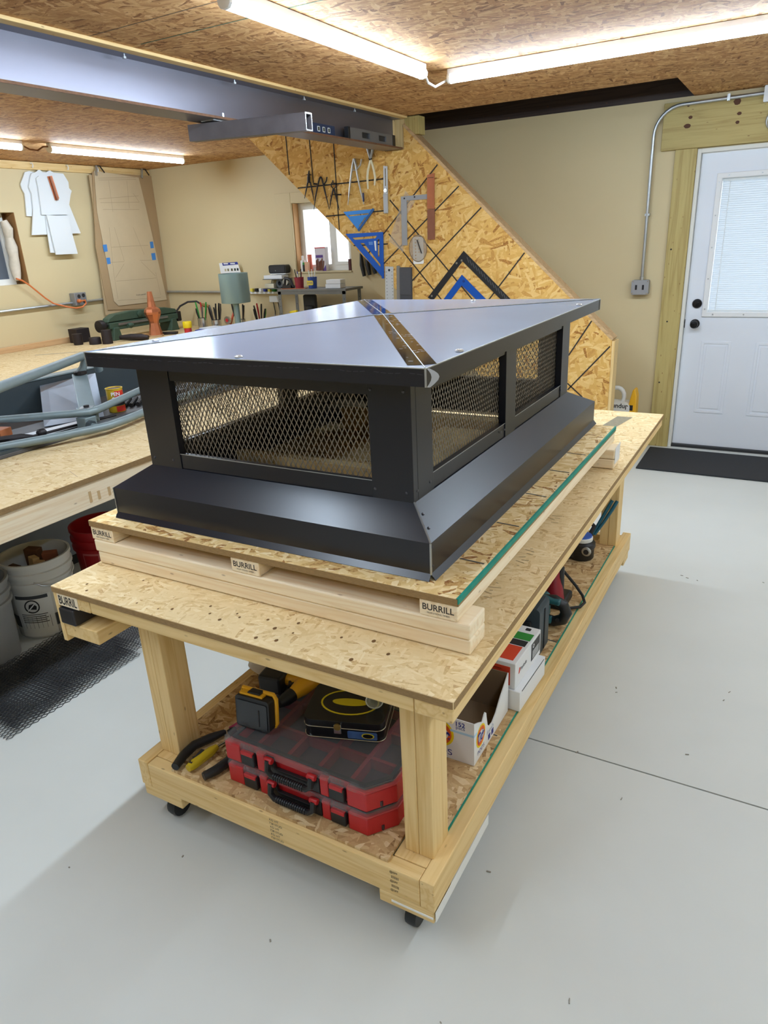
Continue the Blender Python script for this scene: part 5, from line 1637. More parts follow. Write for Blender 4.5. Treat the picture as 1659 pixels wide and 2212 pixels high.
# ---- weed killer jug behind the table
jg = thing('sprayer_jug', 'white and yellow sprayer jug on the floor near the stair wall', 'jug', (-.54, 4.38, 0))
MB().plate(rrect(-.66, -.49, .001, .40, .03), 4.30, 4.42, 'xz').build('tank', WHITEPL, jg, bevel=.02)
MB().plate([(-.505, .002), (-.45, .002), (-.445, .3), (-.447, .45), (-.462, .505), (-.478, .50), (-.495, .42), (-.505, .35)], 4.305, 4.40, 'xz').build('sprayer', pmat('jug_yellow', lin(240, 180, 36), .4), jg, bevel=.012)
hl = [(-.60 + .055 * math.cos(a * PI / 9), 4.36, .435 + .065 * math.sin(a * PI / 9)) for a in range(18)]
MB().tube(hl, .016, 10, True).build('handle', WHITEPL, jg, smooth=True)
text_part('Roundup', .045, (-.585, 4.2995, .372), (1, 0, 0), (0, 0, 1), INK, jg, width=.17, bold=.02)
MB().plate([(-.515, .375), (-.49, .375), (-.493, .34), (-.51, .335)], 4.298, 4.2995, 'xz').build('label_patch', WHITECARD, jg)
MB().box(-.493, -.468, 4.3035, 4.3045, .345, .385).build('label_patch', INK, jg)


# ============================================================ left wall
S3 = 3.687
WX = XL


def wsheet(name, label, cat, pts, off, th, mat, group=None):
    return solo(MB().plate(pts, WX + off, WX + off + th, 'yz'), name, mat, label, cat, group)


lw = [[(4.11, 2.319), (4.999, 2.338), (4.96, 0.936), (4.003, 1.027), (4.047, 1.669), (4.095, 2.056)], [(4.15, 2.345), (4.92, 2.338), (4.867, 1.014), (4.037, 1.073), (4.028, 1.67)], [(4.168, 2.356), (4.718, 2.318), (4.749, 2.064), (4.848, 1.099), (4.493, 1.097), (4.172, 1.101), (4.127, 1.15), (4.125, 1.309), (4.116, 1.988)], [(3.441, 2.312), (3.419, 2.276), (3.375, 2.214), (3.378, 2.179), (3.396, 2.139), (3.369, 1.954), (3.419, 1.952), (3.538, 2.316), (3.487, 2.324)], [(3.497, 2.304), (3.546, 2.319), (3.58, 2.342), (3.613, 2.32), (3.652, 2.32), (3.69, 2.339), (3.725, 2.32), (3.828, 2.317), (3.849, 2.278), (3.854, 2.204), (3.886, 2.172), (3.866, 2.139), (3.828, 2.052), (3.897, 1.801), (3.37, 1.795), (3.437, 2.006), (3.455, 2.14), (3.44, 2.191), (3.472, 2.263)], [(3.522, 2.265), (3.553, 2.284), (3.817, 2.313), (3.855, 2.246), (3.844, 2.139), (3.811, 2.052), (3.779, 1.965), (3.503, 1.963), (3.523, 2.193)], [(3.54, 1.956), (3.59, 1.959), (3.586, 1.635), (3.513, 1.64), (3.524, 1.805)], [(3.542, 1.962), (3.761, 1.949), (3.795, 1.619), (3.555, 1.62)], [(3.634, 2.284), (3.684, 2.291), (3.714, 2.102), (3.668, 2.085)]]
wsheet('cardboard_sheet', 'rearmost brown cardboard sheet of the stack on the left wall', 'cardboard', lw[0], .037, .005, CARD)
wsheet('cardboard_sheet', 'middle brown cardboard sheet behind the drawn paper pattern', 'cardboard', lw[1], .046, .005, pmat('brown_card2', lin(176, 148, 110), .8, noise=.06, nscale=6))
pp = thing('paper_pattern', 'kraft paper pattern with pencil lines and blue tape on the left wall', 'pattern', (WX + .03, 4.5, 1.12))
pm = MB()
pb = lw[2]
pm.plate(pb, WX + .055, WX + .0575, 'yz')
pm.build('sheet', PAPER, pp)
dl = [[(-5.592, 4.197, 2.291), (-5.592, 4.676, 2.316)], [(-5.592, 4.2, 2.275), (-5.592, 4.68, 2.299)], [(-5.592, 4.168, 2.107), (-5.592, 4.679, 2.146)], [(-5.592, 4.175, 2.073), (-5.592, 4.674, 2.086)], [(-5.592, 4.19, 2.011), (-5.592, 4.658, 2.015)], [(-5.592, 4.322, 2.274), (-5.592, 4.309, 1.989)], [(-5.592, 4.553, 2.282), (-5.592, 4.527, 2.025)], [(-5.592, 4.609, 2.168), (-5.592, 4.674, 2.086)], [(-5.592, 4.209, 1.664), (-5.592, 4.701, 1.667)], [(-5.592, 4.168, 1.523), (-5.592, 4.344, 1.52)], [(-5.592, 4.555, 1.522), (-5.592, 4.72, 1.517)], [(-5.592, 4.34, 1.502), (-5.592, 4.196, 1.371)], [(-5.592, 4.569, 1.509), (-5.592, 4.738, 1.354)], [(-5.592, 4.197, 1.34), (-5.592, 4.743, 1.334)], [(-5.592, 4.229, 1.85), (-5.592, 4.185, 1.426)], [(-5.592, 4.292, 1.85), (-5.592, 4.346, 1.526)], [(-5.592, 4.535, 1.847), (-5.592, 4.627, 1.575)], [(-5.592, 4.185, 1.426), (-5.592, 4.181, 1.17)], [(-5.592, 4.746, 1.392), (-5.592, 4.768, 1.156)], [(-5.592, 4.177, 1.152), (-5.592, 4.762, 1.13)], [(-5.592, 4.772, 2.064), (-5.592, 4.808, 1.669)]]
for a, b in dl:
    line_mesh([(a, b)], .0032, (1, 0, 0), .0).build('pencil_line', PENCIL, pp)
for a, b in ((4.47, 1.19),):
    text_part('front panel', .018, (WX + .0585, 4.492, 1.183), (0, 1, 0), (0, 0, 1), INKGREY, pp, width=.13, name='handwriting')
for q in [[(4.111, 1.69), (4.161, 1.692), (4.158, 1.626), (4.111, 1.624)], [(4.124, 1.567), (4.171, 1.568), (4.168, 1.509), (4.125, 1.506)], [(4.731, 1.7), (4.776, 1.702), (4.776, 1.638), (4.729, 1.634)], [(4.725, 1.586), (4.781, 1.588), (4.78, 1.518), (4.726, 1.516)]]:
    MB().plate(q, WX + .0576, WX + .0584, 'yz').build('blue_tape', TAPEBLUE, pp)
for q in [(4.188, 2.403), (4.764, 2.404)]:
    ck = thing('spring_clip', 'spring clip holding the paper pattern, %s end' % ('left' if q[0] < 4.6 else 'right'), 'clip', (WX + .068, q[0], q[1] - .1))
    MB().bar((WX + .068, q[0] + .01, q[1] + .02), (WX + .068, q[0] - .012, q[1] - .09), .018, .012, (1, 0, 0)).build('jaw', GALV, ck)
    MB().tube([(WX + .068, q[0], q[1]), (WX + .076, q[0] + .04, q[1] - .005), (WX + .07, q[0] + .09, q[1] - .06)], .006, 6).build('spring_arm', IRON, ck, smooth=True)
gt_ = 'white foam board templates on the left wall'
WF = pmat('white_foam_board', lin(228, 232, 234), .6)
wsheet('foam_template', 'leftmost and rearmost white wavy-edged template', 'template', lw[3], .006, .012, WF, gt_)
wsheet('foam_template', 'largest white template with scalloped top and flared bottom', 'template', lw[4], .022, .012, WF, gt_)
wsheet('foam_template', 'white template in front with straight lower edge under the copper strip', 'template', lw[5], .038, .012, WF, gt_)
wsheet('foam_template', 'white template mostly hidden behind the long lower tail', 'template', lw[6], .038, .008, WF, gt_)
wsheet('foam_template', 'lowest white rectangular template hanging like a tail', 'template', lw[7], .054, .010, WF, gt_)
cs_ = thing('copper_strip', 'bent copper strip hanging in front of the white templates', 'copper strip', (WX + .06, lw[8][0][0], lw[8][2][1]))
MB().plate(lw[8], WX + .054, WX + .058, 'yz').build('face', COPPER, cs_)
a_, b_ = lw[8][0], lw[8][3]
MB().bar((WX + .066, (lw[8][0][0] + lw[8][1][0]) / 2 - .005, lw[8][0][1]), (WX + .066, (lw[8][2][0] + lw[8][3][0]) / 2 - .005, lw[8][3][1]), .016, .014, (1, 0, 0)).build('fold', COPPER_DULL, cs_)
# ledger with hooks
struct(MB().box(WX + .0005, WX + .036, YR, YB - .001, 2.335, 2.398), 'trim_9', stud('y'), bevel=.003)
for k, y_ in enumerate((3.50, 3.87, 4.21)):
    hk = MB().tube([(WX + .037, y_, 2.385), (WX + .06, y_, 2.385), (WX + .068, y_, 2.37), (WX + .06, y_, 2.35), (WX + .05, y_, 2.352)], .005, 8)
    solo(hk, 'cup_hook', WHITEPL, ('white cup hook on the ledger above the left white templates', 'white cup hook on the ledger right of the white templates', 'white cup hook above the left pattern clip')[k], 'hook', 'hooks on the ledger', smooth=True)
# conduit, outlet and orange cord
cd2 = thing('conduit', 'steel conduit running along the left wall above the bench', 'conduit', (WX + .02, 2.5, 1.16))
MB().tube([(WX + .022, 0.5, 1.166), (WX + .022, 3.653, 1.178)], .0115, 8).build('pipe', GALV, cd2, smooth=True)
MB().tube([(WX + .022, 3.792, 1.178), (WX + .022, 4.88, 1.182)], .0115, 8).build('pipe', GALV, cd2, smooth=True)
cd3 = thing('conduit', 'steel conduit running along the back wall above the bench', 'conduit', (-4.9, YB - .022, 1.17))
MB().tube([(-5.63, YB - .022, 1.182), (-4.33, YB - .022, 1.165)], .0115, 8).build('pipe', GALV, cd3, smooth=True)
so = thing('socket_box', 'grey socket box on the left wall with an orange plug', 'outlet', (WX + .03, 3.72, 1.155))
MB().box(WX + .0005, WX + .075, 3.655, 3.79, 1.150, 1.268).build('box', pmat('box_grey', lin(150, 152, 156), .4, metal=.5), so, bevel=.005)
for y_, z_ in ((3.705, 1.235), (3.757, 1.240), (3.757, 1.185)):
    MB().lathe([(.018, .075), (.018, .077)], (WX, y_, z_), 14, 'x').build('socket', INK, so)
ocd = thing('extension_cord', 'orange extension cord from the left window to the socket box', 'cord', (WX + .05, 3.4, 1.1))
ORC = pmat('orange_cord', lin(214, 118, 62), .5)
oc = [(3.108, 1.439), (3.159, 1.419), (3.217, 1.377), (3.285, 1.317), (3.354, 1.25), (3.427, 1.195), (3.514, 1.156), (3.607, 1.135), (3.68, 1.139), (3.732, 1.169), (3.724, 1.197), (3.686, 1.194)]
MB().tube([(WX + (.05 if k < 6 else .125) + .003 * (k % 3), y_, z_) for k, (y_, z_) in enumerate(oc)] + [(WX + .115, oc[-1][0], oc[-1][1])], .0075, 8).build('cable', ORC, ocd, smooth=True)
MB().lathe([(.017, .078), (.017, .105), (.01, .112)], (WX, oc[-1][0], oc[-1][1]), 12, 'x').build('plug', ORC, ocd, smooth=True)

# window in the left wall, with a bag of insulation stuffed in its reveal
win = struct(MB().plate([(W1[0], W1[2]), (W1[1] - .05, W1[2]), (W1[1] - .05, W1[3]), (W1[0], W1[3])], WX - .15, WX - .11, 'yz', [[(W1[0] + .05, W1[2] + .05), (W1[1] - .10, W1[2] + .05), (W1[1] - .10, W1[3] - .05), (W1[0] + .05, W1[3] - .05)]]), 'window_1', WHITEPL)
MB().box(WX - .135, WX - .13, W1[0] + .05, W1[1] - .1, W1[2] + .05, W1[3] - .05).build('pane', pmat('dark_screen_pane', lin(92, 100, 112), .3), win)
MB().box(WX - .16, WX - .15, W1[0], W1[1], W1[2], W1[3]).build('outer_board', pmat('reveal_wood', lin(150, 110, 66), .7), win)
MB().box(WX - .149, WX - .002, W1[1] - .006, W1[1] - .0005, W1[2] + .001, W1[3] - .001).build('reveal', pmat('reveal_wood', lin(150, 110, 66), .7), win)
bg = MB()
bgc = [(3.20, 1.92), (3.215, 1.85), (3.225, 1.78), (3.222, 1.70), (3.215, 1.62), (3.218, 1.55), (3.21, 1.48), (3.205, 1.42)]
bg.tube([(WX - .06 + .012 * math.sin(k * 2.1), y_ - .015, z_) for k, (y_, z_) in enumerate(bgc)], [.03, .045, .036, .05, .04, .048, .04, .025], 12)
solo(bg, 'insulation_roll', pmat('cream_wrap', lin(216, 206, 188), .6, noise=.15, nscale=30, bump=.6, bscale=40), 'crumpled cream plastic roll stuffed beside the left window', 'insulation', smooth=True)

# back window
wn = struct(MB().plate([(W2[0] + .002, W2[2] + .002), (W2[1] - .002, W2[2] + .002), (W2[1] - .002, W2[3] - .002), (W2[0] + .002, W2[3] - .002)], YB + .085, YB + .13, 'xz',
                       [[(W2[0] + .06, W2[2] + .06), (-3.475, W2[2] + .06), (-3.475, W2[3] - .06), (W2[0] + .06, W2[3] - .06)], [(-3.42, W2[2] + .06), (W2[1] - .05, W2[2] + .06), (W2[1] - .05, W2[3] - .06), (-3.42, W2[3] - .06)]]), 'window_2', WHITEPL)
GLS = pmat('window_glass', lin(235, 242, 246), .03, alpha=.10)
MB().box(W2[0] + .06, -3.475, YB + .105, YB + .109, W2[2] + .06, W2[3] - .06).build('pane', GLS, wn)
MB().box(-3.42, W2[1] - .05, YB + .115, YB + .119, W2[2] + .06, W2[3] - .06).build('pane', GLS, wn)
MB().plate([(-3.43, W2[2] + .05), (-3.24, W2[2] + .05), (-3.24, W2[3] - .05), (-3.43, W2[3] - .05)], YB + .08, YB + .10, 'xz', [[(-3.40, W2[2] + .08), (-3.27, W2[2] + .08), (-3.27, W2[3] - .08), (-3.40, W2[3] - .08)]]).build('sash', WHITEPL, wn)
MB().box(W2[0] + .0005, W2[0] + .006, YB + .002, YB + .085, W2[2] + .002, W2[3] - .002).build('reveal', pmat('reveal_pale', lin(206, 160, 110), .7), wn)
struct(MB().box(W2[0], W2[1], YB - .012, YB + .083, W2[2] - .012, W2[2] + .001), 'trim_10', WALL)
# ============================================================ benches on the left
ZB = .82
wbch = thing('wall_bench', 'pale strand board bench along the left and back walls', 'bench', (-4.7, 3.2, 0))
MB().box(XL + .001, -3.85, 0.2, YB - .001, ZB - .02, ZB).build('top', OSB_BENCH2, wbch, bevel=.001)
MB().box(-3.849, -2.72, 4.22, YB - .001, ZB - .02, ZB).build('top', OSB_BENCH2, wbch, bevel=.001)
MB().box(XL + .002, XL + .04, 0.2, 3.75, ZB + .0005, ZB + .05).build('back_strip', pine('strip_', 'y', lin(214, 176, 130), lin(196, 152, 106), .4), wbch, bevel=.002)
MB().box(-3.89, -3.852, 0.2, 4.2, ZB - .11, ZB - .0205).build('front_rail', stud('y'), wbch, bevel=.003)
MB().box(-3.84, -2.722, 4.225, 4.263, ZB - .11, ZB - .0205).build('front_rail', stud('x'), wbch, bevel=.003)
for x_, y_ in ((-3.95, .3), (-3.95, 2.3), (-3.95, 4.1), (-2.82, 4.3), (-5.55, .3), (-2.82, 4.8)):
    MB().box(x_, x_ + .089, y_, y_ + .089, 0, ZB - .021).build('leg', stud('z'), wbch, bevel=.003)
line_mesh([((-5.2, 2.85, ZB), (-4.75, 3.25, ZB))], .05, (0, 0, 1), .0006).build('grey_scuff', pmat('scuff', lin(176, 158, 126), .85, noise=.3, nscale=50), wbch)

fb = thing('assembly_bench', 'strand board assembly bench with pine edge board carrying the metal brake', 'bench', (-2.6, 1.0, 0))
MB().box(-3.42, -1.806, -1.6, 3.1, ZB - .021, ZB).build('top', OSB_BENCH2, fb, bevel=.001)
MB().box(-1.8065, -1.8048, -1.6, 3.1, ZB - .0205, ZB - .001).build('raw_edge', OSB_EDGE, fb)
MB().box(-1.846, -1.808, -1.6, 3.1, ZB - .122, ZB - .0215).build('edge_board', freshpine('y'), fb, bevel=.003)
for x_, y_ in ((-1.94, -1.5), (-1.94, 2.9), (-3.4, -1.5), (-3.4, 2.9)):
    MB().box(x_, x_ + .089, y_, y_ + .089, 0, ZB - .0215).build('leg', stud('z'), fb, bevel=.003)
for y_ in (.62, .66, .71):
    MB().box(-1.8078, -1.807, y_, y_ + .012, .72, .765 - .01 * (y_ > .65)).build('stain', pmat('dark_stain', lin(206, 172, 124), .8), fb)
for a, b in (((-1.9, .15), (-2.15, .42)), ((-1.85, .62), (-1.95, .66))):
    line_mesh([((*a, ZB), (*b, ZB))], .003, (0, 0, 1), .0006).build('pencil_mark', PENCIL, fb)
# metal cabinet under it
cb = thing('steel_cabinet', 'blue grey steel cabinet under the assembly bench', 'cabinet', (-3.1, 1.0, 0))
MB().box(-3.30, -2.86, -.6, 2.7, .05, .66).build('body', pmat('cabinet_bluegrey', lin(140, 150, 166), .4, metal=.1, noise=.1, nscale=5), cb, bevel=.004)
MB().box(-3.28, -2.855, -.6, 2.7, 0.0, .05).build('plinth', BLACKPL, cb)
for y_ in (.5, 1.6):
    MB().box(-2.8605, -2.8585, y_, y_ + .004, .07, .65).build('door_gap', INK, cb)

# ---- cornice brake
br = thing('metal_brake', 'grey green sheet metal brake with truss rods on the assembly bench', 'metal brake', (-2.7, 1.1, ZB))
MB().box(-2.985, -2.385, -1.2, 2.9, ZB + .0008, ZB + .018).build('bed', pmat('bed_dark', lin(88, 84, 82), .55, noise=.25, nscale=12), br, bevel=.003)
MB().box(-3.0, -2.986, -1.2, 2.9, ZB + .001, 1.005).build('apron', TEALDK, br, bevel=.002)
MB().box(-3.06, -2.980, -1.2, 2.9, 1.005, 1.013).build('apron_flange', TEALPT, br, bevel=.002)
MB().box(-2.43, -2.386, -1.2, 2.9, ZB + .0185, ZB + .03).build('nose_bar', TEALDK, br)
fp = [(-2.62, -.9, .862), (-2.5, .35, .862), (-2.427, .69, .862), (-2.33, .9, .862), (-2.272, 1.09, .862), (-2.266, 1.14, .862), (-2.285, 1.27, .862), (-2.317, 1.40, .862), (-2.44, 2.0, .862), (-2.6, 2.8, .862)]
MB().tube(fp, .019, 10).build('truss_rod', TEALPT, br, smooth=True)
mp_ = [(-3.0, -.3, .92), (-2.86, .55, .92), (-2.675, .872, .92), (-2.43, 1.075, .92), (-2.375, 1.125, .92), (-2.38, 1.18, .92), (-2.543, 1.594, .92), (-2.8, 2.3, .92)]
MB().tube(mp_, .018, 10).build('truss_rod', TEALPT, br, smooth=True)
MB().tube([(-1.95, -.05, 1.12), (-2.366, .719, 1.12), (-2.60, 1.16, 1.12), (-2.76, 1.45, 1.12), (-2.80, 1.53, 1.11), (-2.83, 1.58, 1.06), (-2.84, 1.60, 1.014)], .022, 10).build('bail_handle', TEALPT, br, smooth=True)


def brake_arm(y):
    dy_ = y - 1.12
    a = MB()
    a.bar((-2.79, 1.43 + dy_, 1.02), (-2.40, 1.14 + dy_, .885), .075, .022, (0, 0, 1))
    o = a.build('pivot_arm', TEALPT, br, bevel=.004)
    MB().box(-2.425, -2.36, 1.085 + dy_, 1.15 + dy_, ZB + .019, .90).build('arm_foot', TEALPT, o, bevel=.004)
    MB().bar((-2.47, 1.19 + dy_, .905), (-2.41, 1.145 + dy_, .885), .095, .05, (0, 0, 1)).build('arm_boss', TEALPT, o, bevel=.004)
    MB().tube([(-2.79, 1.43 + dy_, 1.02), (-2.775, 1.45 + dy_, 1.06), (-2.755, 1.45 + dy_, 1.10), (-2.75, 1.447 + dy_, 1.13)], [.026, .020, .016, .018], 10).build('arm_stem', TEALPT, o, smooth=True)
    MB().lathe([(.034, 0), (.034, .014), (.028, .018)], (-2.782, 1.43 + dy_, 1.026), 12).build('arm_nut', IRON, o)
    MB().tube([(-2.375, 1.10 + dy_, .865), (-2.33, 1.105 + dy_, .862), (-2.275, 1.11 + dy_, .862)], .013, 8).build('stub', TEALPT, o, smooth=True)
    MB().lathe([(.024, -.012), (.024, .012)], (-2.35, 1.105 + dy_, .864), 8, 'x').build('stub_nut', TEALDK, o)
    MB().lathe([(.013, 0), (.013, .01)], (-2.45, 1.175 + dy_, .928), 6).build('adjuster', IRON, o)
    MB().obox((-2.45, 1.175 + dy_, .927), (.06, .06, .003), (0, 0, .7)).build('washer', GALV, o)


brake_arm(1.12)
brake_arm(.42)
# things lying in the brake
zb_ = ZB + .0188
solo(MB().quad((-2.64, 1.06, zb_ + .003), (-2.52, 1.32, zb_ + .003), (-2.93, 1.64, .985), (-2.97, 1.31, .975), .003), 'sheet_offcut', pmat('blue_grey_sheet', lin(150, 162, 176), .3, metal=.5, noise=.25, nscale=6), 'blue grey metal sheet leaning in the brake', 'metal sheet')
cn = thing('spray_glue_can', 'small red and yellow tin can standing in the brake', 'can', (-2.565, 1.447, zb_))
CC = (-2.565, 1.447, zb_ + .0005)
MB().lathe([(.041, 0), (.042, .002), (.042, .118), (.044, .12), (.044, .124), (.039, .124), (.037, .118)], CC, 24).build('body', pmat('can_yellow', lin(214, 176, 40), .4, metal=.2), cn, smooth=True)
n_ = 12


def can_patch(a0, a1, z0_, z1_, mat, nm):
    mb = MB()
    vs = []
    for k in range(n_ + 1):
        a = a0 + (a1 - a0) * k / n_
        for z_ in (z0_, z1_):
            vs.append((CC[0] + .0428 * math.cos(a), CC[1] + .0428 * math.sin(a), CC[2] + z_))
    mb._add(vs, [(2 * k, 2 * k + 2, 2 * k + 3, 2 * k + 1) for k in range(n_)])
    mb.build(nm, mat, cn, smooth=True)


can_patch(-.75, .6, .055, .112, pmat('can_red', lin(212, 52, 34), .4), 'red_label')
can_patch(-1.9, .6, .035, .053, INK, 'black_band')
can_patch(-.75, .6, .004, .033, pmat('can_red', lin(212, 52, 34), .4), 'red_label')
MB().lathe([(.038, .119), (.038, .1195)], CC, 20).build('lid', pmat('rusty_lid', lin(96, 74, 58), .6, metal=.3, noise=.3), cn)
ca = -.62
nx_ = Vector((math.cos(ca), math.sin(ca), 0))
for s_, z_ in (('PEN', .097), ('GLU', .072)):
    text_part(s_, .019, Vector(CC) + nx_ * .0437 + Vector((0, 0, z_)), (-math.sin(ca), math.cos(ca), 0), (0, 0, 1), WHITEPL, cn, width=.042, bold=.02)
solo(MB().quad((-2.62, .845, zb_ + .002), (-2.50, .79, zb_ + .002), (-2.46, 1.24, zb_ + .006), (-2.55, 1.28, zb_ + .006), .0025), 'white_trim_strip', WHITE, 'white painted metal strip lying in the brake', 'metal strip')
ro_ = thing('slide_rod', 'long thin rod with a sliding knob lying along the brake bed', 'slide rod', (-2.42, .95, zb_))
MB().tube([(-2.565, .775, zb_ + .022), (-2.515, .855, zb_ + .02), (-2.495, .9, zb_ + .013), (-2.455, 1.34, zb_ + .013)], [.014, .014, .006, .006], 8).build('shaft', IRON, ro_, smooth=True)
MB().lathe([(.012, -.02), (.019, -.012), (.019, .012), (.012, .02)], (-2.491, .94, zb_ + .019), 12, 'y').build('knob', IRON, ro_, smooth=True)
solo(MB().obox((-2.69, .87, zb_ + .02), (.06, .075, .038), (0, 0, .3)), 'wood_block', pmat('orange_wood', lin(190, 112, 66), .6, noise=.1), 'small orange wooden block lying in the brake', 'block', bevel=.002)
for k in range(6):
    x_, y_ = -2.625 + k * .026, 1.56 + k * .021
    solo(MB().tube([(x_ - .085, y_ + .105, zb_ + .013), (x_ + .03 + .01 * (k % 2), y_ - .037 - .012 * (k % 2), zb_ + .013)], .0118, 8), 'iron_rod', IRON, ('first', 'second', 'third', 'fourth', 'fifth', 'sixth')[k] + ' dark iron rod from the left, beside the tin can', 'rod', 'iron rods in the brake', smooth=True)


# ============================================================ things on the wall bench
ZT = ZB + .0008
bf = thing('bar_folder', 'dark green cast iron bar folder on the bench under the cardboard', 'bar folder', (-5.25, 4.12, ZT))
fx = -5.28
for y_ in (3.76, 4.52):
    MB().plate([(y_ - .06, ZT), (y_ + .06, ZT), (y_ + .05, ZT + .03), (y_ + .03, ZT + .12), (y_ - .03, ZT + .12), (y_ - .05, ZT + .03)], fx - .09, fx + .09, 'yz').build('foot', GREENPT, bf, bevel=.006)
MB().plate([(3.70, .93), (3.78, .915), (4.50, .915), (4.60, .93), (4.60, .985), (3.70, .985)], fx - .05, fx + .07, 'yz').build('bed', GREENPT, bf, bevel=.006)
MB().box(fx + .071, fx + .078, 3.80, 4.45, .955, .975).build('folding_blade', pmat('worn_steel', lin(160, 160, 160), .35, metal=.8), bf)
MB().plate([(3.70, .99), (4.62, .99), (4.60, 1.03), (4.45, 1.06), (4.0, 1.072), (3.80, 1.06), (3.72, 1.025)], fx - .04, fx + .05, 'yz').build('wing', GREENPT, bf, bevel=.008)
MB().lathe([(.028, .05), (.03, .055), (.03, .062), (.022, .066)], (fx, 4.10, 1.03), 14, 'x').build('lock_wheel', GREENPT, bf, smooth=True)
MB().lathe([(.03, -.045), (.055, -.04), (.058, -.02), (.058, .005), (.04, .012), (.02, .06)], (fx + .03, 3.64, .965), 18, 'y').build('end_wheel', IRON, bf, smooth=True)
MB().tube([(fx + .04, 4.60, .99), (fx + .06, 4.66, 1.05), (fx + .10, 4.74, 1.085), (fx + .17, 4.80, 1.085), (fx + .23, 4.80, 1.055)], .010, 8).build('handle_rod', IRON, bf, smooth=True)
MB().tube([(fx + .23, 4.80, 1.055), (fx + .27, 4.80, 1.045), (fx + .34, 4.80, 1.035)], [.014, .02, .014], 10).build('wood_grip', pmat('worn_wood', lin(150, 116, 66), .6), bf, smooth=True)
MB().box(fx - .06, fx + .06, 4.60, 4.66, .90, 1.0).build('gear_housing', IRON, bf, bevel=.008)
MB().lathe([(.02, -.03), (.028, 0), (.02, .03)], (fx + .09, 3.93, .94), 10, 'y').build('gauge_knob', GREENPT, bf, smooth=True)

fi = thing('copper_finial', 'faceted copper finial standing on the bench before the bar folder', 'finial', (-5.0, 4.06, ZT))
MB().lathe([(.070, .0006), (.060, .05), (.045, .13), (.048, .15), (.078, .215), (.080, .235), (.072, .262), (.042, .282), (.034, .33), (.022, .425)], (-5.0, 4.06, ZT), 8).build('body', COPPER, fi)
MB().lathe([(.076, 0.0), (.076, .016)], (-5.0, 4.06, ZT), 8).build('base_ring', pmat('pale_wood', lin(196, 160, 120), .6), fi)
DI = pmat('stake_iron', lin(50, 42, 42), .6, metal=.4, noise=.2)
gs = 'dark iron stakes on the left bench'
solo(MB().lathe([(.040, 0), (.044, .02), (.046, .098), (.046, .1)], (-5.36, 3.43, ZT), 16), 'iron_stake', DI, 'leftmost round iron stake on the bench', 'stake', gs, smooth=True)
solo(MB().box(-5.57, -5.45, 3.50, 3.65, ZT, ZT + .13), 'iron_stake', DI, 'square iron block behind the round stakes', 'stake', gs, bevel=.004)
solo(MB().lathe([(.055, 0), (.055, .055), (.05, .062)], (-5.21, 3.50, ZT), 18), 'iron_stake', DI, 'short wide iron stake, middle of the round ones', 'stake', gs, smooth=True)
solo(MB().lathe([(.048, 0), (.045, .12), (.044, .125)], (-5.10, 3.55, ZT), 16), 'iron_stake', DI, 'tallest round iron stake beside the flat bar', 'stake', gs, smooth=True)
solo(MB().tube([(-5.12, 3.72, ZT + .031), (-5.02, 3.76, ZT + .034), (-4.92, 3.80, ZT + .031), (-4.86, 3.83, ZT + .024)], [.022, .03, .03, .02], 10), 'iron_bar', DI, 'flat curved iron bar lying before the bar folder foot', 'bar', smooth=True)
solo(MB().obox((-5.04, 3.93, ZT + .02), (.05, .12, .04), (0, 0, .2)), 'wood_block', pmat('tan_wood', lin(190, 148, 96), .6), 'tan wood block beside the curved iron bar', 'block', bevel=.002)
solo(MB().obox((-4.98, 4.22, ZT + .012), (.16, .07, .022), (0, 0, .5)), 'flat_file', IRON, 'dark flat file lying between the bar folder and finial', 'file', bevel=.003)

gl = thing('glue_bottle', 'small red bottle with yellow cap on the bench', 'bottle', (-4.80, 4.30, ZT))
MB().lathe([(.034, 0), (.036, .004), (.036, .052), (.034, .056)], (-4.80, 4.30, ZT), 16).build('bottle', pmat('bottle_red', lin(206, 52, 58), .4), gl, smooth=True)
MB().lathe([(.043, .056), (.045, .06), (.045, .112), (.042, .118)], (-4.80, 4.30, ZT), 16).build('cap', pmat('cap_yellow', lin(244, 214, 30), .4), gl, smooth=True)
pdm = pmat('pad_white', lin(222, 224, 228), .6)
for k, (x_, y_, w_, d_, h_, a_, mt_, lb_) in enumerate(((-4.63, 4.46, .26, .22, .03, .2, BLUEPR, 'blue pad under the loose papers'), (-4.60, 4.48, .26, .2, .012, -.15, pdm, 'white paper pad on the blue pad'))):
    solo(MB().obox((x_, y_, ZT + .015 + k * .0222), (w_, d_, h_), (0, 0, a_)), 'note_pad', mt_, lb_, 'pad', bevel=.001)


def tool_cup(x, y, seed, label, cols, h=.11, r=.05, cup=None):
    t = thing('tool_cup', label, 'tool cup', (x, y, ZT))
    MB().lathe([(r * .92, 0), (r, .004), (r, h), (r * .95, h), (r * .9, .01)], (x, y, ZT), 16).build('cup', cup or CHROME, t, smooth=True)
    rn = random.Random(seed)
    for k, c in enumerate(cols):
        a = 2 * PI * k / len(cols) + rn.uniform(-.2, .2)
        bx_, by_ = x + r * .5 * math.cos(a), y + r * .5 * math.sin(a)
        L = rn.uniform(.10, .17)
        tx_, ty_ = bx_ + rn.uniform(.02, .06) * math.cos(a), by_ + .02 * math.sin(a)
        m_ = MB().tube([(bx_, by_, ZT + .02), ((bx_ + tx_) / 2, (by_ + ty_) / 2, ZT + h), (tx_, ty_, ZT + h + L * .6), (tx_ + .012 * math.cos(a), ty_, ZT + h + L)], [.005, .006, .009, .007], 8)
        m_.build('tool_handle', c, t, smooth=True)
    return t


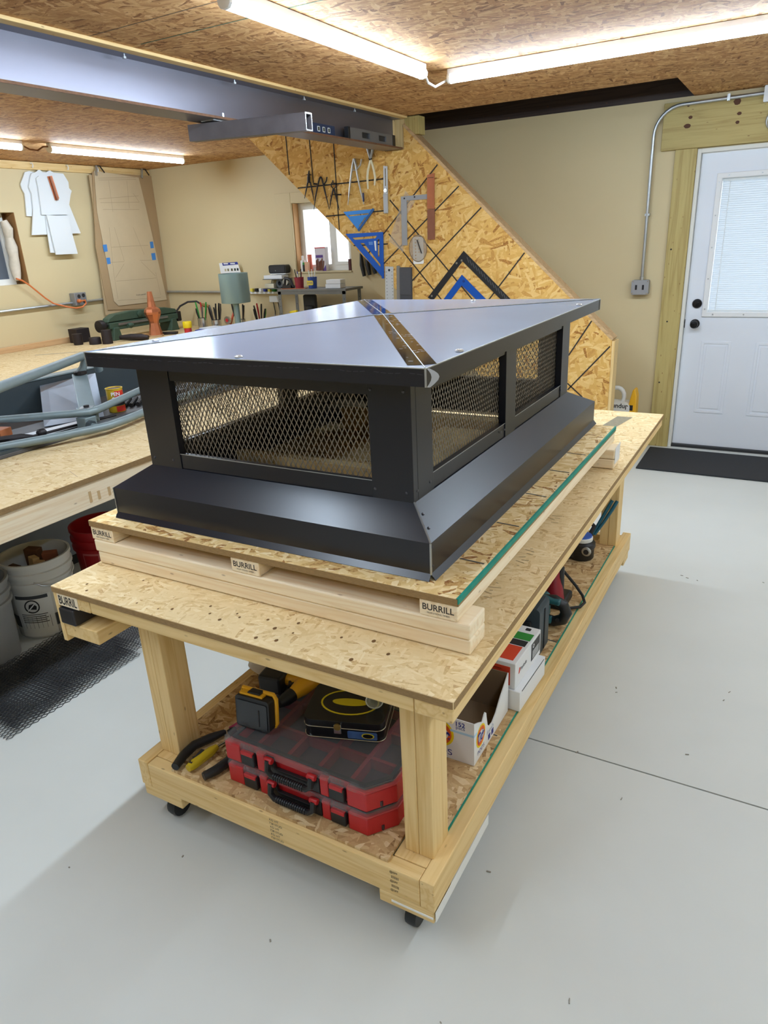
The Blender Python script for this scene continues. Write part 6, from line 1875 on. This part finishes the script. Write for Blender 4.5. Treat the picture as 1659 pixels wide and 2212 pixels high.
HG = pmat('handle_green', lin(44, 150, 60), .45)
HR = pmat('handle_red', lin(196, 40, 44), .45)
HS = pmat('handle_steel', lin(120, 122, 126), .35, metal=.7)
tool_cup(-4.93, 4.66, 1, 'tin cup of red and green handled pliers beside the bar folder', [HG, HR, HR, HG, BLACKPL, HS])
tool_cup(-4.76, 4.68, 2, 'tin cup of dark tools right of the red and green ones', [BLACKPL, HS, BLACKPL, HS, IRON, BLACKPL], .09)
tool_cup(-4.42, 4.66, 3, 'tin cup of dark tools left of the cylinder post', [IRON, BLACKPL, HS, BLACKPL, IRON], .10, .055)
tool_cup(-4.14, 4.64, 4, 'tin cup of mixed tools right of the cylinder post', [BLACKPL, HG, HR, BLACKPL, IRON, BLACKPL], .10, .055)
tc2 = thing('tube_cutter', 'red and silver pipe cutter leaning on the back wall', 'cutter', (-4.60, 4.70, ZT))
MB().tube([(-4.62, 4.72, ZT + .01), (-4.60, 4.76, ZT + .12), (-4.56, 4.82, ZT + .25)], [.008, .012, .014], 8).build('handle', pmat('orange_red', lin(196, 84, 48), .45), tc2, smooth=True)
MB().lathe([(.04, -.012), (.04, .012)], (-4.62, 4.70, ZT + .085), 16, 'y').build('wheel', CHROME, tc2)
MB().lathe([(.018, -.015), (.018, .014)], (-4.62, 4.70, ZT + .085), 12, 'y').build('hub', HR, tc2)
for k, (x_, lb_) in enumerate(((-3.98, 'open snips standing on the bench, nearer the cylinder post'), (-3.86, 'open snips standing on the bench, nearer the steel shelf'))):
    t = thing('bench_snips', lb_, 'snips', (x_, 4.66, ZT))
    MB().tube([(x_ - .03, 4.66, ZT + .012), (x_ - .02, 4.66, ZT + .07), (x_ + .005, 4.68, ZT + .13)], [.009, .011, .004], 8).build('handle', BLACKPL, t, smooth=True)
    MB().tube([(x_ + .04, 4.66, ZT + .012), (x_ + .025, 4.66, ZT + .07), (x_ - .015, 4.69, ZT + .15)], [.009, .011, .004], 8).build('handle', (HS, BLACKPL)[k], t, smooth=True)

cyl = thing('cylinder_stand', 'grey green metal cylinder on a thin post behind the cap lid', 'metal cylinder', (-4.27, 4.45, ZT))
CG = pmat('cylinder_green', lin(140, 164, 164), .38, metal=.35, noise=.05, nscale=6)
MB().lathe([(.028, .30), (.05, .27 + .005), (.138, .285), (.14, .29), (.14, .555), (.136, .555), (.13, .30)], (-4.262, 4.45, ZT), 32).build('drum', CG, cyl, smooth=True)
MB().lathe([(.03, .022), (.03, .28)], (-4.268, 4.45, ZT), 14).build('post', CG, cyl, smooth=True)
MB().lathe([(.09, 0), (.09, .012), (.035, .022)], (-4.268, 4.45, ZT), 20).build('foot', CG, cyl, smooth=True)

cal_ = thing('colour_card', 'white colour card with blue header leaning on the back wall', 'card', (-4.55, 4.8, 1.17))
cq = [[(-4.769, 1.459), (-4.523, 1.466), (-4.495, 1.362), (-4.68, 1.35), (-4.709, 1.176), (-4.746, 1.193)], [(-4.726, 1.46), (-4.523, 1.466), (-4.515, 1.442), (-4.719, 1.434)]]
MB().plate(cq[0], 4.842, 4.845, 'xz').build('card', WHITECARD, cal_)
MB().plate(cq[1], 4.840, 4.842, 'xz').build('header', BLUEPR, cal_)
for k in range(2):
    x_ = cq[1][0][0] + .02 + k * .09
    MB().box(x_, x_ + .06, 4.839, 4.84, (cq[1][0][1] + cq[1][2][1]) / 2 - .005, (cq[1][0][1] + cq[1][2][1]) / 2 + .006).build('header_print', WHITEPL, cal_)
for k in range(5):
    x_ = [(-4.702, 1.391), (-4.666, 1.392), (-4.617, 1.392), (-4.576, 1.393), (-4.54, 1.394)][k]
    MB().box(x_[0] - .0, x_[0] + .022, 4.8405, 4.842, x_[1] - .012, x_[1] + .012).build('swatch', pmat('swatch%d' % k, lin(*((180, 170, 140), (130, 124, 90), (70, 66, 40), (40, 56, 40), (30, 44, 50))[k]), .5), cal_)

# ---- steel shelf unit
SY0, SY1 = 4.50, 4.80
GST = pmat('shelf_grey', lin(112, 112, 108), .5, metal=.4, noise=.15)
sh = thing('steel_shelf', 'small grey steel shelf unit standing on the back bench', 'shelf', (-3.4, 4.65, ZT))
MB().box(-3.79, -3.03, SY0, SY1, 1.198, 1.218).build('top', GST, sh, bevel=.002)
MB().box(-3.79, -3.03, SY0, SY0 + .003, 1.172, 1.198).build('lip', GST, sh)
for x_, y_ in ((-3.785, SY0), (-3.07, SY0), (-3.785, SY1 - .035), (-3.07, SY1 - .035)):
    MB().plate([(x_, y_), (x_ + .035, y_), (x_ + .035, y_ + .003), (x_ + .003, y_ + .003), (x_ + .003, y_ + .035), (x_, y_ + .035)], ZT, 1.198, 'xy').build('leg', GST, sh)
    for k in range(5):
        MB().lathe([(.004, -.0008), (.004, .0)], (x_ + .018, y_, .87 + k * .065), 8, 'y').build('slot', INK, sh)
zs_ = 1.2185


def can(name, label, cat, x, y, z, r, h, mat, lid=None, lr=.9, lh=.02, lidname='lid'):
    t = thing(name, label, cat, (x, y, z))
    MB().lathe([(r * .97, 0), (r, .003), (r, h), (r * .95, h + .002)], (x, y, z), 18).build('body', mat, t, smooth=True)
    if lid:
        MB().lathe([(r * lr, h + .002), (r * lr, h + lh), (r * lr * .8, h + lh + .004)], (x, y, z), 16).build(lidname, lid, t, smooth=True)
    return t


def pen_pot(x, y, label, mat, cols, seed):
    t = thing('pen_pot', label, 'pen pot', (x, y, zs_))
    MB().lathe([(.038, 0), (.045, .1), (.042, .1), (.036, .01)], (x, y, zs_), 16).build('pot', mat, t, smooth=True)
    rn = random.Random(seed)
    for k, c in enumerate(cols):
        a = 2 * PI * k / len(cols)
        MB().tube([(x + .015 * math.cos(a), y + .015 * math.sin(a), zs_ + .012), (x + (.028 + .012 * rn.random()) * math.cos(a), y + .03 * math.sin(a), zs_ + .13 + .05 * rn.random())], .0045, 6).build('pen', c, t, smooth=True)
    return t


pen_pot(-3.60, 4.60, 'red printed pen pot on the steel shelf', pmat('pot_red', lin(150, 40, 52), .5, noise=.4, nscale=40), [INK, HR, BLUEPR, INK, WHITEPL], 1)
bp_ = pen_pot(-3.45, 4.60, 'blue tin of white markers on the steel shelf', pmat('pot_blue', lin(40, 72, 150), .4, noise=.3, nscale=30), [WHITEPL, WHITEPL, WHITEPL, pmat('lime', lin(200, 220, 60), .5), WHITEPL, WHITEPL], 2)
MB().plate(rrect(-3.485, -3.415, zs_ + .03, zs_ + .07, .012), 4.556, 4.5575, 'xz').build('label', pmat('label_yellow', lin(226, 200, 70), .5), bp_)
text_part('AUTUMN', .016, (-3.45, 4.5558, zs_ + .05), (1, 0, 0), (0, 0, 1), BLUEPR, bp_, width=.06)
for k, lb_ in enumerate(('lower white card box on the steel shelf', 'upper white card box on the steel shelf')):
    solo(MB().obox((-3.20 + .004 * k, 4.60, zs_ + .0185 + k * .038), (.16 - .01 * k, .09, .036), (0, 0, .05 * k)), 'card_box', WHITECARD, lb_, 'box', bevel=.002)
solo(MB().obox((-3.63, 4.55, zs_ + .003), (.26, .05, .004), (0, 0, .1)), 'copper_offcut', COPPER, 'thin copper offcut lying at the shelf front edge', 'copper strip')
tg = thing('tape_gun', 'black tape dispenser on the left end of the steel shelf', 'tape gun', (-3.74, 4.62, zs_))
MB().plate(rrect(-3.79, -3.69, zs_ + .001, zs_ + .03, .008), 4.58, 4.65, 'xz').build('base', BLACKPL, tg, bevel=.004)
MB().tube([(-3.77, 4.61, zs_ + .03), (-3.755, 4.61, zs_ + .09), (-3.71, 4.61, zs_ + .08), (-3.68, 4.61, zs_ + .01)], [.022, .024, .018, .012], 10).build('arm', BLACKPL, tg, smooth=True)
MB().lathe([(.03, -.02), (.03, .02)], (-3.82 + .06, 4.615, zs_ + .06), 16, 'y').build('roll', GALV, tg, smooth=True)
# under the shelf
sp_ = can('spray_bottle', 'white spray bottle with yellow trigger under the steel shelf', 'bottle', -3.66, 4.58, ZT, .034, .12, WHITEPL, WHITEPL, .5, .04, 'neck')
MB().obox((-3.67, 4.57, ZT + .18), (.085, .035, .04), (0, -.15, 0)).build('trigger_head', pmat('cap_yellow', lin(244, 214, 30), .4), sp_, bevel=.008)
MB().box(-3.70, -3.66, 4.545, 4.5455, ZT + .03, ZT + .06).build('label', HR, sp_)
can('paint_can', 'red can with black lid under the steel shelf', 'can', -3.50, 4.60, ZT, .05, .14, pmat('can_dkred', lin(150, 36, 52), .4), BLACKPL, .92, .10)
can('spray_can', 'slim green spray can under the steel shelf', 'can', -3.41, 4.56, ZT, .024, .13, pmat('can_green', lin(52, 140, 100), .4), CHROME, .7, .03)
can('paint_can', 'wide white can with black lid under the steel shelf', 'can', -3.29, 4.60, ZT, .072, .13, WHITEPL, BLACKPL, 1.0, .11)
can('spray_can', 'pink slim can behind the spray bottle', 'can', -3.59, 4.68, ZT, .026, .16, pmat('can_pink', lin(186, 120, 120), .4), HS, .8, .03)
can('spray_can', 'small dark can at the right under the steel shelf', 'can', -3.17, 4.60, ZT, .03, .12, BLACKPL, HR, .8, .03)
solo(MB().box(-3.68, -3.54, 4.74, 4.79, ZT, 1.15), 'rolled_bag', pmat('dark_bag', lin(58, 58, 60), .6), 'tall dark bag standing at the back of the steel shelf', 'bag', bevel=.015)

# ---- little wall shelf with a speaker, tape rolls, sockets
ws = thing('wall_shelf', 'tiny white wall shelf under the black speaker', 'shelf', (-4.0, YB - .06, 1.33))
MB().box(-4.09, -3.90, YB - .10, YB - .0005, 1.338, 1.346).build('board', WHITEPL, ws, bevel=.001)
MB().box(-3.97, -3.93, YB - .05, YB - .0005, 1.296, 1.338).build('bracket', WHITEPL, ws, bevel=.002)
rd_ = thing('speaker', 'small black radio speaker on the tiny wall shelf', 'speaker', (-4.0, YB - .05, 1.346))
MB().plate(rrect(-4.105, -3.895, 1.3465, 1.425, .02), YB - .095, YB - .015, 'xz').build('body', BLACKPL, rd_, bevel=.006)
MB().plate(rrect(-4.09, -3.91, 1.355, 1.417, .015), YB - .098, YB - .095, 'xz').build('grille', pmat('grille', lin(44, 44, 46), .7, bump=.6, bscale=500), rd_)
MB().lathe([(.006, -.1), (.006, -.098)], (-4.02, YB, 1.372), 8, 'y').build('badge', CHROME, rd_)
MB().tube([(-4.10, YB - .03, 1.37), (-4.13, YB - .012, 1.32), (-4.15, YB - .012, 1.25), (-4.2, YB - .015, 1.20)], .004, 6).build('cord', BLACKPL, rd_, smooth=True)
ps = thing('power_strip', 'white power strip with coloured plugs on the back wall', 'power strip', (-4.28, YB - .03, 1.15))
MB().box(-4.42, -4.06, YB - .035, YB - .0005, 1.150, 1.172).build('strip', WHITEPL, ps, bevel=.003)
for k in range(6):
    MB().box(-4.40 + k * .056, -4.37 + k * .056, YB - .055, YB - .02, 1.173, 1.205).build('plug', (pmat('plug_yellow', lin(226, 206, 80), .5), INK, WHITEPL, BLUEPR, pmat('plug_yellow', lin(226, 206, 80), .5), HG)[k], ps, bevel=.003)
MB().plate(rrect(-4.20, -4.08, 1.068, 1.128, .004), YB - .012, YB - .0005, 'xz').build('lower_plate', WHITEPL, ps)
for k, x_ in enumerate((-4.15, -4.09)):
    MB().tube([(x_, YB - .015, 1.066), (x_ + .012, YB - .015, .98), (x_ + .005, YB - .015, .9), (x_ + .03, YB - .02, ZT + .006)], .0045, 6).build('cord', BLACKPL, ps, smooth=True)
bk = thing('wall_bracket_shelf', 'small steel bracket tray beside the steel shelf holding boxes', 'tray', (-4.02, YB - .1, 1.22))
MB().box(-4.14, -3.90, YB - .16, YB - .001, 1.205, 1.212).build('tray', GST, bk)
solo(MB().box(-4.13, -4.02, YB - .15, YB - .05, 1.2125, 1.255), 'parts_box', pmat('cream_box', lin(214, 206, 180), .6), 'cream box on the bracket tray', 'box', bevel=.002)
solo(MB().lathe([(.02, -.025), (.042, -.025), (.042, .025), (.02, .025)], (-3.965, YB - .1, 1.2555), 18, 'y', False), 'tape_roll', HS, 'grey tape roll standing on the bracket tray', 'tape', smooth=True)
solo(MB().box(-4.14, -3.92, YB - .14, YB - .03, 1.2985, 1.332), 'white_carton', WHITECARD, 'flat white carton just under the tiny wall shelf', 'box', bevel=.002)
MB().box(-4.15, -3.91, YB - .15, YB - .001, 1.292, 1.298).build('upper_tray', GST, bk)

# ---- window sill things
zi = W2[2] + .0018
can('spray_bottle', 'slim white pump bottle on the window sill', 'bottle', -3.775, YB + .03, zi, .024, .10, WHITEPL, WHITEPL, .45, .04, 'pump')
can('glue_tube', 'orange and clear tube standing on the window sill', 'tube', -3.70, YB + .045, zi, .022, .15, pmat('tube_orange', lin(216, 110, 84), .5), CLEAR, .9, .07)
solo(MB().box(-3.735, -3.69, YB - .005, YB + .02, zi, zi + .085), 'tiny_box', pmat('peach_box', lin(224, 176, 140), .6), 'small peach box in front of the orange tube', 'box', bevel=.001)
can('tiny_can', 'tiny dark can on the window sill', 'can', -3.745, YB + .0, zi, .013, .06, BLACKPL, HG, .9, .02)
rb = thing('snack_box', 'white and purple snack carton with brown pretzel rods on the window sill', 'carton', (-3.56, YB + .05, zi))
MB().box(-3.62, -3.50, YB + .02, YB + .075, zi, zi + .215).build('carton', pmat('snack_white', lin(222, 214, 220), .5), rb, bevel=.002)
MB().box(-3.62, -3.50, YB + .019, YB + .0199, zi + .205, zi + .213).build('red_edge', HR, rb)
MB().box(-3.61, -3.53, YB + .0185, YB + .0198, zi + .12, zi + .145).build('purple_arc', pmat('purple', lin(92, 60, 140), .5), rb)
MB().plate([(-3.545, zi), (-3.50, zi), (-3.50, zi + .055)], YB + .0185, YB + .0198, 'xz').build('purple_corner', pmat('purple', lin(92, 60, 140), .5), rb)
for k in range(6):
    MB().bar((-3.61 + k * .014, YB + .016, zi + .005), (-3.605 + k * .0165, YB + .016, zi + .10 + .015 * math.sin(k * 2)), .009, .005, (0, 1, 0)).build('pretzel_print', pmat('pretzel', lin(120, 64, 36), .6, noise=.4, nscale=90), rb)
solo(MB().box(-3.235, -3.208, YB - .0, YB + .06, zi, zi + .1), 'dark_shim', pmat('dark_red_wood', lin(86, 34, 26), .6), 'dark red shim at the right of the window sill', 'shim')
for k, x_ in enumerate((-3.05, -2.99, -2.93)):
    solo(MB().tube([(x_ - .03, YB - .02, 1.50 - k * .03), (x_ - .02, YB - .03, 1.40), (x_, YB - .03, 1.30 + k * .01)], [.012, .021, .016], 10), 'hanging_grip', BLACKPL, ('leftmost black tool grip hanging beside the window', 'middle black tool grip hanging beside the window', 'rightmost black tool grip hanging beside the window')[k], 'tool', 'black grips beside the window', smooth=True)

# ============================================================ on the floor at the left
def bucket(x, y, label, mat, ring_mat=None, h=.37, r0=.128, r1=.148):
    t = thing('bucket', label, 'bucket', (x, y, 0.0008), 0, 'five gallon buckets')
    MB().lathe([(r0, 0), (r0 + .003, .004), (r1 - .006, h * .70), (r1 + .004, h * .71), (r1 + .004, h * .75), (r1 - .004, h * .76), (r1 - .003, h * .82), (r1 + .006, h * .83), (r1 + .006, h * .87), (r1 - .002, h * .88), (r1, h * .95), (r1 + .006, h * .955), (r1 + .006, h), (r1 - .004, h), (r1 - .008, h * .7), (r0 - .003, .008), (.001, .008)], (x, y, .0008), 40).build('pail', mat, t, smooth=True)
    return t


WB = pmat('bucket_white', lin(216, 214, 208), .45, noise=.05, nscale=8)
bk1 = bucket(-2.385, .695, 'white bucket with black label band holding wood scraps', WB)
bx, by = -2.385, .695


def band(t, x, y, r, a0, a1, z0_, z1_, mat, nm, n=20):
    vs = []
    for k in range(n + 1):
        a = a0 + (a1 - a0) * k / n
        for z_ in (z0_, z1_):
            rr = r(z_)
            vs.append((x + rr * math.cos(a), y + rr * math.sin(a), z_))
    MB()._add(vs, [(2 * k, 2 * k + 2, 2 * k + 3, 2 * k + 1) for k in range(n)]).build(nm, mat, t, smooth=True)


rf = lambda z_: .1318 + (z_ / .26) * .012 + .0014
GD = pmat('label_charcoal', lin(62, 64, 68), .5)
band(bk1, bx, by, rf, -2.6, .2, .055, .115, GD, 'label_band')
band(bk1, bx, by, rf, -1.55, -.35, .012, .225, pmat('label_white', lin(226, 226, 222), .5), 'label_panel')
rf2 = lambda z_: rf(z_) + .0008
band(bk1, bx, by, rf2, -1.45, -.45, .205, .222, GD, 'label_header')
for k in range(5):
    band(bk1, bx, by, rf2, -1.38, -.55 - .06 * (k % 2), .085 + k * .010, .089 + k * .010, INKGREY, 'label_text_line')
ca = -.95
nx_, tx_ = Vector((math.cos(ca), math.sin(ca), 0)), Vector((-math.sin(ca), math.cos(ca), 0))
O = Vector((bx, by, .17)) + nx_ * (rf(.17) + .003)
ring = [O + tx_ * (.030 * math.cos(a * PI / 12)) + Vector((0, 0, .030 * math.sin(a * PI / 12))) for a in range(24)]
MB().tube(ring, .0028, 6, True).build('warning_ring', INK, bk1)
MB()._add([O + tx_ * u + Vector((0, 0, w)) for u, w in ((-.018, -.012), (.016, -.016), (.02, .0), (.008, .014), (-.012, .010))], [(0, 1, 2, 3, 4)]).build('warning_figure', INK, bk1)
MB().bar(O - tx_ * .02 - Vector((0, 0, .02)) + nx_ * .001, O + tx_ * .02 + Vector((0, 0, .02)) + nx_ * .001, .005, .003, nx_).build('warning_slash', WHITECARD, bk1)
MB().tube([(bx + .11, by - .1, .285), (bx + .14, by - .08, .27), (bx + .165, by - .03, .25), (bx + .165, by + .04, .25), (bx + .12, by + .1, .285)], .003, 6).build('bail', GALV, bk1, smooth=True)
gw = 'wood scraps in the white bucket'
for k, (dx, dy_, w_, d_, h_, a_, tl, lb_) in enumerate(((-.05, .035, .07, .04, .34, .3, .03, 'dark wide wood scrap at the left in the white bucket'), (.02, -.03, .05, .03, .33, -.2, -.08, 'pale square wood scrap near the middle of the white bucket'), (.05, .05, .06, .035, .34, .7, .1, 'reddish wood scrap leaning at the back of the white bucket'), (-.04, -.072, .06, .025, .30, 0, .02, 'dark wood scrap against the bucket front'), (.07, -.03, .035, .03, .32, .3, -.05, 'small light wood scrap at the right in the white bucket'))):
    solo(MB().obox((bx + dx, by + dy_, .012 + h_ / 2 + .02), (w_, d_, h_), (tl, 0, a_)), 'wood_scrap', pmat('scrap%d' % k, lin(*((104, 66, 40), (206, 170, 116), (140, 80, 52), (92, 60, 40), (198, 158, 108))[k]), .7, noise=.15), lb_, 'wood scrap', gw, bevel=.002)
bk2 = bucket(-2.375, .375, 'grey translucent bucket cut by the left photo edge', pmat('bucket_grey', lin(150, 152, 154), .45, noise=.06, nscale=8))
bk3 = bucket(-2.40, 1.085, 'red bucket under the assembly bench behind the table corner', pmat('bucket_red', lin(170, 22, 30), .4, noise=.05, nscale=8))
rf3 = lambda z_: .1318 + (z_ / .26) * .012 + .0012
band(bk3, -2.40, 1.085, rf3, -1.5, -.9, .14, .26, pmat('print_pale_red', lin(206, 110, 112), .5), 'faint_print_panel')
band(bk3, -2.40, 1.085, lambda z_: rf3(z_) + .0006, -1.46, -.94, .15, .25, pmat('bucket_red', lin(170, 22, 30), .4), 'faint_print_inner')

# expanded metal sheets lying on the floor
MM = pmat('raw_expanded_metal', lin(84, 84, 86), .45, metal=.6)
gm = 'expanded metal sheets on the floor'


def floor_mesh(x0, y0, ang, lx, ly, z, label, ragged):
    M_ = Matrix.Translation(Vector((x0, y0, z))) @ Matrix.Rotation(ang, 4, 'Z')
    mb = expanded(0, lx, 0, ly, .0165, .034, .0024, .0012, lambda u, v, d: tuple(M_ @ Vector((u, v, d + .004 * math.sin(u * 9) * math.sin(v * 7) + .004))))
    o = mb.build('mesh_sheet', MM)
    return tag(o, label, 'metal mesh', gm)


floor_mesh(-2.235, .075, -.02, .45, .62, .001, 'bottom expanded metal sheet, its end nearest the photo foreground', 1)
floor_mesh(-2.19, .09, .06, .40, .76, .010, 'second expanded metal sheet of the floor stack', 1)
floor_mesh(-2.235, .12, -.03, .43, .62, .019, 'third expanded metal sheet with its edge toward the table leg', 1)
floor_mesh(-2.22, .12, .02, .38, .80, .028, 'top expanded metal sheet under the table corner', 1)
solo(MB().box(-1.99, -1.83, -.06, .045, 0.0005, .028), 'wood_offcut', stud('x'), 'small wood offcut on the floor at the left photo edge', 'offcut', bevel=.002)
# crumbs on the slab
rn = random.Random(3)
cr_ = MB()
for k in range(70):
    x_, y_ = rn.uniform(-1.4, .9), rn.uniform(-.6, 2.6)
    L, a = rn.uniform(.004, .014), rn.uniform(0, PI)
    cr_.obox((x_, y_, .0012), (L, rn.uniform(.0015, .004), .002), (0, 0, a))
o_ = cr_.build('floor_debris', pmat('debris', lin(150, 144, 132), .9))
o_['kind'] = 'stuff'
o_['label'] = 'tiny shavings scattered over the grey floor'
o_['category'] = 'debris'
